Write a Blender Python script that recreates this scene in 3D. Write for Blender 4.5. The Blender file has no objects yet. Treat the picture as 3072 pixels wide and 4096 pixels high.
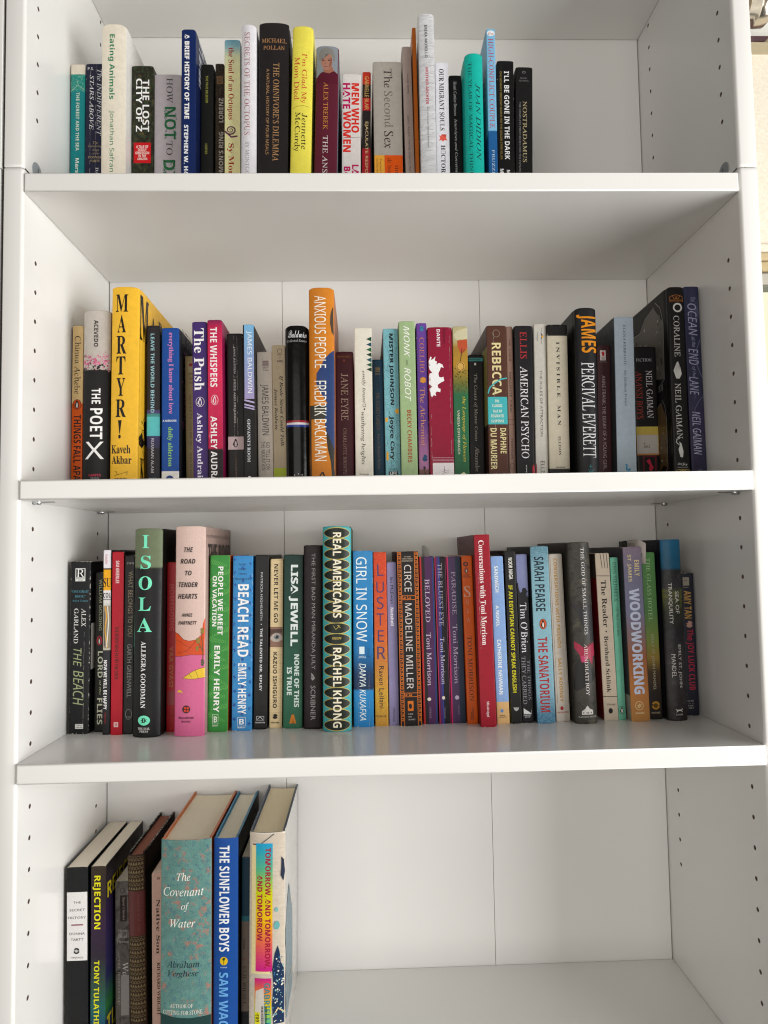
import bpy, bmesh, math, random, os
from mathutils import Vector, Matrix
random.seed(7)
scn = bpy.context.scene
COL = scn.collection
# ------------------------------------------------------------------ camera
CAM = {'f': 2847.98, 'm': [[0.9994247, 0.0152378, -0.030299, 0.3500236], [-0.029387, -0.0568829, -0.9979483, -0.7367833], [-0.0169301, 0.9982646, -0.0564024, -0.0308137], [0.0, 0.0, 0.0, 1.0]]}
cd = bpy.data.cameras.new('camera'); co = bpy.data.objects.new('camera', cd); COL.objects.link(co)
cd.sensor_fit = 'VERTICAL'; cd.sensor_height = 24.0; cd.lens = CAM['f'] / 4096 * 24.0
cd.clip_start = 0.02; cd.clip_end = 50
co.matrix_world = Matrix(CAM['m']); scn.camera = co
# ------------------------------------------------------------------ light
scn.view_settings.view_transform = 'Standard'; scn.view_settings.look = 'None'
scn.view_settings.exposure = -0.08; scn.view_settings.gamma = 1.0
scn.cycles.pixel_filter_type = 'BLACKMAN_HARRIS'; scn.cycles.filter_width = 1.15
world = bpy.data.worlds.new("World"); scn.world = world; world.use_nodes = True
bg = world.node_tree.nodes['Background']; bg.inputs[0].default_value = (1.0, 0.92, 0.84, 1); bg.inputs[1].default_value = 0.1
def area(name, loc, target, sx, sy, power, col):
    l = bpy.data.lights.new(name, 'AREA'); l.shape = 'RECTANGLE'; l.size = sx; l.size_y = sy
    l.energy = power; l.color = col
    o = bpy.data.objects.new(name, l); COL.objects.link(o); o.location = loc
    o.rotation_euler = (Vector(target) - Vector(loc)).to_track_quat('-Z', 'Y').to_euler(); return o
area('window_light', (2.2, -1.12, -.22), (.2, -.78, -.1), 2.0, 1.4, 86, (1.0, .99, .97))
area('front_fill_light', (-.1, -2.6, -.1), (.38, 0, 0), 2.4, 1.8, 37, (1.0, .945, .875))  # added frontal fill to brighten the spines, no actual lamp there

# ------------------------------------------------------------------ colour and materials
def lin(h):
    if len(h) == 3: h = ''.join(c + c for c in h)
    r = []
    for i in (0, 2, 4):
        c = int(h[i:i + 2], 16) / 255
        r.append(c / 12.92 if c <= .04045 else ((c + .055) / 1.055) ** 2.4)
    return r
def lc(h, k=1.0):
    c = [max(0, x) ** 1.06 * k * 1.05 for x in lin(h)]; y = .3 * c[0] + .6 * c[1] + .1 * c[2]
    return tuple(min(.86, max(.004, y + (x - y) * 1.06)) for x in c) + (1,)
class NT:
    def __init__(s, name):
        s.m = bpy.data.materials.new(name); s.m.use_nodes = True; s.t = s.m.node_tree; s.t.nodes.clear()
        s.out = s.n('ShaderNodeOutputMaterial'); s.b = s.n('ShaderNodeBsdfPrincipled'); s.l(s.b.outputs[0], s.out.inputs[0])
        s.tc = None
    def n(s, k, **a):
        x = s.t.nodes.new(k)
        for q, v in a.items(): setattr(x, q, v)
        return x
    def l(s, a, b): s.t.links.new(a, b)
    def obj(s):
        if not s.tc: s.tc = s.n('ShaderNodeTexCoord')
        return s.tc.outputs['Object']
    def math(s, op, a, b=None, c=None, clamp=False):
        x = s.n('ShaderNodeMath', operation=op, use_clamp=clamp)
        for i, v in enumerate((a, b, c)):
            if v is None: continue
            if isinstance(v, (int, float)): x.inputs[i].default_value = v
            else: s.l(v, x.inputs[i])
        return x.outputs[0]
    def noise(s, scale, detail=3, rough=.55, vec=None, stretch=None, w=None):
        x = s.n('ShaderNodeTexNoise'); x.inputs['Scale'].default_value = scale; x.inputs['Detail'].default_value = detail; x.inputs['Roughness'].default_value = rough
        v = vec or s.obj()
        if stretch:
            mp = s.n('ShaderNodeMapping'); mp.inputs['Scale'].default_value = stretch; s.l(v, mp.inputs[0]); v = mp.outputs[0]
        s.l(v, x.inputs['Vector']); return x.outputs[0]
    def step(s, v, lo, hi):
        x = s.n('ShaderNodeMapRange'); x.inputs[1].default_value = lo; x.inputs[2].default_value = hi; s.l(v, x.inputs[0]); return x.outputs[0]
    def mix(s, f, a, b, mode='MIX'):
        x = s.n('ShaderNodeMix', data_type='RGBA', blend_type=mode)
        for i, v in ((0, f), (6, a), (7, b)):
            if isinstance(v, (int, float, tuple)): x.inputs[i].default_value = v
            else: s.l(v, x.inputs[i])
        return x.outputs[2]
    def bump(s, h, st, dist=.001):
        x = s.n('ShaderNodeBump'); x.inputs['Strength'].default_value = st; x.inputs['Distance'].default_value = dist; s.l(h, x.inputs['Height']); s.l(x.outputs[0], s.b.inputs['Normal'])
    def set(s, col=None, rough=None, spec=None, metal=None, coat=None):
        for k, v in (('Base Color', col), ('Roughness', rough), ('Specular IOR Level', spec), ('Metallic', metal), ('Coat Weight', coat)):
            if v is None: continue
            if isinstance(v, (int, float, tuple)): s.b.inputs[k].default_value = v
            else: s.l(v, s.b.inputs[k])
def plain(name, col, rough=.5, spec=.4, metal=0, nscale=None, namp=.05, bump=0, bscale=900, coat=0):
    t = NT(name); c = col if isinstance(col, tuple) else lc(col)
    if nscale:
        f = t.step(t.noise(nscale, 4), .3, .7)
        c = t.mix(f, tuple(x * (1 - namp) for x in c[:3]) + (1,), tuple(min(.9, x * (1 + namp)) for x in c[:3]) + (1,))
    t.set(c, rough, spec, metal, coat)
    if bump: t.bump(t.noise(bscale, 4), bump, .0004)
    return t.m
def cabinet_paint(name, col=(.80, .795, .77, 1), rough=.2):
    t = NT(name)
    big = t.step(t.noise(5, 3), .3, .7); fine = t.step(t.noise(60, 5), .35, .65)
    c = t.mix(big, tuple(x * .985 for x in col[:3]) + (1,), col)
    scuff = t.step(t.noise(38, 6, .7), .735, .78)
    c = t.mix(t.math('MULTIPLY', scuff, .10), c, (.5, .48, .46, 1))
    r = t.math('MULTIPLY_ADD', fine, .03, rough)
    t.set(c, r, .62)
    return t.m
M_CAB = cabinet_paint('white_cabinet_paint')
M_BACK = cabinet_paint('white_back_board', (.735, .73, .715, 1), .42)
M_GAP = plain('dark_joint_and_shade', (.04, .035, .03, 1), .9)
M_PIN = plain('pin_metal', (.55, .56, .58, 1), .3, metal=1)
M_CAP = plain('grey_cap_plastic', (.27, .29, .31, 1), .45)
PRINT = {}
def ink(h, gl=.42):
    k = (h, gl)
    if k not in PRINT:
        t = NT('print_' + h); c = lc(h)
        f = t.step(t.noise(420, 4, .65), .3, .7)
        t.set(t.mix(f, tuple(x * .9 for x in c[:3]) + (1,), c), gl, .25)
        PRINT[k] = t.m
    return PRINT[k]
PAGES = {}
def pages_mat(h='e9e0d0'):
    if h not in PAGES:
        t = NT('paper_edges'); c = lc(h)
        st = t.noise(1, 2, .5, stretch=(3800, 40, 40)); big = t.step(t.noise(30, 3), .3, .7)
        a = t.mix(t.step(st, .3, .7), tuple(x * .88 for x in c[:3]) + (1,), c)
        a = t.mix(t.math('MULTIPLY', big, .25), a, tuple(x * .9 for x in c[:3]) + (1,))
        t.set(a, .85, .2); t.bump(st, .12, .0002); PAGES[h] = t.m
    return PAGES[h]
TEXK = dict(jungle=(170, .0), cloud=(55, 0), mottle=(95, 1), grain=(700, 0), crackle=(260, 0), brush=(60, 0), cloudmix=(120, 0))
def cover_mat(b, stops, tex=None, wear=0, h=.2, w=.02, gloss=0, wrap=0, cloth=0):
    t = NT('printed_cover')
    sep = t.n('ShaderNodeSeparateXYZ'); t.l(t.obj(), sep.inputs[0]); X, Y, Z = sep.outputs
    if isinstance(stops, str): c = lc(stops)
    else:
        r = t.n('ShaderNodeValToRGB'); e = r.color_ramp.elements
        st = sorted((max(0, min(1, p)), q) for p, q in stops)[:31]
        while len(e) > 1: e.remove(e[0])
        e[0].position = st[0][0]; e[0].color = lc(st[0][1])
        for p, q in st[1:]:
            x = e.new(p); x.color = lc(q)
        t.l(t.math('DIVIDE', Z, h), r.inputs[0]); c = r.outputs[0]
    if tex:
        k, sc = tex[0], TEXK[tex[0]][0]
        if k == 'crackle':
            v = t.n('ShaderNodeTexVoronoi', feature='DISTANCE_TO_EDGE'); v.inputs['Scale'].default_value = sc; t.l(t.obj(), v.inputs['Vector'])
            c = t.mix(t.step(t.noise(40), .4, .6), c, lc(tex[1])); c = t.mix(t.step(v.outputs[0], .09, .03), c, lc(tex[3]))
        else:
            stt = (1, 1, .16) if k == 'brush' else None
            n1 = t.noise(sc, 6, .65, stretch=stt); n2 = t.noise(sc * 2.1, 6, .7, stretch=stt); n3 = t.noise(sc * .8 + 31, 5, .7, stretch=stt)
            sf = {'cloudmix': .65, 'grain': .5, 'brush': .7}.get(k, .9)
            msk = None
            if k == 'cloudmix': msk = t.step(t.math('DIVIDE', Z, h), .84, .80)
            def mm(x): 
                x = t.math('MULTIPLY', x, sf)
                return t.math('MULTIPLY', x, msk) if msk else x
            c = t.mix(mm(t.step(n1, .46, .60)), c, lc(tex[1])); c = t.mix(mm(t.step(n2, .52, .64)), c, lc(tex[2])); c = t.mix(mm(t.step(n3, .58 if k != 'mottle' else .56, .64)), c, lc(tex[3]))
            if k == 'mottle':
                n4 = t.noise(900, 3, .7); c = t.mix(t.math('MULTIPLY', t.step(n4, .45, .7), .35), c, lc('8fb0a4'))
    f = t.step(t.noise(150, 5, .7), .3, .7)
    c = t.mix(t.math('MULTIPLY', f, .14), c, (.02, .018, .015, 1))
    # rubbed paper showing along edges and corners
    ex = t.math('ADD', t.math('MINIMUM', t.math('ABSOLUTE', X), t.math('ABSOLUTE', t.math('SUBTRACT', w, X))), t.math('ABSOLUTE', Y))
    ez = t.math('MINIMUM', t.math('ABSOLUTE', Z), t.math('ABSOLUTE', t.math('SUBTRACT', h, Z)))
    e = t.math('MINIMUM', ex, t.math('MULTIPLY', ez, .8))
    nn = t.math('MULTIPLY', t.step(t.noise(330, 6, .75), .48, .72), .0004 + .0011 * wear)
    thr = t.step(t.math('SUBTRACT', nn, e), .0, .0002)
    c = t.mix(t.math('MULTIPLY', thr, .75), c, (.62, .58, .52, 1))
    base_r = (.12 if gloss >= 1 else .3 if gloss else .37) + (.35 if cloth else 0)
    t.set(c, t.math('MULTIPLY_ADD', f, .12, base_r), .22 if not cloth else .15)
    if wrap:
        hgt = t.noise(26, 5, .6, stretch=(1, 1, 5)); t.bump(hgt, .9 * wrap, .006); t.b.inputs['Coat Weight'].default_value = 1; t.b.inputs['Coat Roughness'].default_value = .12; t.b.inputs['Roughness'].default_value = .3
    elif cloth: t.bump(t.noise(1600, 2), .5, .0005)
    else:
        t.bump(t.noise(70, 4, .6), .12, .0016)
    return t.m
# ------------------------------------------------------------------ mesh helpers
def tag(o, label=None, cat=None, group=None, kind=None):
    for k, v in (('label', label), ('category', cat), ('group', group), ('kind', kind)):
        if v: o[k] = v
    return o
def empty(name, loc=(0, 0, 0), rot=(0, 0, 0)):
    o = bpy.data.objects.new(name, None); o.empty_display_size = .02; o.location = loc; o.rotation_euler = rot; COL.objects.link(o); return o
def link(name, me, parent=None, mats=()):
    o = bpy.data.objects.new(name, me)
    for m in mats: me.materials.append(m)
    if parent: o.parent = parent
    COL.objects.link(o); return o
def from_bm(name, bm, parent=None, mats=(), smooth=False):
    me = bpy.data.meshes.new(name); bm.to_mesh(me); bm.free()
    if smooth:
        for p in me.polygons: p.use_smooth = True
    return link(name, me, parent, mats)
def box(name, a, b, mat, parent=None, bev=.001, seg=3, sel=None):
    bm = bmesh.new(); bmesh.ops.create_cube(bm, size=1)
    for v in bm.verts:
        v.co = Vector([a[i] + (v.co[i] + .5) * (b[i] - a[i]) for i in range(3)])
    if bev:
        ed = [e for e in bm.edges if sel is None or sel((e.verts[0].co + e.verts[1].co) / 2, e)]
        bmesh.ops.bevel(bm, geom=ed, offset=bev, segments=seg, profile=.5, affect='EDGES')
    o = from_bm(name, bm, parent, [mat])
    if bev:
        for p in o.data.polygons: p.use_smooth = p.area < (bev * 1.6) * max(b[i] - a[i] for i in range(3))
    return o
def rnd_curve(f, n): return [f(i / n) for i in range(n + 1)]
# ------------------------------------------------------------------ lettering
FD = bpy.utils.system_resource('DATAFILES', path='fonts') or ''
def font(fn):
    try: return bpy.data.fonts.load(os.path.join(FD, fn))
    except Exception: return None
F_MATH = font('NotoSansMath-Regular.woff2'); F_MONO = font('DejaVuSansMono.woff2')
STY = dict(S=(0x1D400, 0x1D41A, 0, 0x1D7CE), I=(0x1D434, 0x1D44E, 0, 0), R=(0x1D434, 0x1D44E, -.235, 0), J=(0x1D468, 0x1D482, 0, 0x1D7CE), c=(0x1D4D0, 0x1D4EA, 0, 0), b=(0x1D5D4, 0x1D5EE, 0, 0x1D7EC), B=(0x1D5D4, 0x1D5EE, 0, 0x1D7EC), W=(0x1D5D4, 0x1D5EE, 0, 0x1D7EC), h=(0x1D608, 0x1D622, 0, 0), BI=(0x1D63C, 0x1D656, 0, 0), K=(0x1D608, 0x1D622, .1, 0))
def glyphs(s, st):
    if st not in STY or not F_MATH: return s
    U, L, _, D = STY[st]; out = ''
    for ch in s:
        if 'A' <= ch <= 'Z': out += chr(U + ord(ch) - 65)
        elif 'a' <= ch <= 'z':
            out += '\u210E' if (L == 0x1D44E and ch == 'h') else chr(L + ord(ch) - 97)
        elif ch.isdigit() and D: out += chr(D + ord(ch) - 48)
        else: out += ch
    return out
TCACHE = {}
def text_polys(s, st):
    """triangles of the string, normalised to its own bounding box (0..1 in both directions)"""
    k = (s, st)
    if k in TCACHE: return TCACHE[k]
    cu = bpy.data.curves.new('lettering', 'FONT'); cu.body = glyphs(s, st); cu.resolution_u = 2
    if st == 'm' and F_MONO: cu.font = F_MONO
    elif st != 'g' and F_MATH: cu.font = F_MATH
    if st in STY: cu.shear = STY[st][2]
    if st == 'W': cu.offset = .012
    ob = bpy.data.objects.new('lettering', cu); me = bpy.data.meshes.new_from_object(ob)
    vs = [(v.co.x, v.co.y) for v in me.vertices]; fs = [list(p.vertices) for p in me.polygons]
    bpy.data.objects.remove(ob); bpy.data.curves.remove(cu); bpy.data.meshes.remove(me)
    if not vs: return [], []
    x0 = min(v[0] for v in vs); x1 = max(v[0] for v in vs); y0 = min(v[1] for v in vs); y1 = max(v[1] for v in vs)
    vs = [((x - x0) / max(1e-6, x1 - x0), (y - y0) / max(1e-6, y1 - y0)) for x, y in vs]
    TCACHE[k] = (vs, fs); return TCACHE[k]
# ------------------------------------------------------------------ decals: flat print laid on the spine or on a side cover
def ellipse(cx, cy, rx, ry, n=20, a0=0): return [(cx + rx * math.cos(a0 + 2 * math.pi * i / n), cy + ry * math.sin(a0 + 2 * math.pi * i / n)) for i in range(n)]
def stroke(pts, w):
    out = []
    for i in range(len(pts) - 1):
        (x0, y0), (x1, y1) = pts[i], pts[i + 1]; dx, dy = x1 - x0, y1 - y0; L = math.hypot(dx, dy) or 1e-6
        nx, ny = -dy / L * w / 2, dx / L * w / 2; ex, ey = dx / L * w * .25, dy / L * w * .25
        out.append([(x0 + nx - ex, y0 + ny - ey), (x0 - nx - ex, y0 - ny - ey), (x1 - nx + ex, y1 - ny + ey), (x1 + nx + ex, y1 + ny + ey)])
    return out
def ring(cx, cy, rx, ry, w, n=24): return stroke(ellipse(cx, cy, rx, ry, n) + [(cx + rx, cy)], w)
def rect(x0, y0, x1, y1): return [(x0, y0), (x1, y0), (x1, y1), (x0, y1)]
def hexmix(a, b, t): return ''.join('%02x' % round(int(a[i:i + 2], 16) * (1 - t) + int(b[i:i + 2], 16) * t) for i in (0, 2, 4))
def shape(kind, d, W):
    """returns [(polygon, hexcolour)] in millimetres, u to the right, v down from the book's top"""
    R = random.Random(len(kind) * 7 + (int(d[0] * 3) if isinstance(d[0], (int, float)) else 3))
    o = []
    if kind == 'L':
        pts, w, c = d; return [(q, c) for q in stroke(pts, w)]
    if kind == 'P': return [(d[0], d[1])]
    v0, v1, u0, u1, c = d[:5]; ex = d[5] if len(d) > 5 else None
    cu, cv, ru, rv = (u0 + u1) / 2, (v0 + v1) / 2, (u1 - u0) / 2, (v1 - v0) / 2
    PX = lambda a: u0 + a * (u1 - u0); PY = lambda a: v0 + a * (v1 - v0)
    pol = lambda L: [(PX(a), PY(b)) for a, b in L]
    if kind in ('R', 'R0'): o.append((rect(u0, v0, u1, v1), c))
    elif kind == 'E': o.append((ellipse(cu, cv, ru, rv), c))
    elif kind == 'RG':
        n = 40; cs = c
        for i in range(n):
            t = i / (n - 1) * (len(cs) - 1); k = min(int(t), len(cs) - 2)
            o.append((rect(u0, v0 + (v1 - v0) * i / n, u1, v0 + (v1 - v0) * (i + 1) / n + .02), hexmix(cs[k], cs[k + 1], t - k)))
    elif kind == 'RING': o += [(q, c) for q in ring(cu, cv, ru * .9, rv * .9, max(.25, ru * .16))]
    elif kind == 'RECTL': o += [(q, c) for q in stroke([(u0, v0), (u1, v0), (u1, v1), (u0, v1), (u0, v0)], .35)]
    elif kind == 'STAR':
        n = ex or 8
        o.append(([(cu + (ru if i % 2 else ru * .5) * math.cos(math.pi * i / n), cv + (rv if i % 2 else rv * .5) * math.sin(math.pi * i / n)) for i in range(2 * n)], c))
    elif kind == 'WEB':
        for i in range(34):
            a = (R.uniform(u0, u1), R.uniform(v0, v1)); g = R.uniform(0, 6.28); L = R.uniform(3, 10); b = (a[0] + L * math.cos(g), a[1] + L * math.sin(g))
            b = (min(max(b[0], u0), u1), min(max(b[1], v0), v1)); o += [(q, c) for q in stroke([a, b], .13)]
        o += [(q, 'd4e2c4') for q in stroke([(u0, v1), (cu, v0 + (v1 - v0) * .62), (u1, v1 - 2)], .35)]
    elif kind in ('LEAF', 'LEAF2'):
        cols = [c, hexmix(c, '7fb07a', .35), hexmix(c, '101a10', .5)] if kind == 'LEAF' else ['5a5a2c', '3a3a1c', '8a8040', '6a3f22', '2c4a2a']
        for i in range(60 if kind == 'LEAF2' else 70):
            x, y = R.uniform(u0, u1), R.uniform(v0, v1); s = R.uniform(.7, 1.4) * (1.1 if kind == 'LEAF2' else 1); g = R.uniform(0, 6.28)
            if kind == 'LEAF' and abs(x - cu) < ru * .55 and R.random() < .8: x = cu + ru * R.choice((-1, 1)) * R.uniform(.7, 1)
            o.append(([(x + s * math.cos(g), y + s * math.sin(g)), (x + .4 * s * math.cos(g + 1.6), y + .4 * s * math.sin(g + 1.6)), (x - s * math.cos(g), y - s * math.sin(g)), (x + .4 * s * math.cos(g - 1.6), y + .4 * s * math.sin(g - 1.6))], R.choice(cols)))
    elif kind == 'TENT':
        pts = []; 
        for i in range(46):
            t = i / 45; g = t * 14.2 + 1.2; r = .95 * t; pts.append((cu - ru * .1 + ru * r * math.cos(g), cv - rv * .2 + rv * .75 * r * math.sin(g)))
        pts += [(u0 + ru * 1.0, v1 - rv * .12), (u1, v1 - rv * .25)]
        for i in range(len(pts) - 1): o += [(q, c) for q in stroke(pts[i:i + 2], .5 + 1.5 * i / 46)]
        for i in range(10, len(pts) - 1, 2): o.append((ellipse(pts[i][0], pts[i][1], .28, .28, 6), 'a58a9a'))
    elif kind == 'PORT':
        o.append((rect(PX(0), PY(0), PX(1), PY(1)), '878e94')); o.append((pol([(0, 1), (0, .86), (.2, .72), (.42, .66), (.75, .62), (1, .72), (1, 1)]), '571f2e'))
        o.append((pol([(.3, .5), (.72, .5), (.82, .66), (.6, .73), (.35, .7)]), '9a6a58'))
        o.append((ellipse(PX(.48), PY(.40), ru * .54, rv * .5), 'a67c6c')); o.append((pol([(.12, .36), (.1, .2), (.24, .08), (.5, .03), (.76, .08), (.88, .24), (.84, .42), (.76, .3), (.62, .2), (.4, .21), (.24, .26), (.18, .4)]), '83827f'))
        for a in (.32, .58): o.append((ellipse(PX(a), PY(.385), ru * .11, rv * .025, 10), '3a2a28')); o.append((ellipse(PX(a), PY(.35), ru * .14, rv * .018, 10), '6a5a55'))
        o.append((pol([(.42, .4), (.48, .48), (.38, .48)]), 'a06f60')); o.append((ellipse(PX(.45), PY(.555), ru * .2, rv * .018, 10), '8a4a48')); o.append((pol([(.66, .3), (.74, .34), (.7, .5), (.58, .6)]), '8a5f52'))
    elif kind == 'SPLAT':
        for i in range(150):
            x = R.uniform(u0, u1); t = R.gauss(.42, .17); y = PY(min(max(t, .0), .95)); s = abs(R.gauss(0, .5)) + .25; o.append((ellipse(x, y, s, s * R.uniform(.8, 1.3), 9), R.choice([c, 'c87490', 'b5607f', 'd88fa8'])))
        for i in range(120):
            x = R.uniform(u0, u1); t = R.triangular(.1, 1, .85); s = abs(R.gauss(0, .45)) * (.5 + t) + .12; o.append((ellipse(x, PY(t), s, s, 9), '161617'))
    elif kind == 'RIDER':
        seg = [[(0.7, 0), (.85, .08), (.6, .2), (.4, .3)], [(.3, .26), (.8, .36), (.5, .42), (.2, .38)], [(.6, .4), (.3, .5), (.1, .62)], [(.65, .42), (.4, .56), (.2, .7)], [(.7, .44), (.55, .6), (.35, .72)], [(.6, .7), (.5, .8), (.7, .9), (.6, 1)], [(.9, .7), (.8, .82), (.95, .92)]]
        for s_ in seg: o += [(q, c) for q in stroke(pol(s_), .5)]
        for a, b in ((.05, .6), (.1, .66), (.2, .7), (.3, .72)): o.append((pol([(a, b), (a + .35, b - .14), (a + .4, b - .08), (a + .1, b + .03)]), c))
        o.append((pol([(.6, .25), (.95, .2), (1, .7), (.7, .66)]), c))
    elif kind == 'FLAME':
        L = [(0, .12), (.12, .0), (.2, .02), (.15, .09), (.3, .06), (.45, 0), (.4, .1), (.55, .13), (.5, .2), (.68, .16), (.9, .2), (.98, .28), (.8, .26), (.72, .34), (.62, .42), (.66, .5), (.8, .52), (.95, .5), (1, .6), (.85, .63), (.7, .66), (.55, .7), (.6, .78), (.75, .8), (.72, .88), (.5, .86), (.4, .9), (.45, .97), (.28, .95), (.18, 1), (.1, .96), (.2, .9), (.05, .85), (.02, .8), (.2, .74), (.0, .68), (.0, .6), (.18, .58), (0, .5), (.05, .42), (.22, .4), (.05, .32), (.0, .24), (.14, .22)]
        o.append((pol(L), c))
    elif kind == 'RUN':
        for s_ in ([(.5, .0), (.5, .3)], [(.5, .36), (.55, .62)], [(.55, .4), (.8, .5), (1, .42)], [(.52, .45), (.3, .55)], [(.55, .62), (.75, .72), (.95, .66)], [(.55, .62), (.35, .8), (.05, .95)]): o += [(q, c) for q in stroke(pol(s_), .35)]
        o.append((ellipse(PX(.5), PY(.34), .5, .6, 10), c))
    elif kind == 'SCRIB':
        n = int((v1 - v0) * (u1 - u0) / 16)
        for i in range(n):
            x, y = R.uniform(u0, u1), R.uniform(v0, v1); g = R.uniform(0, 6.28); pts = [(x, y)]
            for k in range(4):
                g += R.uniform(-.6, .6); x = min(max(x + 1.5 * math.cos(g), u0), u1); y = min(max(y + 1.7 * math.sin(g), v0), v1); pts.append((x, y))
            o += [(q, c) for q in stroke(pts, .16)]
    elif kind == 'FERN':
        y = v0 + 6; sd = 1
        while y < v1 - 8:
            x0 = u0 if sd > 0 else u1; g0 = R.uniform(.1, .5); ln = (u1 - u0) * .9
            for k in range(10):
                t = k / 10; bx = x0 + sd * ln * t; by = y + ln * t * math.tan(g0) * .8; s = 3.8 * (1 - t * .6)
                for q_ in (-1, 1):
                    ex_, ey_ = bx + sd * s * .75, by + q_ * s
                    if u0 <= ex_ <= u1: o.append(([(bx, by - .25), (bx, by + .35), ((bx + ex_) / 2 + .35, (by + ey_) / 2), (ex_, ey_), ((bx + ex_) / 2 - .2, (by + ey_) / 2)], c))
            y += R.uniform(9, 13); sd = -sd
    elif kind == 'FLOW':
        y = v0 + 3; k = 0
        while y < v1 - 3:
            x = (u0 + 1.8, u1 - 1.8, cu)[k % 3] + R.uniform(-.8, .8)
            for i in range(5):
                g = i * 1.257 + R.uniform(0, .3); a = (x + .55 * math.cos(g), y + .55 * math.sin(g)); b = (x + 2.0 * math.cos(g), y + 2.0 * math.sin(g)); o += [(q, c) for q in stroke([a, b], .85)]
            y += R.uniform(4.5, 6.5); k += 1
        o = [(p_, q_) for p_, q_ in o if all(u0 <= a <= u1 for a, b in p_)]
    elif kind == 'EYE':
        o.append((rect(u0, v0, u1, v1), '8d6d5d')); o.append((pol([(0, .12), (1, .1), (1, .3), (.6, .26), (.3, .3), (0, .42)]), '5a4238')); o.append((pol([(0, .55), (.2, .38), (.5, .28), (.85, .34), (1, .45), (1, .62), (.7, .74), (.35, .74), (.1, .66)]), 'b5aaa2'))
        o.append((ellipse(PX(.55), PY(.5), ru * .42, rv * .24), '6a7478')); o.append((ellipse(PX(.56), PY(.5), ru * .2, rv * .12), '151515')); o.append((ellipse(PX(.47), PY(.45), ru * .07, rv * .04, 8), 'e5e5e5'))
        for i in range(9): o += [(q, '2a1f1a') for q in stroke(pol([(.15 + i * .09, .32 - .03 * math.sin(i)), (.08 + i * .105, .15)]), .22)]
        o += [(q, '2a1f1a') for q in stroke(pol([(0, .5), (.2, .36), (.5, .27), (.85, .33), (1, .44)]), .45)]
    elif kind == 'OVALS':
        n = 19; st = (v1 - v0) / n
        for i in range(n):
            y = v0 + st * (i + .5); o.append((ellipse(cu, y, ru * 1.0, st * .56, 26), 'b5a866')); 
        for i in range(n):
            y = v0 + st * (i + .5); o.append((ellipse(cu, y, ru * .97, st * .47, 26), c))
    elif kind == 'KEY':
        st = (u1 - u0) * 1.35; y = v0; w = (u1 - u0) * .17
        o += [(q, c) for q in stroke([(u0, v0), (u0, v1)], w) + stroke([(u1, v0), (u1, v1)], w)]
        while y + st < v1:
            o += [(q, c) for q in stroke([(PX(.04), y + st * .1), (PX(.72), y + st * .1), (PX(.72), y + st * .62), (PX(.34), y + st * .62), (PX(.34), y + st * .38)], w)]; y += st
    elif kind == 'KEYH':
        st = (v1 - v0) * 1.3; x = u0; w = (v1 - v0) * .15
        o += [(q, c) for q in stroke([(u0, v0), (u1, v0)], w) + stroke([(u0, v1), (u1, v1)], w)]
        while x + st <= u1 + .3:
            o += [(q, c) for q in stroke([(x + st * .1, PY(.1)), (x + st * .1, PY(.72)), (x + st * .62, PY(.72)), (x + st * .62, PY(.34)), (x + st * .38, PY(.34))], w)]; x += st
    elif kind == 'BAR':
        x = v0; 
        while x < v1: w = R.choice((.25, .4, .7)); o.append((rect(u0, x, u1, min(v1, x + w)), c)); x += w + R.choice((.25, .4))
    elif kind == 'HOUSE': o.append((pol([(0, 1), (0, .6), (.15, .5), (.15, .62), (.3, .62), (.3, .35), (.5, 0), (.7, .35), (.7, .5), (.85, .42), (1, .55), (1, 1)]), c)); o += [(rect(PX(a), PY(.7), PX(a + .07), PY(.88)), '33322f') for a in (.12, .4, .55, .8)]
    elif kind == 'DOG': o.append((pol([(0, .35), (.12, .2), (.25, .35), (.65, .3), (.85, .3), (.9, .0), (1, .1), (.92, .45), (.85, .55), (1, .9), (.92, .95), (.75, .62), (.4, .62), (.15, 1), (.1, .9), (.25, .55), (.1, .42)]), c))
    elif kind == 'BED':
        for s_ in ([(0, 1), (0, .3), (.2, .1), (.5, 0), (.8, .1), (1, .3), (1, 1)], [(0, .75), (1, .75)], [(.2, .1), (.3, .5), (.42, .6), (.5, .4), (.42, .25)], [(.8, .1), (.7, .5), (.58, .6), (.5, .4), (.58, .25)], [(0, .9), (1, .9)]): o += [(q, c) for q in stroke(pol(s_), .5)]
    elif kind == 'COR':
        o.append((pol([(.2, .05), (.0, .3), (.02, .95), (.2, .9), (.4, 1), (.7, .9), (1, .85), (1, .3), (.8, .2), (.55, .22), (.4, .1)]), hexmix(c, '1a1a1a', .35)))
        for i in range(70):
            x, y = R.uniform(.05, .9), R.uniform(.2, .9); s = R.uniform(.5, 2.2); o.append((ellipse(PX(x), PY(y), s, s * R.uniform(.6, 1.8), 7), hexmix(c, R.choice(['1a1a1a', 'c9c2b4', '3a3632']), R.uniform(.3, .9))))
        o += [(q, 'b5b5b0') for q in stroke(pol([(.2, .04), (.42, .1), (.55, .22), (.8, .2), (1, .3)]), .7) + stroke(pol([(.16, .0), (.06, .1), (.0, .3), (.02, .95), (.12, 1)]), .6)]
    elif kind == 'TRIB':
        st = 5.2; y = v0; k = 0
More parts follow.
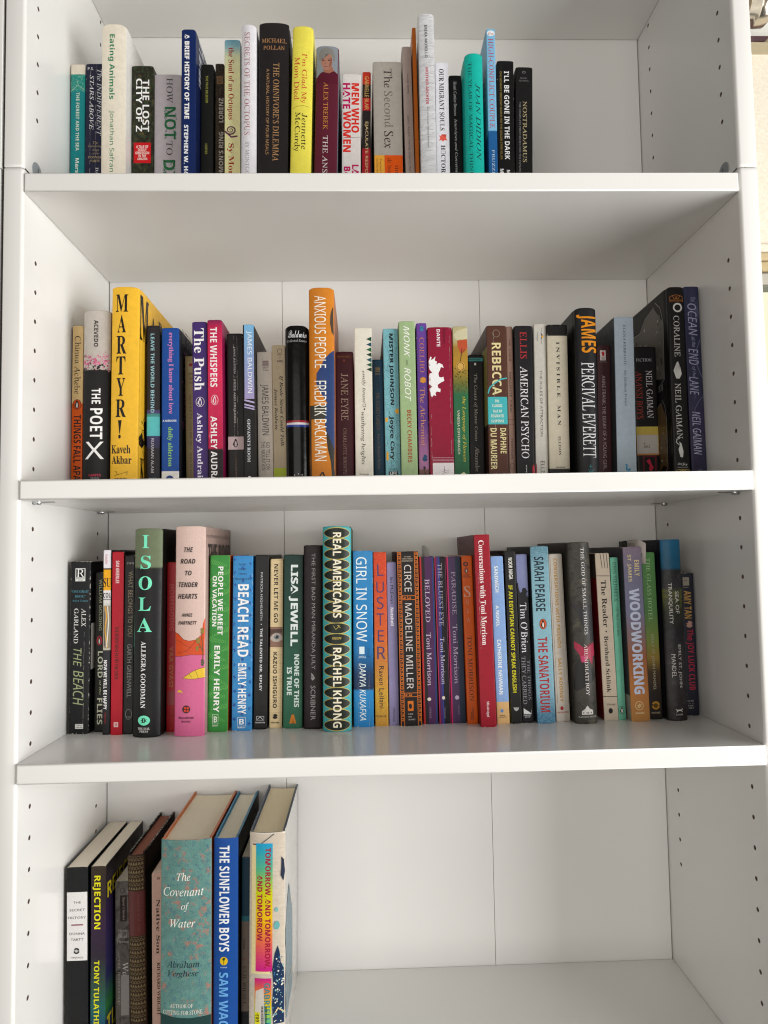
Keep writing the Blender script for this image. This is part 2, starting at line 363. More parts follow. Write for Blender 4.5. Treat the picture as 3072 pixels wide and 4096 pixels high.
        while y + st <= v1 + 1:
            o += [(q, c) for q in stroke([(u0, y), (u1, y)], .35)]
            n = 6 if k % 2 else 5; w = (u1 - u0) / n
            for i in range(n): 
                xa = u0 + w * i
                if k % 2: o.append(([(xa + .15, y + st * .85), (xa + w / 2, y + st * .25), (xa + w - .15, y + st * .85)], c))
                else: o += [(q, c) for q in stroke([(xa + .2, y + st * .3), (xa + w / 2, y + st * .8), (xa + w - .2, y + st * .3)], .45)]
            y += st * (.95 if k % 2 else .85); k += 1
    elif kind == 'WAVE':
        o.append((pol([(.1, 1), (0, .75), (.1, .5), (.0, .3), (.2, .1), (.45, 0), (.6, .08), (.5, .2), (.7, .22), (.95, .3), (1, .5), (1, 1)]), c))
        for i in range(70): x, y = R.uniform(.08, .95), R.uniform(.15, .98); s = R.uniform(.3, 1.1); o.append((ellipse(PX(x), PY(y), s, s, 8), R.choice(['dcd6c8', 'dcd6c8', '3f6f94', '8fb4b4'])))
        o += [(q, 'c9b48a') for q in stroke(pol([(.1, .9), (.5, .8), (1, .86)]), 1.4)]
    elif kind in ('PENG', 'PENG2'):
        if kind == 'PENG':
            pale = c in ('432d6b', 'c93a5e', '1a'); dk = 'e6e0e6' if pale else '1d1a1a'
            o.append((ellipse(cu, cv, ru, rv), 'ddd6cc' if pale else '1d1a1a')); o.append((ellipse(cu, cv, ru * .9, rv * .92), c)); a, b2 = .62, .8
            body, belly = ('ddd6dc', c) if pale else ('161414', 'e0dcd4')
        else: a, b2 = 1, 1; body, belly = c, 'c0aeb0'
        q = lambda x, y: (cu + ru * a * x, cv + rv * b2 * y)
        o.append(([q(-.15, -.98), q(.2, -.92), (q(.25, -.7)), q(.5, -.5), q(.45, -.4), q(.3, -.5), q(.55, -.1), q(.75, .35), q(.55, .25), q(.5, .7), q(.2, .95), q(-.35, .95), q(-.55, .6), q(-.6, .1), q(-.95, .5), q(-.85, .0), q(-.5, -.35), q(-.35, -.75)], body))
        o.append(([q(-.05, -.5), q(.2, -.3), q(.38, .1), q(.32, .6), q(.05, .8), q(-.25, .7), q(-.38, .2), q(-.25, -.25)], belly))
    elif kind == 'RULES':
        y = v0
        while y < v1: o += [(q, c) for q in stroke([(u0, y), (u1, y)], .14)]; y += 3.6
    return o
def crease(u, v0, v1, R):
    o = []; v = v0; x = u
    while v < v1:
        L = R.uniform(1, 6); w = R.uniform(.08, .3); x2 = u + R.uniform(-.25, .25)
        if R.random() < .72: o += [(q, 'b5b0aa') for q in stroke([(x, v), (x2, v + L)], w)]
        v += L + R.uniform(0, 1.2); x = x2
    return o
# ------------------------------------------------------------------ a book
MM = .001
def make_book(B):
    w, h, d = B['w'] * MM, B['h'] * MM, B['d'] * MM
    hard = B.get('kind') == 'h'; bul = B.get('b', .25) * MM; r = (1.2 if hard else .7) * MM; rnd = B.get('rnd', .8 if not hard else 1.5) * MM
    root = empty('book', B['loc'], (0, B['th'], 0)); tag(root, B['l'], 'book', B.get('g'))
    R = random.Random(int(w * 1e6) + int(h * 1e5))
    def surf(u):
        s = 2 * u / w - 1; y = -bul * (1 - s * s)
        e = min(u, w - u)
        if e < r: y += r - math.sqrt(max(0, r * r - (r - max(e, 0)) ** 2))
        return y
    y0 = 0
    ms = cover_mat(B, B['c'], B.get('tex'), B.get('wear', .12), h, w, B.get('gloss', 0), B.get('wrap', 0), B.get('cloth', 0))
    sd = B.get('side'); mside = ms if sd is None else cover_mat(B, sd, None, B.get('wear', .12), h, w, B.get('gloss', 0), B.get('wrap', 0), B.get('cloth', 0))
    inner = ink(B['flap']) if B.get('flap') else None
    t = (2.3 if hard else .4) * MM; ts = (1.0 if hard else .4) * MM
    # cross-section points: spine, right cover (front), left cover (back)
    us = [0, r * .15, r * .5, r] + [r + (w - 2 * r) * i / 10 for i in range(1, 10)] + [w - r, w - r * .5, w - r * .15, w]
    spine = [(u, surf(u)) for u in us]
    ye = surf(0)
    def joint(y):  # shallow hinge groove on hardcovers
        return (-.9 * MM * math.exp(-((y - 6.5 * MM) / (2.2 * MM)) ** 2)) if hard else (-.12 * MM * math.exp(-((y - 6 * MM) / (1.0 * MM)) ** 2))
    ysd = [ye, ye + .8 * MM, 3 * MM, 4.5 * MM, 5.5 * MM, 6.5 * MM, 7.5 * MM, 9 * MM, 12 * MM, d * .3, d * .6, d * .85, d]
    rows = [0, .6 * MM, 3 * MM] + [h * k / 9 for k in range(1, 9)] + [h - 4 * MM, h - 2 * MM, h - .5 * MM, h]
    ph = R.uniform(0, 6.28); amp = (.28 if hard else .14) * MM
    def wob(z): return amp * math.sin(z * 38 + ph) + amp * .6 * math.sin(z * 91 + ph * 2)
    def sheet(name, pts, nrm, th_, mat, dip):
        bm = bmesh.new(); O = []; I = []
        for k, z in enumerate(rows):
            ins = .25 * MM if k in (0, len(rows) - 1) else 0
            ro, ri = [], []
            for (x, y), (nx, ny) in zip(pts, nrm):
                zz = z - (dip(x, y) * max(0, min(1, (z - h + 6 * MM) / (6 * MM)))) + (dip(x, y) * .5 * max(0, 1 - z / (5 * MM)))
                wv = wob(z) * (1 if abs(ny) > .5 else .3)
                ro.append(bm.verts.new((x - nx * ins, y - ny * ins + wv * abs(ny), zz))); ri.append(bm.verts.new((x - nx * th_, y - ny * th_, zz)))
            O.append(ro); I.append(ri)
        n = len(pts)
        for k in range(len(rows) - 1):
            for i in range(n - 1):
                bm.faces.new((O[k][i], O[k][i + 1], O[k + 1][i + 1], O[k + 1][i])).smooth = True
                f = bm.faces.new((I[k][i + 1], I[k][i], I[k + 1][i], I[k + 1][i + 1])); f.material_index = 1
        for i in range(n - 1):
            f = bm.faces.new((O[-1][i], O[-1][i + 1], I[-1][i + 1], I[-1][i])); f.material_index = 0 if not inner else 1
            bm.faces.new((I[0][i], I[0][i + 1], O[0][i + 1], O[0][i]))
        for i in (0, n - 1):
            if name == 'spine': break
            for k in range(len(rows) - 1): 
                a = (O[k][i], O[k + 1][i], I[k + 1][i], I[k][i]); bm.faces.new(a if i else a[::-1])
        bmesh.ops.recalc_face_normals(bm, faces=bm.faces)
        return from_bm(name, bm, root, [mat, inner or mat])
    def dips(x, y):
        s = abs(2 * x / w - 1); return rnd * max(0, (s - .55) / .45) ** 2.2
    ns = []
    for u in us:
        e = .02 * MM; a = surf(max(0, u - e)); b_ = surf(min(w, u + e)); dx = min(w, u + e) - max(0, u - e); L = math.hypot(dx, b_ - a); ns.append(((b_ - a) / L, -dx / L))
    sheet('spine', spine, ns, ts, ms, dips)
    dsd = lambda x, y: rnd * math.exp(-max(0, y - ye) / (3.5 * MM))
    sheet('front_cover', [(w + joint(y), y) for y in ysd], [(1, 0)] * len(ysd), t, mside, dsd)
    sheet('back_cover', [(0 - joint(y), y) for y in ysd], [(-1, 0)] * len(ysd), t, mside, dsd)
    # page block
    bm = bmesh.new(); zi = 3 * MM if hard else 0; a0, a1 = t, w - t; zt = h - zi - .15 * MM - (0 if hard else rnd * .05)
    n = 10; front = [(a0 + (a1 - a0) * i / n, surf(a0 + (a1 - a0) * i / n) + ts + (1.2 * MM if hard else .1 * MM) + (1.5*MM if not hard and 0 else 0)) for i in range(n + 1)]
    back = [(x, d - (4 * MM if hard else .6 * MM) + (-bul * .8 * (1 - (2 * (x - a0) / (a1 - a0) - 1) ** 2) if hard else 0)) for x, y in front][::-1]
    P = front + back
    dipz = lambda x, y: (rnd * max(0, (abs(2 * x / w - 1) - .55) / .45) ** 2.2 * math.exp(-max(0, y) / (3.5 * MM)) if not hard else 0)
    lo = [bm.verts.new((x, y, zi)) for x, y in P]; hi = [bm.verts.new((x, y, zt - dipz(x, y))) for x, y in P]
    for i in range(len(P)): bm.faces.new((lo[i], lo[(i + 1) % len(P)], hi[(i + 1) % len(P)], hi[i]))
    N = len(front)
    for V in (lo, hi):
        for i in range(N - 1): bm.faces.new((V[i], V[i + 1], V[2 * N - 2 - i], V[2 * N - 1 - i]))
    bmesh.ops.recalc_face_normals(bm, faces=bm.faces)
    from_bm('page_block', bm, root, [pages_mat(B.get('pages', 'e9e0d0'))])
    if B.get('flap'):
        for nm, x in (('jacket_flap', t + .5 * MM), ('jacket_flap', w - t - .9 * MM)):
            fl = box(nm, (x, 12 * MM, 2 * MM), (x + .35 * MM, d - 3 * MM, h - 1.2 * MM), ink(B['flap']), root, 0)
    # ---- print
    gl = .16 if B.get('gloss', 0) >= 1 else .38
    parts = {}; order = []
    cur = .08 * MM; LAY = dict(PORT=(14, .018), EYE=(40, .014), PENG=(6, .02), PENG2=(4, .02), TENT=(2, .02), HOUSE=(2, .02), LEAF=(10, .012), LEAF2=(10, .012), OVALS=(40, .012), COR=(12, .02), WAVE=(8, .02), SPLAT=(12, .012), RG=(1, .0))
    for k, D in enumerate(B['D']):
        name, side, kind = D[0], D[1], D[2]; a = D[3:]
        polys = []
        if kind == 'T':
            s, v0, v1, u0, u1, c, st, ori = a; vs, fs = text_polys(s, st)
            if ori == 'd': mp = lambda x, y: (u0 + y * (u1 - u0), v0 + x * (v1 - v0))
            elif ori == 'u': mp = lambda x, y: (u1 - y * (u1 - u0), v1 - x * (v1 - v0))
            else: mp = lambda x, y: (u0 + x * (u1 - u0), v1 - y * (v1 - v0))
            V = [mp(x, y) for x, y in vs]; polys = ('M', V, fs, c)
        elif kind == 'K': polys = ('P', crease(a[0], a[1], a[2], R))
        else: polys = ('P', shape(kind, a, w * 1000))
        lay = LAY.get(kind, (1, .02)); parts.setdefault((name, side), []).append((polys, cur, lay)); m_ = len(polys[1]) if polys[0] == 'P' else 1; cur += (.02 + min(m_, lay[0]) * lay[1] * (lay[0] > 1)) * MM
    for (name, side), L in parts.items():
        bm = bmesh.new(); mats = []; mi = {}
        off = bm.verts.layers.float.new('o')
        def slot(c):
            if c not in mi: mi[c] = len(mats); mats.append(ink(c, gl))
            return mi[c]
        for polys, o_, lay in L:
            if polys[0] == 'M':
                _, V, fs, c = polys; vv = [bm.verts.new((x * MM, y * MM, 0)) for x, y in V]
                for q in vv: q[off] = o_ + .01 * MM
                for f in fs:
                    try: bm.faces.new([vv[i] for i in f]).material_index = slot(c)
                    except ValueError: pass
            else:
                m = len(polys[1])
                for j, (pt, c) in enumerate(polys[1]):
                    vv = [bm.verts.new((x * MM, y * MM, 0)) for x, y in pt]
                    for q in vv: q[off] = o_ + min(j, lay[0]) * lay[1] * MM * (lay[0] > 1)
                    try: bm.faces.new(vv).material_index = slot(c)
                    except ValueError: pass
        big = [f for f in bm.faces if len(f.verts) > 4]
        if big: bmesh.ops.triangulate(bm, faces=big)
        if side == 's' or side == 'z':
            X = (w + .15 * MM) if side == 's' else -.15 * MM; sg = 1 if side == 's' else -1
            for v in bm.verts: 
                y = v.co.x; v.co = Vector((X + sg * (v[off] + joint(y)), y, h - v.co.y))
        else:
            xs = [v.co.x for v in bm.verts]; 
            if xs and (max(xs) - min(xs)) > .05 * w:
                cuts = [r * .3, r] + [w * i / 10 for i in range(1, 10)] + [w - r, w - r * .3]
                for cx in cuts:
                    if min(xs) + 1e-6 < cx < max(xs) - 1e-6:
                        bmesh.ops.bisect_plane(bm, geom=bm.verts[:] + bm.edges[:] + bm.faces[:], plane_co=(cx, 0, 0), plane_no=(1, 0, 0), dist=1e-7)
            if len(L) and any(abs(v.co.y) > 0 for v in bm.verts):
                ys_ = [v.co.y for v in bm.verts]
                for zz in rows:
                    cy = h - zz
                    if min(ys_) + 1e-5 < cy < max(ys_) - 1e-5 and (max(ys_) - min(ys_)) > .003:
                        bmesh.ops.bisect_plane(bm, geom=bm.verts[:] + bm.edges[:] + bm.faces[:], plane_co=(0, cy, 0), plane_no=(0, 1, 0), dist=1e-7)
            def wl(z):
                for k in range(len(rows) - 1):
                    if rows[k] <= z <= rows[k + 1]:
                        t_ = (z - rows[k]) / max(1e-9, rows[k + 1] - rows[k]); return wob(rows[k]) * (1 - t_) + wob(rows[k + 1]) * t_
                return wob(z)
            for v in bm.verts:
                u, vv_ = v.co.x, v.co.y; u = min(max(u, 0), w); z = h - vv_
                z = min(max(z, .0), h); zz = z - dips(u, 0) * max(0, min(1, (z - h + 6 * MM) / (6 * MM)))
                v.co = Vector((u, surf(u) - v[off] + wl(z), zz))
        from_bm(name, bm, root, mats)
    return root
BOOKS = [
{'l': 'teal paperback with cream head and green web lines, leftmost on the top shelf', 'loc': [0.00128, 0.114, 0.37332], 'th': 0.0014, 'w': 17.14, 'h': 199.27, 'd': 137.0, 'c': [(1.0001, 'e3dbcb'), (0.9372, 'e3dbcb'), (0.9366, '2f8f86'), (0.8321, '2f8f86'), (0.8226, '14868a'), (0.3044, '148286')], 'D': [('web_pattern', '', 'WEB', 12.63, 34.72, 0.34, 16.8, 'b9e0bf'), ('title', '', 'T', 'THE FOREST AND THE SEA', 35.98, 109.34, 6.51, 10.63, 'cfd8c4', 'b', 'd'), ('author_name', '', 'T', 'Marston', 118.7, 149.8, 6.34, 10.63, 'e4e6da', 'b', 'd')]},
{'l': 'worn dark blue paperback with creased spine, second on the top shelf', 'loc': [0.01917, 0.1135, 0.37338], 'th': 0.0036, 'w': 22.2, 'h': 199.61, 'd': 137.5, 'c': '20223c', 'wear': 1, 'D': [('title', '', 'T', 'The INDIFFERENT', 6.94, 91.24, 13.76, 19.53, 'c9c9cc', 'I', 'd'), ('title', '', 'T', 'STARS ABOVE', 14.53, 83.73, 4.88, 9.77, 'e8e8ec', 'I', 'd'), ('small_text', '', 'T', 'P.S.', 4.41, 8.21, 2.22, 9.32, 'c9c9cc', 'b', 'h'), ('subtitle', '', 'T', 'The', 98.12, 101.87, 9.32, 15.54, 'a9987c', 'I', 'h'), ('subtitle', '', 'T', 'Harrowing', 102.87, 106.62, 3.55, 19.98, 'a9987c', 'I', 'h'), ('subtitle', '', 'T', 'Saga', 107.74, 111.24, 8.88, 16.65, 'a9987c', 'I', 'h'), ('subtitle', '', 'T', 'of the', 112.24, 115.36, 8.43, 17.31, 'a9987c', 'I', 'h'), ('subtitle', '', 'T', 'DONNER', 116.85, 119.97, 4.0, 19.98, 'a9987c', 'S', 'h'), ('subtitle', '', 'T', 'PARTY', 121.47, 124.33, 6.66, 18.2, 'a9987c', 'S', 'h'), ('author_name', '', 'T', 'DANIEL', 131.18, 157.9, 12.87, 16.42, 'c9c9cc', 'S', 'd'), ('crease', '', 'K', 5.99, 1.25, 138.03), ('crease', '', 'K', 12.43, 1.25, 138.03)]},
{'l': 'tall cream paperback with green lettering near the left of the top shelf', 'loc': [0.04621, 0.093, 0.37335], 'th': 0.0016, 'w': 28.61, 'h': 233.05, 'd': 158.0, 'c': 'dcd5c6', 'side': 'e6e4df', 'b': 2.5, 'rnd': 3, 'wear': 0.5, 'D': [('title', '', 'T', 'Eating Animals', 12.84, 93.6, 8.01, 16.31, '2c7d58', 'b', 'd'), ('author_name', '', 'T', 'Jonathan Safran Foer', 107.08, 206.8, 9.44, 16.31, '3d8060', 's', 'd')]},
{'l': 'dark jungle-patterned paperback with white lettering and a red square label', 'loc': [0.0756, 0.113, 0.37331], 'th': 0.0005, 'w': 25.98, 'h': 196.98, 'd': 138.0, 'c': '2b2a22', 'tex': ('jungle', '3d4a33', '16150f', '6b5a3a'), 'D': [('title', '', 'T', 'THE LOST', 17.71, 83.82, 12.98, 21.3, 'f4f2ee', 'B', 'd'), ('title', '', 'T', 'CITY OF Z', 16.44, 83.82, 5.19, 12.73, 'f4f2ee', 'B', 'd'), ('label', '', 'R', 97.6, 123.22, 2.6, 23.37, 'c1272d'), ('label_text', '', 'T', 'A TALE OF', 100.98, 104.49, 5.71, 20.25, 'f2d8d2', 'b', 'h'), ('label_text', '', 'T', 'DEADLY', 104.86, 108.24, 7.79, 18.18, 'f2d8d2', 'b', 'h'), ('label_text', '', 'T', 'OBSESSION', 108.74, 112.11, 4.68, 21.3, 'f2d8d2', 'b', 'h'), ('label_text', '', 'T', 'IN THE', 112.61, 115.98, 8.31, 17.66, 'f2d8d2', 'b', 'h'), ('label_text', '', 'T', 'AMAZON', 116.48, 119.48, 7.01, 18.96, 'f2d8d2', 'b', 'h')]},
{'l': 'pale lilac grey paperback with leafy green letters on the top shelf', 'loc': [0.10187, 0.116, 0.37337], 'th': 0.0022, 'w': 32.83, 'h': 188.12, 'd': 135.0, 'c': 'b5aeb3', 'D': [('title', '', 'T', 'HOW', 4.81, 36.52, 14.77, 22.32, '3a3f3d', 'R', 'd'), ('title', '', 'T', 'NOT', 41.58, 82.58, 12.47, 26.26, '2d6b47', 'B', 'd'), ('title', '', 'T', 'TO', 85.1, 102.69, 14.77, 22.32, '3a3f3d', 'R', 'd'), ('title', '', 'T', 'DIE', 108.96, 142.74, 11.17, 25.6, '2d6b47', 'B', 'd'), ('leaf_cluster', '', 'LEAF', 41.58, 82.58, 12.47, 26.92, '2d6b47'), ('trailing_leaves', '', 'LEAF', 108.96, 126.49, 11.82, 25.6, '2d6b47')]},
{'l': 'tall navy blue hardcover with white sans lettering at the left of the top shelf', 'loc': [0.13995, 0.094, 0.37338], 'th': 0.0047, 'w': 16.93, 'h': 229.17, 'd': 157.0, 'c': '13285c', 'side': '12204a', 'rnd': 2, 'D': [('title', '', 'T', 'A BRIEF HISTORY OF TIME', 6.22, 111.58, 3.72, 9.48, 'eef0f4', 'W', 'd'), ('author_name', '', 'T', 'STEPHEN W. HAWKING', 118.96, 210.02, 3.38, 8.46, 'e3e6ee', 'W', 'd'), ('cover_lettering', 's', 'T', 'A BRIEF', 2.02, 62.36, 15.7, 78.49, 'b7bcc6', 'B', 'd'), ('cover_lettering', 's', 'T', 'HIS', -14.59, 28.2, 86.34, 125.58, 'b7bcc6', 'B', 'd')]},
{'l': 'slim black paperback with small olive lettering behind the navy hardcover', 'loc': [0.15717, 0.118, 0.37344], 'th': 0.009, 'w': 14.99, 'h': 202.43, 'd': 133.0, 'c': '1d1e1d', 'D': [('title', '', 'T', 'THE TRUE BELIEVER', 14.68, 49.45, 5.69, 8.69, '9a9a52', 'b', 'd'), ('author_name', '', 'T', 'HOFFER', 101.38, 114.87, 5.25, 8.24, '9a9a52', 'b', 'd')]},
{'l': 'dark brown crackle-patterned paperback with grey lettering reading upwards', 'loc': [0.17458, 0.122, 0.37336], 'th': 0.0052, 'w': 10.84, 'h': 206.27, 'd': 129.0, 'c': '26211d', 'tex': ('crackle', '3d352b', '1a1613', '4a3f31'), 'D': [('title', '', 'T', "KING SOLOMON'S RING", 87.56, 185.48, 4.33, 9.97, 'b3aca4', 'b', 'u'), ('author_name', '', 'T', 'LORENZ', 44.21, 75.47, 4.33, 9.97, 'b3aca4', 'b', 'u'), ('publisher_logo', '', 'R', 15.65, 26.3, 1.08, 10.51, '3a2f26'), ('publisher_logo', '', 'T', 'TIME LIFE BOOKS', 16.04, 26.94, 1.63, 9.75, '8a6e52', 'W', 'h')]},
{'l': 'pale yellow and sky blue paperback with red lettering and a purple tentacle', 'loc': [0.18836, 0.11, 0.37339], 'th': 0.0045, 'w': 19.06, 'h': 228.54, 'd': 141.0, 'c': [(1.0001, '6fa0b5'), (0.96, '94b9be'), (0.9044, 'd9dcb6'), (0.8045, 'e6e3b4'), (0.255, 'e4dfac')], 'side': 'b6c8c6', 'rnd': 1.2, 'D': [('title', '', 'T', 'the Soul of an Octopus', 10.16, 102.07, 3.05, 11.43, 'a03a35', 'S', 'd'), ('author_name', '', 'T', 'Sy Montgomery', 131.55, 217.45, 3.05, 11.43, 'a03a35', 'S', 'd'), ('tentacle', '', 'TENT', 108.36, 124.66, 0.95, 15.25, '6b4259')]},
{'l': 'white hardcover with red and grey serif lettering beside the wide black one', 'loc': [0.21102, 0.094, 0.37344], 'th': 0.0081, 'w': 17.85, 'h': 233.69, 'd': 157.0, 'c': 'dcdbe0', 'b': 3, 'rnd': 2, 'D': [('title', '', 'T', 'SECRETS OF THE OCTOPUS', 9.76, 137.24, 3.93, 10.35, 'a56a6d', 'R', 'd'), ('author_name', '', 'T', 'SY MONTGOMERY', 145.82, 207.47, 5.35, 9.99, '8f8e93', 'R', 'd')]},
{'l': 'wide charcoal black hardcover with thin gold lettering on the top shelf', 'loc': [0.22976, 0.097, 0.37393], 'th': 0.0173, 'w': 36.2, 'h': 238.62, 'd': 154.0, 'c': '242122', 'side': '131212', 'kind': 'h', 'b': 2, 'D': [('author_name', '', 'T', 'MICHAEL', 19.69, 24.96, 3.62, 33.3, 'b58a63', 'R', 'h'), ('author_name', '', 'T', 'POLLAN', 28.71, 33.72, 5.43, 31.13, 'b58a63', 'R', 'h'), ('title', '', 'T', "THE OMNIVORE'S DILEMMA", 49.98, 172.65, 17.74, 24.98, 'b08c66', 'R', 'd'), ('subtitle', '', 'T', 'A NATURAL HISTORY OF FOUR MEALS', 57.47, 164.66, 9.41, 13.03, 'b08c66', 's', 'd')]},
{'l': 'bright yellow hardcover with red and black serif lettering', 'loc': [0.26792, 0.095, 0.37403], 'th': 0.0292, 'w': 25.01, 'h': 232.77, 'd': 156.0, 'c': 'e6dc68', 'side': 'd8cf68', 'kind': 'h', 'b': 2.5, 'rnd': 2, 'D': [('title', '', 'T', "I'm Glad My", 34.5, 96.09, 10.5, 18.25, 'c23a3c', 'R', 'd'), ('title', '', 'T', 'Mom Died', 38.87, 92.37, 3.0, 9.5, 'c23a3c', 'R', 'd'), ('author_name', '', 'T', 'Jennette', 109.09, 154.1, 13.0, 19.5, '1c1a18', 'R', 'd'), ('author_name', '', 'T', 'McCurdy', 107.23, 155.94, 3.0, 11.5, '1c1a18', 'R', 'd'), ('rule', '', 'L', [(2.5, 102.59), (6.25, 100.37), (15.0, 99.35), (21.25, 100.4)], 0.35, '6a5a20')]},
{'l': "maroon and grey-blue hardcover with a grey-haired man's portrait on its spine", 'loc': [0.29646, 0.1, 0.3741], 'th': 0.0292, 'w': 27.41, 'h': 212.01, 'd': 151.0, 'c': '5d2232', 'side': '7c8592', 'kind': 'h', 'b': 2, 'rnd': 2, 'D': [('portrait', '', 'PORT', 0.0, 47.35, 0.55, 26.31, '9aa3ad'), ('author_name', '', 'T', 'ALEX TREBEK', 45.85, 105.38, 9.87, 15.35, 'c98d4e', 'R', 'd'), ('title', '', 'T', 'THE ANSWER IS', 112.83, 196.19, 9.87, 15.9, 'd9cfcf', 'R', 'd')]},
{'l': 'white paperback with red and magenta capitals and a cracked spine', 'loc': [0.32999, 0.115, 0.3737], 'th': 0.0172, 'w': 23.08, 'h': 188.98, 'd': 136.0, 'c': 'd6d2cf', 'wear': 0.6, 'D': [('title', '', 'T', 'MEN WHO', 12.14, 75.8, 11.54, 21.24, 'cf3a30', 'W', 'd'), ('title', '', 'T', 'HATE', 12.14, 45.31, 0.92, 10.16, 'b3245f', 'W', 'd'), ('title', '', 'T', 'WOMEN', 47.86, 100.49, 1.38, 11.08, 'd03a35', 'W', 'd'), ('author_name', '', 'T', 'LAURA', 116.28, 153.4, 12.46, 20.77, 'b3245f', 'W', 'd'), ('author_name', '', 'T', 'BATES', 118.8, 150.89, 2.31, 10.62, 'b3245f', 'W', 'd'), ('crease', '', 'L', [(0.0, 82.6), (9.23, 82.31), (22.39, 81.31)], 0.5, '8f8a85')]},
{'l': 'slim red and black paperback with tan lettering, right of the white and red one', 'loc': [0.35452, 0.117, 0.37351], 'th': 0.0202, 'w': 10.47, 'h': 192.86, 'd': 134.0, 'c': [(1.0001, 'b33a2c'), (0.9149, 'b33a2c'), (0.9142, '26201f'), (0.8253, '26201f'), (0.8246, 'a9242c'), (0.7424, 'a9242c'), (0.7418, '262122'), (0.4917, '262122'), (0.491, '96202b'), (0.321, '96202b')], 'D': [('author_name', '', 'T', 'GABRIELLE BLAIR', 5.51, 49.04, 2.93, 7.86, 'c9a56a', 'g', 'd'), ('title', '', 'T', 'EJACULATE RESPONSIBLY', 64.34, 156.18, 2.93, 7.54, 'c9b489', 'g', 'd')]},
{'l': 'thick grey paperback with an orange and amber block at its foot on the top shelf', 'loc': [0.37111, 0.113, 0.37333], 'th': 0.0008, 'w': 35.21, 'h': 203.19, 'd': 138.0, 'c': 'a7a199', 'side': '8f897f', 'wear': 0.8, 'D': [('title', '', 'T', 'The', 9.08, 33.49, 13.38, 23.94, '3a3632', 'R', 'd'), ('title', '', 'T', 'Second', 37.55, 84.76, 13.38, 23.94, '6f6962', 'R', 'd'), ('title', '', 'T', 'Sex', 88.79, 110.93, 12.68, 23.94, '2d2a28', 'R', 'd'), ('label', '', 'R', 119.64, 148.37, 12.68, 35.04, 'cf5a24'), ('label', '', 'R', 119.64, 148.37, 0.0, 12.5, 'd9a04a'), ('author_name', '', 'T', 'simone', 132.35, 159.03, 25.35, 30.28, '3a2a22', 'R', 'd'), ('author_name', '', 'T', 'de beauvoir', 123.66, 159.03, 16.2, 21.83, '3a2a22', 'R', 'd'), ('small_text', '', 'T', 'Translated by', 124.32, 144.37, 5.99, 9.16, '4a3a26', 'R', 'd'), ('small_text', '', 'T', 'and Sheila Malovany', 123.66, 148.37, 2.11, 4.93, '4a3a26', 'R', 'd')]},
{'l': 'thin pinkish grey pamphlet-like paperback with small black lettering reading upwards', 'loc': [0.41037, 0.112, 0.3733], 'th': -0.0124, 'w': 11.21, 'h': 221.99, 'd': 139.0, 'c': 'a89a94', 'D': [('author_name', '', 'T', 'Sarah Aponte', 35.32, 60.11, 4.71, 7.62, '3a3432', 'R', 'u'), ('title', '', 'T', 'migration to the United States, 1970-1997', 88.72, 189.1, 4.04, 6.95, '3a3432', 'R', 'u')]},
{'l': 'thin plain burnt orange book on the top shelf', 'loc': [0.42188, 0.105, 0.3733], 'th': -0.0067, 'w': 4.58, 'h': 241.55, 'd': 146.0, 'c': 'b5662c', 'D': []},
{'l': 'tallest book, white in crinkled clear wrap with grey and red lettering', 'loc': [0.42675, 0.095, 0.37333], 'th': 0.0013, 'w': 19.11, 'h': 250.82, 'd': 156.0, 'c': 'd2d3d6', 'b': 1.5, 'rnd': 2, 'wrap': 1, 'D': [('author_name', '', 'T', 'ERIKA MORILLO', 15.03, 56.03, 7.26, 10.7, '4a484c', 'b', 'd'), ('title', '', 'T', 'MOTHER ARCHIVE', 68.41, 114.41, 7.64, 11.08, 'b02f45', 'B', 'd'), ('subtitle', '', 'T', 'A Dominican Family Memoir', 117.72, 167.76, 8.02, 10.7, '46464a', 's', 'd')]},
{'l': 'white paperback with bold black capitals and a coral lotus mark', 'loc': [0.4476, 0.112, 0.37338], 'th': 0.0051, 'w': 16.36, 'h': 202.18, 'd': 139.0, 'c': 'e4e4ea', 'D': [('title', '', 'T', 'OUR MIGRANT SOULS', 8.82, 87.68, 4.58, 10.47, '1c1b1e', 'S', 'd'), ('author_name', '', 'T', 'HÉCTOR TOBAR', 106.23, 173.33, 5.56, 11.12, '1c1b1e', 'S', 'd'), ('publisher_logo', '', 'P', [(3.27, 92.82), (4.91, 95.09), (7.36, 92.39), (9.81, 95.47), (12.76, 92.76), (12.1, 97.34), (13.9, 100.42), (10.14, 99.77), (8.18, 101.93), (6.54, 99.79), (3.27, 100.48), (4.91, 97.38)], 'e0685a')]},
{'l': 'slim black paperback with small white serif lettering beside the turquoise hardcover', 'loc': [0.46606, 0.118, 0.37331], 'th': 0.0003, 'w': 15.51, 'h': 189.31, 'd': 133.0, 'c': '151517', 'D': [('author_name', '', 'T', 'Henri Cartier-Bresson', 8.05, 52.08, 5.59, 9.31, 'cfcfd2', 'R', 'd'), ('title', '', 'T', 'Interviews and Conversations 1951-1998', 56.16, 173.47, 5.89, 9.31, 'cfcfd2', 'I', 'd')]},
{'l': 'turquoise hardcover with wide-spaced black capitals on the top shelf', 'loc': [0.48187, 0.097, 0.37343], 'th': 0.0055, 'w': 22.04, 'h': 200.51, 'd': 154.0, 'c': '2fb3a6', 'kind': 'h', 'b': 4, 'rnd': 2, 'D': [('author_name', '', 'T', 'JOAN DIDION', 38.33, 134.71, 12.34, 18.07, '1d3b3a', 'I', 'd'), ('title', '', 'T', 'THE YEAR OF MAGICAL THINKING', 11.05, 172.01, 3.96, 7.94, '1d4b48', 'R', 'd')]},
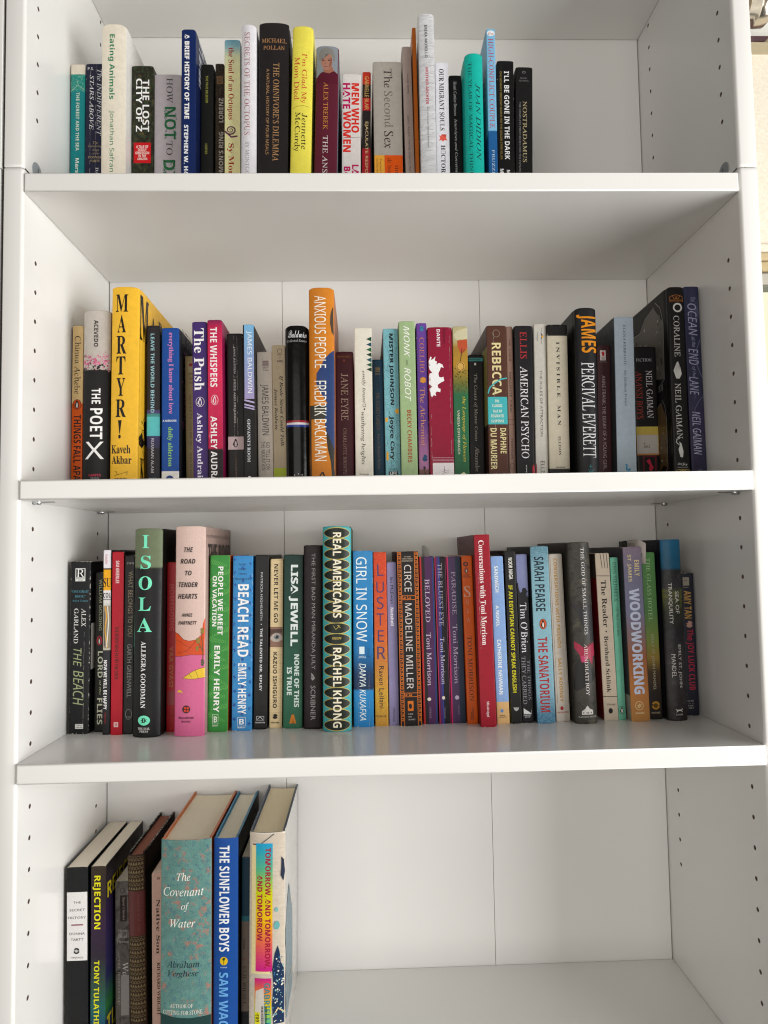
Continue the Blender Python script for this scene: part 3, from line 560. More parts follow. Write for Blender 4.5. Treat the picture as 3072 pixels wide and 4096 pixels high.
{'l': 'tall light blue and deep blue paperback with red and white lettering', 'loc': [0.51004, 0.1, 0.37335], 'th': 0.0048, 'w': 10.83, 'h': 236.61, 'd': 151.0, 'c': [(1.0001, '86bcdc'), (0.4533, '86bcdc'), (0.4527, '2a6299'), (0.1679, '2a6299')], 'side': [(1.0001, '7fb0cc'), (0.4533, '6fa8c6'), (0.4252, '245a90'), (0.1679, '245a90')], 'D': [('title', '', 'T', 'HIGH-CONFLICT COUPLE', 12.54, 126.44, 2.17, 8.45, 'b5424d', 'R', 'd'), ('badge', '', 'E', 2.28, 9.44, 0.87, 10.29, 'e8ebf0'), ('badge_text', '', 'T', 'the', 4.04, 8.09, 2.17, 9.21, 'b5424d', 'R', 'h'), ('author_name', '', 'T', 'FRUZZETTI', 153.52, 199.51, 3.9, 7.15, 'c3d4e4', 'R', 'd')]},
{'l': 'black paperback with bold white capitals and gold subtitle on the top shelf', 'loc': [0.52266, 0.112, 0.37363], 'th': 0.0158, 'w': 20.79, 'h': 204.04, 'd': 139.0, 'c': '161617', 'wear': 0.6, 'D': [('title', '', 'T', "I'LL BE GONE IN THE DARK", 13.35, 126.59, 8.73, 14.97, 'e6e6e6', 'B', 'd'), ('subtitle', '', 'T', "ONE WOMAN'S OBSESSIVE SEARCH FOR THE GOLDEN STATE KILLER", 13.62, 126.59, 3.33, 5.82, 'a08c50', 's', 'd'), ('author_name', '', 'T', 'MICHELLE', 140.01, 171.45, 10.81, 14.97, 'e6e6e6', 'B', 'd'), ('author_name', '', 'T', 'McNAMARA', 138.67, 178.13, 2.49, 7.07, 'e6e6e6', 'B', 'd')]},
{'l': 'rightmost book of the top shelf, black paperback with thin pale gold capitals', 'loc': [0.54463, 0.115, 0.37388], 'th': 0.0272, 'w': 21.15, 'h': 197.99, 'd': 136.0, 'c': '1b1b1c', 'side': '121212', 'D': [('title', '', 'T', 'NOSTRADAMUS', 43.97, 122.32, 8.88, 13.96, 'b9ae8c', 'R', 'd'), ('subtitle', '', 'T', 'THE COMPLETE PROPHECIES FOR THE FUTURE', 45.06, 135.12, 4.23, 6.34, '8f8f90', 's', 'd'), ('author_name', '', 'T', 'MARIO', 13.4, 15.31, 5.5, 13.96, '8a8a8a', 'R', 'h'), ('author_name', '', 'T', 'READING', 16.68, 18.59, 4.23, 16.07, '8a8a8a', 'R', 'h'), ('publisher_logo', '', 'RING', 5.19, 8.2, 8.04, 12.26, 'b0b0b0')]},
{'l': 'leftmost book of the second shelf, slim cream and orange paperback with a penguin badge', 'loc': [0.00096, 0.1245, 0.04895], 'th': 0.0041, 'w': 13.17, 'h': 201.14, 'd': 126.5, 'c': [(1.0, 'f4cc98'), (0.5267, 'f4cc98'), (0.5261, 'ee6a2a'), (0.0116, 'ee6a2a')], 'side': [(1.0, '8e1f28'), (0.0694, '7e1a22')], 'D': [('author_name', '', 'T', 'Chinua Achebe', 12.51, 84.03, 2.9, 10.27, '3c342a', 'R', 'd'), ('title', '', 'T', 'THINGS FALL APART', 109.13, 200.0, 2.63, 11.32, '2a1712', 'B', 'd'), ('penguin_badge', '', 'PENG', 90.34, 103.08, 1.32, 11.59, 'd55a22')]},
{'l': 'grey and black hardcover with pink splatter and brushed white lettering, second shelf', 'loc': [0.02235, 0.104, 0.04905], 'th': 0.0049, 'w': 31.74, 'h': 211.92, 'd': 147.0, 'c': [(1.0007, 'b8b2ab'), (0.6642, 'b8b2ab'), (0.6636, '171718'), (-0.0014, '171718')], 'side': '151515', 'kind': 'h', 'b': 4, 'rnd': 1.5, 'D': [('splatter', '', 'SPLAT', 49.18, 78.29, 0.63, 31.11, 'c87490'), ('author_name', '', 'T', 'ACEVEDO', 12.19, 44.06, 13.33, 18.41, '1c1a1c', 'B', 'd'), ('title', '', 'T', 'THE', 93.68, 112.0, 11.43, 21.58, 'e6e6e6', 'B', 'd'), ('title', '', 'T', 'POET', 117.31, 153.78, 9.52, 24.12, 'ececec', 'B', 'd'), ('title', '', 'T', 'X', 156.71, 177.21, 3.81, 26.03, 'f0f0f0', 's', 'h'), ('publisher_logo', '', 'T', 'HARPER', 194.74, 197.65, 8.89, 22.85, 'b8405a', 'b', 'h'), ('publisher_logo', '', 'T', 'TEEN', 198.82, 200.92, 10.79, 20.95, '9a9aa0', 's', 'h')]},
{'l': 'tall mustard yellow hardcover with black capitals stacked down its spine', 'loc': [0.05684, 0.097, 0.04917], 'th': 0.0086, 'w': 31.87, 'h': 237.46, 'd': 154.0, 'c': 'e2b548', 'kind': 'h', 'b': 3, 'rnd': 1.5, 'D': [('title', '', 'T', 'M', 9.08, 29.95, 5.1, 19.76, '1c1713', 'S', 'h'), ('title', '', 'T', 'A', 33.76, 54.67, 7.33, 17.53, '1c1713', 'S', 'h'), ('title', '', 'T', 'R', 58.7, 79.78, 6.37, 18.17, '1c1713', 'S', 'h'), ('title', '', 'T', 'T', 83.09, 104.57, 6.37, 17.21, '1c1713', 'S', 'h'), ('title', '', 'T', 'Y', 108.69, 129.86, 7.01, 17.21, '1c1713', 'S', 'h'), ('title', '', 'T', 'R', 133.97, 154.84, 6.37, 18.49, '1c1713', 'S', 'h'), ('title', '', 'P', [(9.56, 158.56), (13.71, 158.57), (11.95, 174.34), (11.32, 174.34)], '1c1713'), ('title', '', 'E', 175.52, 180.19, 10.2, 13.07, '1c1713'), ('author_name', '', 'T', 'Kaveh', 187.77, 197.67, 1.91, 24.22, '1c1713', 'S', 'h'), ('author_name', '', 'T', 'Akbar', 200.34, 209.87, 2.23, 25.5, '1c1713', 'S', 'h'), ('publisher_logo', '', 'L', [(6.37, 223.17), (19.12, 219.76), (21.04, 218.61), (20.4, 222.66)], 0.4, '1c1713'), ('publisher_logo', '', 'L', [(6.37, 218.53), (7.65, 218.19), (9.56, 222.03)], 0.4, '1c1713'), ('publisher_logo', '', 'T', 'KNOPF', 226.12, 229.36, 6.37, 20.72, '1c1713', 'b', 'h'), ('cover_lettering', 's', 'T', 'M', 6.83, 60.09, 3.08, 35.42, '1c1713', 'S', 'h'), ('cover_lettering', 's', 'T', 'A', 18.81, 47.35, 43.11, 67.75, '1c1713', 'S', 'h'), ('cover_lettering', 's', 'T', 'R', 15.03, 41.64, 76.99, 95.47, '1c1713', 'S', 'h'), ('rider_drawing', 's', 'RIDER', 139.89, 206.11, 0.0, 33.88, '1c1713'), ('cover_lettering', 's', 'T', 'K', 201.38, 227.3, 9.24, 21.56, '1c1713', 'S', 'h')]},
{'l': 'dark charcoal paperback with pale blue lettering and a turquoise block, second shelf', 'loc': [0.09313, 0.117, 0.0489], 'th': 0.0003, 'w': 15.92, 'h': 198.3, 'd': 134.0, 'c': [(1.0, '2a272c'), (0.4818, '2a272c'), (0.4788, '4b4673'), (0.4575, '4b4673'), (0.4569, '4a8f8c'), (0.4412, '4a8f8c'), (0.4399, '63bdc4'), (0.3212, '63bdc4'), (0.3205, '3c3a62'), (0.2486, '34324f'), (0.248, '26242c'), (0.0558, '26242c')], 'side': '17171b', 'D': [('title', '', 'T', 'LEAVE THE WORLD BEHIND', 10.0, 106.36, 4.77, 9.23, '93bccb', 'b', 'd'), ('author_name', '', 'T', 'RUMAAN ALAM', 137.25, 178.64, 5.41, 8.91, 'c4c4cc', 's', 'd'), ('publisher_logo', '', 'T', 'ecco', 184.84, 187.23, 3.18, 11.94, '8fb8c8', 'b', 'h')]},
{'l': 'royal blue paperback with pink and green lowercase lettering and a white foot', 'loc': [0.11166, 0.114, 0.04894], 'th': 0.0019, 'w': 20.66, 'h': 194.23, 'd': 137.0, 'c': [(1.0, '1b4b94'), (0.1089, '1b4b94'), (0.1083, 'e2e0dd'), (0.0538, 'e2e0dd')], 'side': '1b2233', 'D': [('title', '', 'T', 'everything I know about love', 5.83, 104.34, 7.03, 14.05, 'c983b4', 'S', 'd'), ('subtitle', '', 'T', 'A MEMOIR', 111.54, 113.94, 1.24, 17.77, 'dcdfe6', 'b', 'h'), ('author_name', '', 'T', 'dolly alderton', 120.53, 167.72, 6.61, 13.23, '8fc06a', 'S', 'd'), ('publisher_logo', '', 'E', 178.43, 187.34, 5.17, 14.46, '1d3c78'), ('cover_lettering', 's', 'T', 'everything', 21.27, 119.84, 13.7, 46.57, '7a5076', 'S', 'd'), ('cover_lettering', 's', 'T', 'INTERNATIONAL', -3.22, 14.63, 13.7, 123.28, '9aa0ac', 's', 'h')]},
{'l': 'small old tan mass-market paperback set back beside the purple one', 'loc': [0.13564, 0.136, 0.0489], 'th': -0.0091, 'w': 12.06, 'h': 165.81, 'd': 115.0, 'c': '9a8864', 'wear': 0.4, 'D': [('publisher_logo', '', 'R', 7.46, 19.88, 3.01, 10.85, 'a39375'), ('publisher_logo', '', 'E', 8.7, 13.05, 4.82, 9.04, '8e2c2c'), ('small_text', '', 'T', 'AUTO', 21.12, 22.98, 4.22, 9.65, '33291c', 'b', 'h'), ('small_text', '', 'T', '$4.95', 27.32, 29.18, 4.82, 9.65, '33291c', 'b', 'h'), ('small_text', '', 'T', '$5.95', 32.66, 34.39, 4.82, 9.65, '33291c', 'b', 'h'), ('title', '', 'T', 'I KNOW WHY THE CAGED BIRD SINGS', 47.76, 115.5, 4.82, 7.48, '33291c', 'R', 'd'), ('author_name', '', 'T', 'MAYA ANGELOU', 120.4, 152.2, 4.82, 7.48, '33291c', 'R', 'd')]},
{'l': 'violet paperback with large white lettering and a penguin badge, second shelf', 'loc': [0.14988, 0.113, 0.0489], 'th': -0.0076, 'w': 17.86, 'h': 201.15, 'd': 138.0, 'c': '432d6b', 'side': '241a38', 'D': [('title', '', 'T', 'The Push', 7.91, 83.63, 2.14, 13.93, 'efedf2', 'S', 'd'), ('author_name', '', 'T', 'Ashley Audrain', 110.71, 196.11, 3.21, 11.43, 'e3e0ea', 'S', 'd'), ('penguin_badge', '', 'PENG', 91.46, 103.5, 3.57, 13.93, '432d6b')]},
{'l': 'hot pink and crimson paperback with white capitals and a black foot', 'loc': [0.16812, 0.11, 0.0489], 'th': -0.0044, 'w': 17.34, 'h': 202.49, 'd': 141.0, 'c': [(1.0, '7b2350'), (0.952, 'b52a4f'), (0.7011, 'cf3a5c'), (0.4636, 'c02f55'), (0.2335, 'b0224a'), (0.2247, '1d1518'), (0.0457, '1d1518')], 'side': '8a2350', 'D': [('title', '', 'T', 'THE WHISPERS', 9.1, 81.61, 3.12, 11.45, 'f0e4e6', 'b', 'd'), ('author_name', '', 'T', 'ASHLEY AUDRAIN', 117.0, 207.43, 3.12, 10.75, 'f0ecec', 'b', 'd'), ('penguin_badge', '', 'PENG', 91.22, 103.58, 3.82, 12.49, 'c93a5e'), ('flame', '', 'P', [(2.6, 139.61), (6.07, 108.58), (3.47, 126.49), (0.87, 144.35)], 'e0607a')]},
{'l': 'black classic paperback with a pale label bearing a penguin near its foot', 'loc': [0.18872, 0.1245, 0.0489], 'th': -0.0053, 'w': 19.64, 'h': 190.2, 'd': 126.5, 'c': '1f1e1f', 'side': '141414', 'wear': 0.4, 'D': [('author_name', '', 'T', 'JANE AUSTEN', 16.64, 49.6, 7.46, 10.21, 'a7a3a3', 'b', 'd'), ('rule', '', 'L', [(6.88, 53.85), (12.77, 53.93)], 0.3, '8a8686'), ('title', '', 'T', 'PRIDE AND PREJUDICE', 56.95, 110.7, 7.07, 10.21, 'a7a3a3', 'b', 'd'), ('label', '', 'R', 127.11, 142.89, 0.39, 19.25, 'c0aeb0'), ('penguin_figure', '', 'PENG2', 129.54, 140.46, 5.89, 13.36, '1c1a1a'), ('publisher_name', '', 'T', 'PENGUIN CLASSICS', 150.16, 188.21, 8.64, 10.21, '7a4a36', 's', 'd'), ('crease', '', 'K', 8.25, 2.83, 125.29), ('crease', '', 'K', 12.18, 2.83, 125.29), ('crease', '', 'K', 9.82, 143.49, 177.36)]},
{'l': 'black and light blue paperback with thin white capitals and curved stripes', 'loc': [0.20917, 0.115, 0.0489], 'th': -0.0021, 'w': 13.23, 'h': 198.13, 'd': 136.0, 'c': '19191b', 'side': '161719', 'D': [('colour_block', '', 'RG', 0.24, 90.97, 1.58, 13.1, ['7fb4d8', '8fa0c8', 'a49ac2']), ('author_name', '', 'T', 'JAMES BALDWIN', 7.94, 83.72, 4.23, 10.85, 'e8eef4', 's', 'd'), ('title', '', 'T', "GIOVANNI'S ROOM", 115.72, 167.36, 4.5, 8.21, 'cfd3d6', 'S', 'd'), ('stripe', '', 'L', [(1.72, 92.48), (13.23, 95.53)], 2.0, 'b3a8cc'), ('stripe', '', 'L', [(1.72, 97.56), (13.23, 100.73)], 2.0, 'b3a8cc'), ('stripe', '', 'L', [(1.72, 100.94), (13.23, 103.75)], 1.6, 'b3a8cc'), ('publisher_logo', '', 'E', 184.34, 188.04, 4.76, 8.73, 'e8e8e8')]},
{'l': 'small worn off-white mass-market paperback with condensed lettering, second shelf', 'loc': [0.22338, 0.136, 0.0489], 'th': -0.0061, 'w': 18.5, 'h': 170.38, 'd': 115.0, 'c': 'd9d0c6', 'wear': 0.6, 'D': [('publisher_logo', '', 'BAR', 11.23, 18.46, 6.66, 14.44, '6a3d55'), ('small_text', '', 'T', 'dell', 19.08, 20.95, 7.41, 13.88, '55504a', 'b', 'h'), ('small_text', '', 'T', 'FICTION', 22.45, 24.06, 7.41, 13.88, '33302c', 'b', 'h'), ('author_name', '', 'T', 'JAMES BALDWIN', 40.86, 103.98, 3.7, 13.69, '3a3030', 's', 'd'), ('title', '', 'T', 'GO TELL IT ON', 112.6, 146.39, 10.0, 14.44, '3a3230', 's', 'd'), ('title', '', 'T', 'THE MOUNTAIN', 111.62, 147.25, 4.07, 8.88, '3a3230', 's', 'd'), ('crease', '', 'K', 7.41, 2.24, 155.58)]},
{'l': 'small tan mass-market paperback with italic lettering and a lime green sticker at its foot', 'loc': [0.2428, 0.132, 0.0489], 'th': -0.0079, 'w': 15.99, 'h': 177.79, 'd': 119.0, 'c': 'c6b69c', 'wear': 0.3, 'D': [('publisher_logo', '', 'RING', 4.72, 10.95, 6.4, 12.79, '1c1916'), ('small_text', '', 'T', 'SIGNET', 11.57, 13.06, 6.72, 12.47, '1c1916', 'b', 'h'), ('small_text', '', 'T', 'J', 14.43, 16.91, 8.95, 10.23, '1c1916', 'b', 'h'), ('small_text', '', 'T', '6502', 19.03, 21.88, 6.4, 13.11, '1c1916', 'b', 'h'), ('title', '', 'T', 'If Beale Street Could Talk', 38.26, 126.39, 8.0, 13.11, '262019', 'J', 'd'), ('author_name', '', 'T', 'James Baldwin', 54.36, 105.52, 1.92, 6.08, '262019', 'J', 'd'), ('sticker', '', 'R', 152.69, 167.33, 0.32, 15.19, 'b5c620')]},
{'l': 'glossy black hardcover with script title and a red, white and blue band', 'loc': [0.26147, 0.1, 0.0489], 'th': -0.0005, 'w': 27.53, 'h': 190.08, 'd': 151.0, 'c': '0d0d0e', 'kind': 'h', 'b': 5, 'rnd': 3, 'gloss': 1, 'D': [('title', '', 'T', 'Baldwin', 5.59, 14.56, 3.86, 25.6, 'd9d9dc', 'c', 'h'), ('subtitle', '', 'T', 'Collected Essays', 16.71, 20.54, 2.2, 25.6, 'b5b5ba', 'I', 'h'), ('tricolour_band', '', 'R', 113.15, 115.75, 0.0, 27.53, '8f2b35'), ('tricolour_band', '', 'R', 115.75, 118.35, 0.0, 27.53, 'c9c5c8'), ('tricolour_band', '', 'R', 118.35, 120.94, 0.0, 27.53, '2b3c86'), ('publisher_logo', '', 'E', 177.19, 178.59, 9.36, 10.46, 'd8d8d8'), ('publisher_logo', '', 'E', 176.02, 177.42, 13.76, 14.86, 'd8d8d8'), ('publisher_logo', '', 'E', 177.19, 178.59, 18.16, 19.27, 'd8d8d8'), ('publisher_logo', '', 'L', [(5.5, 182.1), (9.36, 180.64), (13.76, 182.22), (18.16, 180.76), (22.57, 182.34)], 0.8, 'd8d8d8')]},
{'l': 'tall orange hardcover with white handwritten capitals and blue and grey shapes', 'loc': [0.28929, 0.093, 0.04906], 'th': 0.0053, 'w': 29.58, 'h': 233.82, 'd': 158.0, 'c': 'c98137', 'side': 'a96c4a', 'kind': 'h', 'b': 3, 'rnd': 2, 'D': [('shape', '', 'P', [(27.81, 23.25), (25.44, 31.61), (24.84, 42.36), (26.62, 53.09), (29.58, 57.86), (29.58, 23.25)], '4a4138'), ('shape', '', 'P', [(29.58, 74.51), (23.66, 79.24), (17.74, 86.33), (13.31, 95.79), (8.87, 102.87), (8.27, 114.69), (12.43, 124.14), (18.33, 133.6), (21.3, 138.33), (29.58, 192.35)], '2c416f'), ('shape', '', 'R', 140.65, 157.1, 0.6, 19.51, '3a3730'), ('shape', '', 'P', [(18.93, 157.13), (19.51, 175.89), (21.3, 192.29), (24.84, 207.49), (26.03, 227.07), (29.58, 227.1), (29.58, 175.96)], '35332f'), ('shape', '', 'R', 157.1, 226.97, 0.0, 2.22, '3a3730'), ('shape', '', 'P', [(18.33, 138.31), (18.33, 166.51), (29.58, 194.69), (29.58, 138.38)], '2c416f'), ('title', '', 'T', 'ANXIOUS PEOPLE', 9.83, 96.39, 6.51, 20.11, 'efe9dd', 's', 'd'), ('author_name', '', 'T', 'FREDRIK BACKMAN', 111.76, 206.01, 5.91, 20.11, 'efe9dd', 's', 'd'), ('publisher_logo', '', 'P', [(10.06, 225.42), (14.2, 219.06), (16.26, 219.07), (18.93, 225.5), (16.86, 225.48), (14.79, 220.81), (11.84, 225.44)], '1f1a14')]},
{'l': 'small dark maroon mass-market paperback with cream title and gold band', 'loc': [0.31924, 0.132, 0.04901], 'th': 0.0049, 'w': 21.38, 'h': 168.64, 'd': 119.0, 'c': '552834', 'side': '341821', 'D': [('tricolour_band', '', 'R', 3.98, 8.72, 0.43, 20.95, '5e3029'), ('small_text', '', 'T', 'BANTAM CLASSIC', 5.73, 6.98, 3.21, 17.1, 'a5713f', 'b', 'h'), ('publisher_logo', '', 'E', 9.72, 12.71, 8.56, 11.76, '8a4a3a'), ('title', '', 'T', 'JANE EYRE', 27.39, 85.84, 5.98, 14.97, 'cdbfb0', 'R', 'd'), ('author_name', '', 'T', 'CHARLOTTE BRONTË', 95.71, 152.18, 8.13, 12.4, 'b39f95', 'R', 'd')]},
{'l': 'off-white paperback with black handwriting and green and blue triangles', 'loc': [0.3425, 0.11, 0.04898], 'th': 0.0036, 'w': 21.32, 'h': 191.43, 'd': 141.0, 'c': 'dcd8cc', 'side': 'b5744a', 'D': [('triangle', '', 'P', [(14.5, 14.04), (20.9, 11.02), (20.9, 17.12)], '1d4a34'), ('triangle', '', 'P', [(14.5, 20.75), (20.9, 17.73), (20.9, 23.46)], '1f4a5c'), ('triangle', '', 'P', [(14.5, 26.84), (20.9, 23.95), (20.9, 29.91)], '1f5a34'), ('triangle', '', 'P', [(14.5, 32.92), (20.9, 30.28), (20.9, 36.0)], '1c3c2a'), ('triangle', '', 'P', [(14.5, 39.25), (20.9, 36.36), (20.9, 42.44)], '1f5560'), ('triangle', '', 'P', [(14.5, 45.32), (20.9, 42.68), (20.9, 48.15)], '1f5a3c'), ('triangle', '', 'P', [(14.5, 50.91), (20.9, 48.51), (20.9, 53.85)], '1d3a28'), ('author_name', '', 'T', 'emily brontë', 52.58, 96.49, 8.53, 13.22, '232020', 'I', 'd'), ('author_name', '', 'E', 98.3, 100.47, 10.67, 12.37, '232020'), ('title', '', 'T', 'wuthering heights', 102.52, 166.13, 6.39, 12.37, '232020', 'I', 'd'), ('publisher_name', '', 'T', 'Vintage', 176.52, 179.62, 4.69, 16.21, '3a3632', 'R', 'h')]},
{'l': 'small dark teal mass-market paperback with tan lettering between two taller ones', 'loc': [0.36523, 0.13, 0.0489], 'th': -0.0034, 'w': 13.15, 'h': 157.96, 'd': 121.0, 'c': '24506a', 'D': [('publisher_logo', '', 'BAR', 9.49, 15.69, 3.94, 9.46, 'a08a5a'), ('publisher_logo', '', 'T', 'Dell', 17.01, 19.11, 3.94, 9.46, 'a08a5a', 'b', 'h'), ('small_text', '', 'T', 'FIC', 20.04, 22.01, 4.74, 8.15, '2a2a2a', 'b', 'h'), ('small_text', '', 'T', '2.75', 23.59, 25.7, 4.46, 8.67, '20282c', 'b', 'h'), ('small_text', '', 'T', 'U.S.', 26.62, 28.85, 4.74, 8.42, '20282c', 'b', 'h'), ('small_text', '', 'T', '3.25', 30.17, 32.27, 4.46, 8.67, '20282c', 'b', 'h'), ('small_text', '', 'T', 'Can', 32.93, 35.43, 4.74, 8.42, '20282c', 'b', 'h'), ('title', '', 'T', 'THE SECRET GARDEN', 41.08, 88.22, 3.94, 8.15, '8d7a62', 'R', 'd'), ('author_name', '', 'T', 'Frances Hodgson Burnett', 92.78, 135.72, 3.94, 7.89, '8d8270', 'R', 'd')]},
{'l': 'sky blue paperback scribbled with black leaves and heavy black lettering', 'loc': [0.37875, 0.112, 0.0489], 'th': -0.0039, 'w': 18.17, 'h': 190.86, 'd': 139.0, 'c': '7fb4bd', 'side': '4a4a4a', 'wear': 0.5, 'D': [('leaf_pattern', '', 'SCRIB', 7.79, 170.97, 0.36, 17.8, '2b4248'), ('title', '', 'T', 'MISTER JOHNSON', 6.1, 93.67, 6.36, 11.98, '161a1c', 'W', 'd'), ('author_name', '', 'T', 'Joyce Cary', 107.14, 160.16, 5.09, 11.27, '161a1c', 'W', 'd'), ('leaf', '', 'P', [(13.63, 98.88), (16.72, 97.64), (17.26, 103.42), (14.53, 104.66), (12.72, 102.07)], 'd9a53a'), ('leaf', '', 'P', [(0.91, 109.58), (3.64, 108.34), (4.0, 113.47), (0.91, 114.7)], 'd9a53a'), ('leaf', '', 'P', [(1.81, 149.21), (4.0, 151.79), (3.64, 161.97), (1.09, 159.39)], 'd9a53a'), ('publisher_logo', '', 'R', 169.96, 173.51, 3.64, 14.9, '6fa2ac'), ('publisher_logo', '', 'T', 'TIME', 170.46, 173.01, 4.72, 13.81, '1c2022', 'R', 'h'), ('publisher_logo', '', 'R', 174.02, 178.34, 3.64, 14.9, '191d20'), ('publisher_logo', '', 'T', 'LIFE', 174.53, 177.83, 5.09, 13.45, 'dfe4e4', 'b', 'h'), ('publisher_logo', '', 'T', 'BOOKS', 178.98, 180.88, 3.64, 14.53, '191d20', 'b', 'h')]},
{'l': 'pale green paperback with white brush lettering and a brown author name', 'loc': [0.39722, 0.106, 0.0489], 'th': -0.0016, 'w': 19.58, 'h': 197.86, 'd': 145.0, 'c': '9db489', 'side': [(1.0, '7d9168'), (0.0447, '75885f')], 'D': [('title', '', 'T', 'MONK', 5.81, 44.48, 5.87, 12.92, 'eef0e6', 'K', 'd'), ('title', '', 'T', 'AND', 47.05, 53.86, 8.23, 10.58, '3f4a34', 'K', 'd'), ('title', '', 'T', 'ROBOT', 56.68, 97.65, 5.87, 13.31, 'eef0e6', 'K', 'd'), ('author_name', '', 'T', 'BECKY CHAMBERS', 108.11, 171.34, 8.23, 13.31, '9a5430', 'B', 'd'), ('publisher_name', '', 'T', 'TOR', 187.13, 189.02, 7.83, 15.27, '9a5430', 'B', 'h')]},
{'l': 'purple and mauve paperback with gold lettering and a small sun', 'loc': [0.41893, 0.115, 0.0489], 'th': -0.0006, 'w': 12.73, 'h': 198.36, 'd': 136.0, 'c': [(1.0, '6a4596'), (0.6771, '5f3f8a'), (0.384, '5a3a7e'), (0.2545, '8a5a86'), (0.1577, 'a5769a'), (0.0997, 'a5769a'), (0.0932, '7a5a56'), (0.0417, '5a4038')], 'side': '2a1f38', 'wear': 0.8, 'D': [('author_name', '', 'T', 'COELHO', 17.88, 60.81, 3.57, 9.16, 'b87a5a', 'R', 'd'), ('title', '', 'T', 'The Alchemist', 79.6, 150.44, 3.31, 9.16, 'c08a62', 'R', 'd'), ('sun', '', 'STAR', 66.65, 74.16, 2.8, 11.2, 'c98f45', 16), ('star', '', 'STAR', 161.33, 169.9, 3.82, 10.95, '1f4a70', 8), ('eye', '', 'E', 3.52, 10.44, 4.45, 9.16, '3f7fa0'), ('eye', '', 'L', [(3.82, 8.07), (6.36, 5.48), (9.55, 7.07)], 0.4, '1c2a4a'), ('palm', '', 'STAR', 175.4, 179.87, 4.45, 8.91, '2a1f2c', 7), ('palm', '', 'L', [(6.36, 177.95), (6.36, 183.7)], 0.5, '2a1f2c'), ('house', '', 'P', [(4.45, 188.77), (4.83, 186.23), (6.36, 185.61), (7.89, 183.08), (10.18, 186.31), (10.18, 188.86)], '15110f')]},
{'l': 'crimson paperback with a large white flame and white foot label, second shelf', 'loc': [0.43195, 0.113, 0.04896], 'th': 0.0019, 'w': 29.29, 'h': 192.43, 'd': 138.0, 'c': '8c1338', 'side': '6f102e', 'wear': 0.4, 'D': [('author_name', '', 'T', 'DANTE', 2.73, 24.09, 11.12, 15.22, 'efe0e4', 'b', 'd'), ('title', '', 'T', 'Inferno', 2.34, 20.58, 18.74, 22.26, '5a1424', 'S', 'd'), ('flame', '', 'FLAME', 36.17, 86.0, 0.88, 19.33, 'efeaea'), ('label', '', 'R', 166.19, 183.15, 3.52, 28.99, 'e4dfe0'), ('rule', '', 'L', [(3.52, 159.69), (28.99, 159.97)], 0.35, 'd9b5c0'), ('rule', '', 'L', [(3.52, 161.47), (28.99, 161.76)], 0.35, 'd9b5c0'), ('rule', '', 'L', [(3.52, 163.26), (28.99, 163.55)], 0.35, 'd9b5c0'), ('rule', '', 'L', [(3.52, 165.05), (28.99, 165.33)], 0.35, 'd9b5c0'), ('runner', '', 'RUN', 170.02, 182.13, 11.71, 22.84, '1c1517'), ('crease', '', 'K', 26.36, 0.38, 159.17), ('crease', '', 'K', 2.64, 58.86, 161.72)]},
{'l': 'green paperback with a painted hand holding flowers and yellow script', 'loc': [0.46173, 0.115, 0.04904], 'th': 0.0074, 'w': 18.18, 'h': 193.76, 'd': 136.0, 'c': [(1.0, 'b5ad88'), (0.9191, 'b8b38c'), (0.8652, 'a5803f'), (0.7576, 'b08a3c'), (0.637, '6b6f38'), (0.5634, '2f6a48'), (0.2904, '2c6a4a'), (0.049, '2f5f3f')], 'side': '9a8a5c', 'D': [('lace_cuff', '', 'P', [(2.73, 15.03), (0.91, 10.45), (5.45, 5.22), (10.91, 3.92), (18.18, 1.3), (18.18, 15.69), (14.54, 17.64), (9.09, 15.68), (5.45, 17.25)], 'c7c2a4'), ('hand', '', 'P', [(5.45, 17.64), (17.27, 15.69), (18.18, 26.13), (15.45, 29.39), (14.18, 26.13), (12.72, 30.04), (10.91, 33.95), (9.09, 32.64), (6.36, 26.12)], 'b5563a'), ('flowers', '', 'LEAF2', 45.67, 82.01, 1.82, 17.27, '4a4a24'), ('stem', '', 'L', [(11.27, 27.43), (9.09, 44.36), (7.27, 57.36)], 0.7, '3a2a1c'), ('badge', '', 'E', 43.71, 55.42, 3.64, 14.54, 'c9a45c'), ('badge', '', 'RING', 44.36, 54.77, 4.36, 13.81, '6a4a22'), ('title', '', 'T', 'the Language of Flowers', 86.54, 166.36, 9.82, 14.91, 'cdbb50', 'I', 'd'), ('author_name', '', 'T', 'VANESSA DIFFENBAUGH', 103.34, 156.75, 4.36, 7.27, 'e0e0cc', 's', 'd'), ('publisher_logo', '', 'P', [(7.27, 184.25), (7.63, 180.42), (9.45, 180.05), (10.0, 178.77), (11.82, 178.78), (12.36, 180.07), (13.81, 180.46), (14.54, 184.3)], 'c9c9a5')]},
{'l': 'small black mass-market paperback with a teal strip at its head', 'loc': [0.48285, 0.13, 0.04905], 'th': 0.0085, 'w': 18.24, 'h': 163.06, 'd': 121.0, 'c': '171618', 'side': '101010', 'D': [('strip', '', 'R', 4.24, 8.48, 0.0, 17.87, '3c7f80'), ('small_text', '', 'T', 'BANTAM CLASSIC', 5.3, 7.15, 0.73, 15.32, '10201f', 'b', 'h'), ('publisher_logo', '', 'E', 10.47, 13.78, 6.93, 9.48, 'd0d0d0'), ('title', '', 'T', 'The Count of Monte Cristo', 24.1, 107.9, 5.47, 10.58, 'a5a098', 'R', 'd'), ('author_name', '', 'T', 'Alexandre Dumas', 115.36, 169.8, 6.57, 11.67, 'a5a098', 'R', 'd')]},
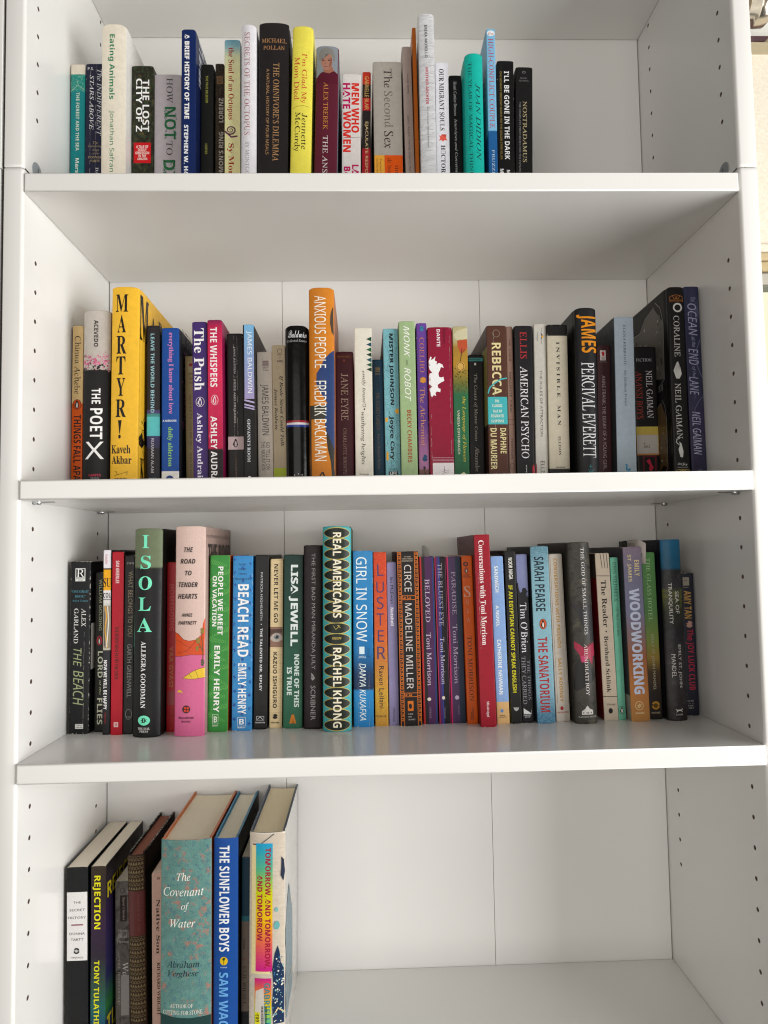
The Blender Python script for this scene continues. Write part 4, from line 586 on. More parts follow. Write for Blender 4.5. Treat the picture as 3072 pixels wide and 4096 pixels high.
{'l': 'thick brown paperback with cream capitals and a turquoise blurb panel', 'loc': [0.50269, 0.11, 0.04905], 'th': 0.0062, 'w': 23.88, 'h': 192.86, 'd': 141.0, 'c': '54352a', 'side': [(1.0, '463025'), (0.8732, '463025'), (0.8718, '2f6a6a'), (0.8678, '9a9660'), (0.3778, '9a9660'), (0.3738, '2f6a6a'), (0.3698, '3a261f'), (0.0453, '3a261f')], 'wear': 0.4, 'D': [('title', '', 'T', 'REBECCA', 21.21, 85.27, 5.97, 17.2, 'd9cf9f', 'B', 'd'), ('panel', '', 'R', 87.59, 121.02, 0.0, 23.64, '4fb0b5'), ('panel_text', '', 'T', 'THE', 91.07, 94.29, 8.6, 13.85, 'dfe4d4', 'b', 'h'), ('panel_text', '', 'T', 'CLASSIC', 96.61, 100.08, 5.25, 17.67, 'dfe4d4', 'b', 'h'), ('panel_text', '', 'T', 'TALE OF', 103.3, 106.64, 5.73, 17.2, 'dfe4d4', 'b', 'h'), ('panel_text', '', 'T', 'ROMANTIC', 109.08, 112.68, 3.82, 19.58, 'dfe4d4', 'b', 'h'), ('panel_text', '', 'T', 'SUSPENSE', 115.37, 118.71, 3.82, 19.11, 'dfe4d4', 'b', 'h'), ('author_name', '', 'T', 'DAPHNE', 125.76, 156.47, 14.33, 21.49, 'd9cf9f', 'B', 'd'), ('author_name', '', 'T', 'DU MAURIER', 125.76, 175.6, 2.39, 10.03, 'd9cf9f', 'B', 'd'), ('swoosh', '', 'L', [(0.48, 83.29), (2.87, 76.21), (8.36, 71.07), (16.72, 65.93), (23.88, 64.66)], 1.6, '4fb0b5'), ('seal', '', 'RING', 4.94, 14.71, 7.16, 16.24, '8a7a6a'), ('crease', '', 'K', 8.6, 8.85, 182.6)]},
{'l': 'slim mauve-brown paperback with typewriter lettering, right of the thick brown one', 'loc': [0.52842, 0.115, 0.04892], 'th': 0.002, 'w': 7.87, 'h': 193.36, 'd': 136.0, 'c': '8c7166', 'D': [('title', '', 'T', 'THE LOVER', 15.72, 43.15, 2.84, 4.88, '2f2522', 'm', 'd'), ('author_name', '', 'T', 'MARGUERITE DURAS', 56.45, 106.15, 2.52, 4.88, '2f2522', 'm', 'd'), ('publisher_name', '', 'T', 'PANTHEON', 138.42, 162.86, 2.67, 5.03, '2f2522', 'm', 'd'), ('publisher_logo', '', 'RING', 168.0, 175.69, 0.79, 7.09, '3a302c'), ('rule', '', 'L', [(0.0, 114.77), (7.87, 115.24)], 0.4, '3a2c28'), ('rule', '', 'L', [(0.0, 120.71), (7.87, 120.8)], 0.3, '3a2c28')]},
{'l': 'black paperback with red and white serif capitals in the middle of the second shelf', 'loc': [0.53659, 0.111, 0.04909], 'th': 0.0083, 'w': 21.79, 'h': 192.66, 'd': 140.0, 'c': '1b1a1d', 'wear': 0.3, 'D': [('author_name', '', 'T', 'ELLIS', 7.3, 40.51, 6.54, 14.82, 'b5393e', 'R', 'd'), ('title', '', 'T', 'AMERICAN PSYCHO', 49.99, 162.32, 6.1, 15.25, 'e2dfe2', 'R', 'd'), ('publisher_name', '', 'T', 'VINTAGE', 169.99, 192.95, 10.89, 12.2, 'c9c9c9', 'b', 'd'), ('publisher_logo', '', 'E', 169.99, 182.76, 18.74, 21.79, 'b53a44')]},
{'l': 'slim white paperback with thin grey capitals and a small bird and sun mark', 'loc': [0.55969, 0.111, 0.04908], 'th': 0.0122, 'w': 14.94, 'h': 195.03, 'd': 140.0, 'c': 'c3c0b8', 'wear': 0.4, 'D': [('publisher_logo', '', 'P', [(8.22, 10.35), (11.95, 15.29), (8.22, 19.56), (9.27, 15.3)], '3a4a66'), ('publisher_logo', '', 'E', 14.18, 17.58, 9.27, 11.66, 'd9a53a'), ('publisher_logo', '', 'L', [(9.27, 5.09), (9.27, 11.05)], 0.3, '4a4a4a'), ('publisher_logo', '', 'L', [(9.27, 18.14), (9.27, 24.93)], 0.3, '4a4a4a'), ('publisher_name', '', 'T', 'vintage', 9.92, 21.26, 3.29, 5.38, '4a4a4a', 's', 'd'), ('title', '', 'T', 'THE RULES OF ATTRACTION', 57.7, 138.29, 6.28, 9.27, '4a4a4c', 's', 'd'), ('author_name', '', 'T', 'ELLIS', 168.21, 185.55, 5.67, 10.46, '2f2f30', 's', 'd'), ('badge', '', 'E', 170.99, 185.55, 0.0, 1.2, '9a4a55')]},
{'l': 'cream paperback with spaced black capitals and black head and foot', 'loc': [0.57534, 0.108, 0.04915], 'th': 0.0101, 'w': 24.88, 'h': 192.88, 'd': 143.0, 'c': [(1.0, '191919'), (0.9289, '191919'), (0.926, 'c2bba9'), (0.0888, 'c2bba9'), (0.0853, '191919'), (0.0423, '191919')], 'wear': 0.9, 'D': [('title', '', 'T', 'I N V I S I B L E', 21.34, 89.49, 10.95, 14.93, '15161c', 'S', 'd'), ('title', '', 'T', 'M A N', 99.28, 123.42, 10.95, 14.93, '15161c', 'S', 'd'), ('author_name', '', 'T', 'ELLISON', 136.91, 159.82, 11.45, 14.43, '2a2a2a', 'S', 'd'), ('publisher_name', '', 'T', 'VINTAGE', 173.67, 175.33, 7.47, 18.92, '2a2a2a', 'b', 'h'), ('publisher_logo', '', 'E', 181.27, 186.11, 10.45, 14.43, '8a9a8a')]},
{'l': 'black hardcover with orange and white condensed lettering near the right of the second shelf', 'loc': [0.60642, 0.096, 0.04912], 'th': 0.0086, 'w': 25.52, 'h': 208.01, 'd': 155.0, 'c': '1d1d20', 'side': '151517', 'kind': 'h', 'b': 4, 'rnd': 1.5, 'D': [('title', '', 'T', 'JAMES', 7.95, 54.5, 1.53, 25.01, 'd98f2a', 'B', 'd'), ('author_name', '', 'T', 'PERCIVAL EVERETT', 66.26, 180.18, 5.61, 21.44, 'dfdfe2', 'R', 'd'), ('anchor', '', 'L', [(13.78, 188.62), (13.78, 197.87)], 0.6, '3a8a92'), ('anchor', '', 'L', [(11.23, 194.46), (12.25, 197.18), (13.78, 198.14), (15.31, 197.19), (16.84, 194.48)], 0.6, '3a8a92'), ('anchor', '', 'L', [(12.25, 190.79), (15.31, 190.8)], 0.5, '3a8a92'), ('publisher_name', '', 'T', 'DOUBLEDAY', 198.95, 200.58, 6.12, 22.97, '3a8a92', 'b', 'h')]},
{'l': 'small dark maroon mass-market paperback with thin grey lettering beside the black hardcover', 'loc': [0.63874, 0.119, 0.04919], 'th': 0.0169, 'w': 16.39, 'h': 170.04, 'd': 132.0, 'c': '3f2125', 'side': '2a1518', 'D': [('publisher_logo', '', 'R', 6.29, 18.87, 3.93, 10.81, 'c9bfbc'), ('publisher_logo', '', 'P', [(5.57, 8.6), (7.86, 7.44), (9.5, 10.0), (8.52, 13.58), (6.55, 13.17)], 'b52f3c'), ('publisher_logo', '', 'T', 'BANTAM', 15.16, 16.3, 4.92, 9.83, '332a2a', 'b', 'h'), ('publisher_logo', '', 'T', 'BOOKS', 16.73, 17.87, 5.57, 9.5, '332a2a', 'b', 'h'), ('small_text', '', 'T', 'NONFICTION', 20.3, 21.44, 3.28, 11.8, '8a7a78', 'b', 'h'), ('title', '', 'T', 'ANNE FRANK: THE DIARY OF A YOUNG GIRL', 37.85, 153.82, 5.57, 9.83, 'a8969a', 's', 'd')]},
{'l': 'pale blue-grey paperback with small black serif lettering and a blue bird at its foot', 'loc': [0.6561, 0.104, 0.04922], 'th': 0.013, 'w': 23.67, 'h': 200.57, 'd': 147.0, 'c': '9aa6b0', 'side': [(1.0, '4a4d52'), (0.0493, '404348')], 'D': [('title', '', 'T', 'ELENA FERRANTE - My Brilliant Friend', 10.03, 109.4, 9.94, 13.73, '262a30', 'R', 'd'), ('bird', '', 'P', [(9.47, 180.18), (11.84, 179.08), (12.79, 182.26), (11.84, 185.02), (16.58, 185.43), (15.16, 188.19), (10.65, 187.09), (9.94, 184.33), (11.13, 181.84)], '2c7a9c'), ('bird', '', 'L', [(12.79, 187.64), (12.79, 190.4), (14.21, 190.4)], 0.6, '2c7a9c')]},
{'l': 'black paperback with white and orange capitals and a white library sticker', 'loc': [0.69013, 0.128, 0.04896], 'th': 0.0022, 'w': 27.95, 'h': 170.45, 'd': 123.0, 'c': '171517', 'side': '101010', 'gloss': 0.4, 'D': [('small_text', '', 'T', 'FICTION', 14.76, 18.67, 2.8, 22.36, 'b0aeb2', 'R', 'h'), ('author_name', '', 'T', 'NEIL GAIMAN', 29.94, 89.62, 14.54, 22.36, 'c3bfc4', 'R', 'd'), ('title', '', 'T', 'ANANSI BOYS', 30.66, 90.63, 1.68, 9.5, '9a3f34', 'R', 'd'), ('label', '', 'RG', 100.36, 136.05, 0.0, 27.95, ['b5a556', 'b59a5a', 'a5744a']), ('library_sticker', '', 'R', 110.66, 133.91, 0.56, 26.83, 'aaa6a0'), ('sticker_text', '', 'T', 'F', 120.65, 122.94, 8.94, 11.18, '222222', 'm', 'h'), ('sticker_text', '', 'T', 'GAI', 123.51, 126.79, 8.94, 16.21, '222222', 'm', 'h'), ('dragon_label', '', 'R', 136.76, 157.81, 6.71, 24.04, '5a1422'), ('dragon_label', '', 'R', 138.61, 156.67, 8.94, 21.8, '140f12'), ('dragon_label', '', 'P', [(11.18, 143.14), (15.37, 140.34), (17.33, 146.05), (20.13, 151.77), (16.77, 156.28), (13.98, 153.83), (15.37, 148.87)], 'b02f44')]},
{'l': 'tall black hardcover with a gold bedstead mark and white moon on its spine', 'loc': [0.71895, 0.09, 0.04892], 'th': 0.0008, 'w': 19.4, 'h': 231.79, 'd': 161.0, 'c': '141415', 'side': '0e0e0e', 'kind': 'h', 'b': 0.6, 'D': [('bed_ornament', '', 'BED', 9.63, 18.02, 2.72, 17.85, 'b5763f'), ('moon', '', 'E', 19.42, 30.86, 5.82, 17.08, 'c9c9c6'), ('moon', '', 'E', 21.51, 28.91, 7.76, 15.14, '1c1c1c'), ('title', '', 'T', 'CORALINE', 35.05, 84.51, 5.82, 12.81, 'c6c6c4', 'R', 'd'), ('hand_drawing', '', 'P', [(6.79, 111.02), (3.88, 101.33), (7.76, 91.69), (5.82, 102.73), (8.15, 101.37), (9.7, 90.32), (9.7, 101.38), (12.03, 97.26), (13.58, 105.56), (10.67, 111.06)], 'c6c6c4'), ('author_name', '', 'T', 'NEIL GAIMAN', 116.84, 183.15, 4.66, 11.64, 'c6c6c4', 'R', 'd'), ('cat_drawing', '', 'P', [(7.76, 204.96), (5.82, 196.07), (7.76, 190.64), (6.99, 186.53), (9.7, 189.3), (11.64, 198.87), (10.67, 205.68)], 'c6c6c4'), ('cat_drawing', '', 'L', [(6.99, 190.63), (3.88, 187.86), (4.27, 183.77), (7.76, 183.13)], 0.8, 'c6c6c4'), ('publisher_logo', '', 'T', 'LitJoy', 211.79, 215.88, 3.88, 15.91, 'c6c6c4', 'c', 'h'), ('small_text', '', 'T', 'SPECIAL EDITION', 216.83, 217.65, 3.88, 16.49, 'c6c6c4', 'b', 'h'), ('bed_ornament', '', 'BED', 219.55, 222.68, 2.72, 17.85, 'b5a06a'), ('cover_artwork', 'z', 'COR', 7.48, 113.26, 12.88, 144.88, '968f84'), ('cover_artwork', 'z', 'COR', 131.44, 220.34, 12.88, 80.49, '8f7044'), ('cover_lettering', 'z', 'T', 'BE TRUSTED.', 113.02, 120.19, 19.32, 96.59, '9a9a9a', 'R', 'h')]},
{'l': 'rightmost book of the second shelf, indigo and purple with thin scratchy white lettering', 'loc': [0.74355, 0.097, 0.0489], 'th': -0.0066, 'w': 18.48, 'h': 234.97, 'd': 154.0, 'c': [(1.0, '2c2e4a'), (0.7943, '2c2e48'), (0.4967, '292d42'), (0.3194, '332d48'), (0.0436, '2e2640')], 'side': '2a2a40', 'kind': 'p', 'tex': ('brush', '3a3f55', '20223a', '5f6078'), 'D': [('title', '', 'T', 'The', 13.13, 18.77, 8.5, 14.41, '8a8ba5', 'h', 'd'), ('title', '', 'T', 'OCEAN', 20.89, 60.27, 4.06, 14.78, '9a9bb5', 'h', 'd'), ('title', '', 'T', 'at the', 62.37, 74.29, 7.39, 11.82, '8a8ba5', 'h', 'd'), ('title', '', 'T', 'END', 76.39, 95.96, 2.96, 14.41, '9a9bb5', 'h', 'd'), ('title', '', 'T', 'of the', 98.05, 111.3, 5.54, 10.35, '8a8ba5', 'h', 'd'), ('title', '', 'T', 'LANE', 110.61, 132.87, 2.22, 12.93, '9a9bb5', 'h', 'd'), ('author_name', '', 'T', 'NEIL GAIMAN', 152.99, 204.79, 3.33, 13.3, 'a5a5bb', 'h', 'd'), ('publisher_name', '', 'T', 'Harper', 222.66, 224.45, 6.65, 13.3, '9a9bb5', 'I', 'h'), ('swirl', '', 'L', [(17.55, 65.3), (12.93, 76.44), (11.45, 93.2), (14.78, 104.42), (18.48, 112.85)], 0.7, '6a6c88'), ('swirl', '', 'L', [(18.48, 133.73), (12.93, 139.19), (7.39, 148.8), (5.54, 159.85)], 0.7, '5f6080')]},
{'l': 'leftmost book of the third shelf, worn black paperback with a white logo and scrawled title', 'loc': [0.00383, 0.11612, -0.23633], 'th': 0.0076, 'w': 23.11, 'h': 200.97, 'd': 134.9, 'c': '17191c', 'side': '121315', 'wear': 1.3, 'D': [('publisher_logo', '', 'R', 8.26, 23.45, 5.55, 17.1, 'd9dad8'), ('publisher_logo', '', 'R', 9.1, 19.03, 6.47, 16.17, '15171a'), ('publisher_logo', '', 'T', 'R', 9.34, 18.67, 6.93, 16.17, 'dfe0de', 'R', 'h'), ('publisher_logo', '', 'T', 'RIVERHEAD', 19.63, 21.06, 6.24, 16.41, '15171a', 'R', 'h'), ('publisher_logo', '', 'T', 'BOOKS', 21.54, 22.97, 8.55, 14.33, '15171a', 'R', 'h'), ('quote', '', 'T', '"ONE GREAT', 33.95, 36.93, 1.16, 21.26, '5f9aa8', 'R', 'h'), ('quote', '', 'T', 'BOOK."', 39.68, 42.53, 5.55, 17.56, '5f9aa8', 'R', 'h'), ('quote', '', 'T', '-USA Today', 45.16, 48.01, 1.85, 20.8, '5f9aa8', 'I', 'h'), ('author_name', '', 'T', 'ALEX', 55.39, 76.53, 13.4, 18.49, 'e0e0dc', 'R', 'd'), ('author_name', '', 'T', 'GARLAND', 55.39, 95.95, 4.62, 9.7, 'e0e0dc', 'R', 'd'), ('title', '', 'T', 'THE', 101.63, 122.87, 4.62, 13.86, '98a07e', 'h', 'd'), ('title', '', 'T', 'BEACH', 127.58, 167.52, 4.62, 16.64, '98a07e', 'h', 'd'), ('crease', '', 'K', 16.87, 82.69, 199.08), ('price_label', '', 'R', 189.16, 194.64, 7.86, 17.1, 'd6d6d2'), ('price_label', '', 'T', '*1300 U.S.', 189.97, 191.61, 8.78, 16.17, '2a2a2a', 'b', 'h'), ('price_label', '', 'T', '(1900 CAN)', 192.31, 193.94, 8.55, 16.41, '2a2a2a', 'b', 'h'), ('cover_sticker', 's', 'R', 73.04, 127.04, 2.7, 37.76, 'b9b6b0')]},
{'l': 'black paperback with cream lettering and red penguin badge, second on the third shelf', 'loc': [0.03018, 0.12437, -0.23645], 'th': 0.004, 'w': 11.32, 'h': 187.4, 'd': 126.6, 'c': '1b1c18', 'side': '151515', 'D': [('author_name', '', 'T', 'WILLIAM GOLDING', 8.46, 68.58, 4.75, 8.15, 'a8ac8c', 's', 'd'), ('penguin_badge', '', 'PENG', 74.57, 86.53, 1.81, 9.05, 'b0283a'), ('title', '', 'T', 'LORD', 93.1, 124.07, 3.85, 9.73, 'c9ccb8', 'b', 'd'), ('title', '', 'T', 'of the', 127.04, 144.25, 5.66, 8.15, 'a8ac8c', 'J', 'd'), ('title', '', 'T', 'FLIES', 147.81, 178.55, 3.4, 9.73, 'c9ccb8', 'b', 'd')]},
{'l': 'slim white, yellow and black paperback with comic-like art and white capitals', 'loc': [0.04506, 0.10991, -0.23648], 'th': 0.0022, 'w': 8.8, 'h': 213.78, 'd': 141.1, 'c': [(1.0, 'dfdde2'), (0.8991, 'dfdde2'), (0.8986, '1e1c1c'), (0.8925, '1e1c1c'), (0.8919, 'e0a62f'), (0.7803, 'e0a62f'), (0.7797, 'e2e0df'), (0.7315, 'd8d6d6'), (0.731, '2a2828'), (0.7249, 'd8d8d4'), (0.6994, 'c9c9c4'), (0.6972, 'b9b4a5'), (0.4547, 'b9b4a5'), (0.4541, '2b2a30'), (0.0001, '1d1d20')], 'side': '1b1a1b', 'D': [('author_name', '', 'T', 'Gautier', 5.13, 17.28, 2.29, 5.28, 'b02a32', 's', 'd'), ('comic_lettering', '', 'T', 'SU', 32.73, 43.42, 0.18, 8.62, '2a1c12', 'S', 'h'), ('comic_lettering', '', 'T', 'COL', 50.05, 55.74, 0.18, 8.62, '1b1b1b', 'B', 'h'), ('comic_art', '', 'R', 65.32, 114.24, 0.88, 7.92, '8f8474'), ('comic_art', '', 'L', [(2.64, 65.89), (4.4, 77.73), (2.2, 93.02), (5.28, 113.08)], 1.2, 'd9a53a'), ('comic_art', '', 'L', [(5.28, 65.93), (6.6, 83.67), (4.4, 113.06)], 1.0, 'e5e2dc'), ('comic_art', '', 'L', [(1.32, 71.77), (1.76, 111.84)], 0.8, '3a3a44'), ('title', '', 'T', 'NOW WE WILL BE HAPPY', 128.08, 184.61, 1.23, 5.1, 'e9e9ea', 'B', 'd'), ('publisher_name', '', 'T', 'Nebraska', 188.45, 200.42, 2.64, 4.75, 'a82f38', 's', 'd')]},
{'l': 'slim bright red paperback with white and black condensed capitals, third shelf', 'loc': [0.05515, 0.10783, -0.23641], 'th': 0.0064, 'w': 13.45, 'h': 211.49, 'd': 143.2, 'c': 'a81e2e', 'side': '141314', 'D': [('author_name', '', 'T', 'SAM GREENLEE', 10.47, 36.8, 4.3, 8.33, 'e5cfd0', 'B', 'd'), ('title', '', 'T', 'THE SPOOK WHO SAT BY THE DOOR', 87.08, 147.99, 4.04, 8.33, '2a0d12', 'B', 'd'), ('publisher_logo', '', 'R', 196.81, 202.37, 3.76, 8.87, 'd9b8b8'), ('publisher_logo', '', 'T', 'W', 197.74, 201.45, 4.57, 8.06, 'a81e2e', 'S', 'h')]},
{'l': 'black paperback with grey-brown condensed capitals between the red one and the green-topped hardcover', 'loc': [0.06889, 0.1089, -0.23639], 'th': 0.0092, 'w': 11.36, 'h': 206.74, 'd': 142.1, 'c': '1f1f1f', 'D': [('title', '', 'T', 'WHAT BELONGS TO YOU', 18.45, 94.12, 4.31, 9.54, '8a7f6a', 'g', 'd'), ('author_name', '', 'T', 'GARTH GREENWELL', 102.94, 164.36, 4.09, 9.08, '8a8a88', 'g', 'd'), ('small_text', '', 'T', '1/19/16', 7.74, 10.24, 2.27, 10.78, '9a9a98', 'b', 'h'), ('publisher_logo', '', 'RING', 177.17, 189.95, 2.5, 10.22, '7a7a78'), ('publisher_logo', '', 'T', 'FSG', 185.65, 187.74, 3.86, 9.08, '7a7a78', 'b', 'h')]},
{'l': 'tall black and sage green hardcover with mint letters stacked down its spine', 'loc': [0.08402, 0.09652, -0.23615], 'th': 0.0111, 'w': 31.58, 'h': 237.62, 'd': 154.5, 'c': [(1.0001, '69735a'), (0.8139, '69735a'), (0.8065, '151618'), (-0.001, '131416')], 'side': '141414', 'kind': 'h', 'b': 5, 'rnd': 1.5, 'D': [('edge_stripe', '', 'R', 0.0, 237.62, 0.0, 0.77, '7fd4b4'), ('title', '', 'T', 'I', 7.73, 22.72, 9.38, 17.37, '7fe0be', 'S', 'h'), ('title', '', 'T', 'S', 31.38, 46.79, 7.64, 19.8, '7fe0be', 'S', 'h'), ('title', '', 'T', 'O', 54.95, 70.78, 5.56, 21.2, '7fe0be', 'S', 'h'), ('title', '', 'T', 'L', 79.38, 94.46, 5.91, 20.15, '7fe0be', 'S', 'h'), ('title', '', 'T', 'A', 102.56, 118.52, 4.51, 21.89, '7fe0be', 'S', 'h'), ('author_name', '', 'T', 'ALLEGRA GOODMAN', 129.14, 204.62, 9.73, 15.29, 'dfe0e0', 'S', 'd'), ('publisher_logo', '', 'E', 212.83, 223.99, 6.95, 20.85, '7fe0be'), ('publisher_logo', '', 'STAR', 215.45, 221.48, 9.73, 18.07, '1c2a24', 7), ('publisher_name', '', 'T', 'THE DIAL', 226.26, 228.76, 6.95, 20.85, 'd4d4d4', 'S', 'h'), ('publisher_name', '', 'T', 'PRESS', 229.45, 231.95, 9.03, 18.77, 'd4d4d4', 'S', 'h')]},
{'l': 'dark red paperback with faded lettering, half hidden between two tall hardcovers', 'loc': [0.11666, 0.11594, -0.23642], 'th': 0.0073, 'w': 10.79, 'h': 198.1, 'd': 135.0, 'c': 'a8242a', 'D': [('title', '', 'T', 'HOMEGOING', 26.04, 80.71, 2.81, 8.64, 'b04a48', 'b', 'd'), ('author_name', '', 'T', 'YAA GYASI', 99.12, 146.43, 2.81, 7.77, 'a8623a', 'b', 'd'), ('sticker', '', 'R', 150.55, 167.02, 1.08, 9.72, '8f3a3e'), ('publisher_logo', '', 'RING', 170.55, 179.94, 3.24, 9.17, '5a1418')]},
{'l': 'tall pale pink hardcover with orange hills and pink desert drawn on its spine', 'loc': [0.13144, 0.09595, -0.2362], 'th': 0.0086, 'w': 34.35, 'h': 239.28, 'd': 155.0, 'c': [(1.001, 'cdb3ab'), (0.4932, 'cfb5ad'), (0.3965, 'cf7f9f'), (-0.0005, 'c9688f')], 'side': 'a68f87', 'kind': 'h', 'b': 3, 'rnd': 1, 'D': [('sky', '', 'R0', 0.0, 132.84, 0.0, 34.35, 'cfb7ae'), ('hill', '', 'P', [(0.0, 121.64), (4.12, 123.43), (10.3, 129.87), (17.18, 131.68), (25.76, 130.05), (30.23, 124.89), (32.63, 109.84), (34.35, 105.21), (34.35, 148.08), (18.89, 147.31), (8.58, 148.91), (0.0, 149.38)], 'c8522f'), ('desert', '', 'P', [(0.0, 149.14), (8.58, 148.68), (18.89, 147.08), (34.35, 147.85), (34.35, 239.33), (0.0, 238.77)], 'c8688f'), ('hill_outline', '', 'L', [(0.0, 121.64), (4.12, 123.43), (10.3, 129.87), (17.18, 131.68), (25.76, 130.05), (30.91, 122.58)], 0.35, '3a1f1a'), ('hill_outline', '', 'L', [(0.0, 130.32), (6.87, 132.72), (13.74, 137.42), (20.61, 139.82)], 0.3, '3a1f1a'), ('hill_outline', '', 'L', [(25.76, 130.05), (20.61, 136.35), (13.74, 143.2), (3.44, 145.38)], 0.3, '3a1f1a'), ('hill_outline', '', 'L', [(0.0, 149.38), (8.58, 148.91), (18.89, 147.31), (34.35, 148.08)], 0.35, '3a1f1a'), ('rocks', '', 'P', [(9.62, 173.69), (13.74, 170.87), (20.61, 166.35), (27.48, 163.57), (34.35, 161.93), (34.35, 173.45), (20.61, 174.99)], 'd9b84a'), ('rocks', '', 'L', [(9.62, 173.69), (13.74, 170.87), (20.61, 166.35), (27.48, 163.57), (34.35, 161.93)], 0.35, '3a2a1a'), ('rocks', '', 'L', [(9.62, 173.92), (20.61, 174.99), (34.35, 173.45)], 0.35, '3a2a1a'), ('rocks', '', 'L', [(17.18, 168.84), (20.61, 174.41)], 0.3, '3a2a1a'), ('rocks', '', 'L', [(24.04, 165.25), (27.48, 173.93)], 0.3, '3a2a1a'), ('rocks', '', 'P', [(2.75, 189.67), (5.16, 187.06), (7.56, 187.44), (10.3, 190.12)], 'd9b84a'), ('grass_tuft', '', 'STAR', 152.48, 160.55, 29.54, 34.35, '3a5a3a', 9), ('joshua_tree', '', 'L', [(31.95, 158.44), (32.28, 144.59), (29.2, 137.61), (26.79, 132.96)], 0.9, '6a5a3a'), ('joshua_tree', '', 'L', [(32.28, 144.59), (30.91, 127.22), (31.6, 120.27)], 0.8, '6a5a3a'), ('joshua_tree', '', 'L', [(29.2, 138.19), (26.11, 141.04)], 0.7, '6a5a3a'), ('joshua_tree', '', 'STAR', 128.21, 134.58, 24.04, 29.54, '8a7a3f', 11), ('joshua_tree', '', 'STAR', 137.47, 143.24, 24.04, 28.16, '8a7a3f', 11), ('joshua_tree', '', 'STAR', 117.21, 123.58, 28.86, 33.67, '8a7a3f', 11), ('title', '', 'T', 'THE', 24.22, 29.85, 10.3, 20.61, '2a2224', 'BI', 'h'), ('title', '', 'T', 'ROAD', 37.59, 43.22, 6.18, 23.35, '2a2224', 'BI', 'h'), ('title', '', 'T', 'TO', 51.18, 56.67, 11.68, 19.23, '2a2224', 'BI', 'h'), ('title', '', 'T', 'TENDER', 64.5, 70.1, 4.12, 26.11, '2a2224', 'BI', 'h'), ('title', '', 'T', 'HEARTS', 77.68, 83.51, 3.44, 26.11, '2a2224', 'BI', 'h'), ('author_name', '', 'T', 'ANNIE', 100.15, 103.86, 8.24, 20.61, '2a2224', 'BI', 'h'), ('author_name', '', 'T', 'HARTNETT', 108.97, 112.92, 4.12, 25.42, '2a2224', 'BI', 'h'), ('publisher_logo', '', 'E', 204.43, 213.36, 9.62, 18.55, '2a2020'), ('publisher_logo', '', 'E', 205.92, 208.78, 11.33, 14.09, 'c8402f'), ('publisher_logo', '', 'E', 205.92, 208.78, 14.42, 17.18, 'c8402f'), ('publisher_logo', '', 'E', 209.13, 211.99, 11.33, 14.09, 'c8402f'), ('publisher_logo', '', 'E', 209.13, 211.99, 14.42, 17.18, 'c8402f'), ('publisher_name', '', 'T', 'BALLANTINE', 217.36, 219.65, 5.49, 22.67, '5a2a3c', 'b', 'h'), ('publisher_name', '', 'T', 'BOOKS', 221.59, 223.65, 8.93, 19.23, '5a2a3c', 'b', 'h'), ('cover_lettering', 's', 'T', 'THE ROAD', 19.86, 44.15, 12.4, 147.27, '3a3230', 'B', 'h'), ('cover_lettering', 's', 'T', 'A MODERN CLASSIC', 9.32, 12.8, 3.1, 147.27, '5a504c', 'R', 'h')]},
{'l': 'leaf green paperback with white capitals and an orange side, third shelf', 'loc': [0.16609, 0.11063, -0.23607], 'th': 0.0185, 'w': 23.05, 'h': 205.4, 'd': 140.3, 'c': '3f8a44', 'side': [(1.0, 'b5542a'), (-0.0011, 'a54a26')], 'D': [('palm_leaves', '', 'FERN', 1.8, 203.87, 0.47, 22.59, '7cc26c'), ('title', '', 'T', 'PEOPLE WE MEET', 13.53, 93.48, 9.68, 15.67, 'eef2e8', 'B', 'd'), ('title', '', 'T', 'ON VACATION', 24.53, 83.42, 3.23, 8.3, 'eef2e8', 'B', 'd'), ('author_name', '', 'T', 'EMILY HENRY', 105.89, 182.86, 6.46, 12.91, 'eef2e8', 'B', 'd'), ('publisher_logo', '', 'RECTL', 185.2, 196.29, 5.53, 11.98, 'e0e8da'), ('publisher_logo', '', 'T', 'B', 187.54, 194.54, 6.91, 10.83, 'e0e8da', 'b', 'h'), ('publisher_name', '', 'T', 'BERKLEY', 197.46, 198.98, 5.53, 11.98, 'e0e8da', 'b', 'h')]},
{'l': 'cornflower blue paperback with white capitals and dark blue flower marks', 'loc': [0.19343, 0.11267, -0.23618], 'th': 0.0138, 'w': 23.08, 'h': 204.38, 'd': 138.3, 'c': '4088bf', 'wear': 0.9, 'D': [('flower_pattern', '', 'FLOW', 1.2, 202.79, 0.46, 22.62, '1c3f8a'), ('blurb', '', 'T', 'NEW', 9.37, 11.53, 6.92, 15.23, '14233c', 'h', 'h'), ('blurb', '', 'T', 'YORK', 15.13, 17.29, 6.46, 15.7, '14233c', 'h', 'h'), ('blurb', '', 'T', 'TIMES', 20.41, 22.57, 6.46, 16.62, '14233c', 'h', 'h'), ('blurb', '', 'T', 'BESTSELLER', 26.4, 28.8, 2.31, 21.7, '14233c', 'h', 'h'), ('title', '', 'T', 'BEACH READ', 33.83, 118.68, 6.0, 18.93, 'f0f2f4', 'B', 'd'), ('author_name', '', 'T', 'EMILY HENRY', 126.13, 184.99, 6.92, 16.62, 'f0f2f4', 'B', 'd'), ('publisher_logo', '', 'RECTL', 188.74, 198.7, 6.92, 16.16, 'e6ebf2'), ('publisher_logo', '', 'T', 'B', 190.5, 196.94, 8.77, 14.31, 'e6ebf2', 'b', 'h'), ('publisher_name', '', 'T', 'BERKLEY', 199.75, 201.15, 6.92, 16.16, 'e6ebf2', 'b', 'h'), ('crease', '', 'K', 9.69, 30.0, 202.79), ('crease', '', 'K', 14.31, 30.0, 202.79)]},
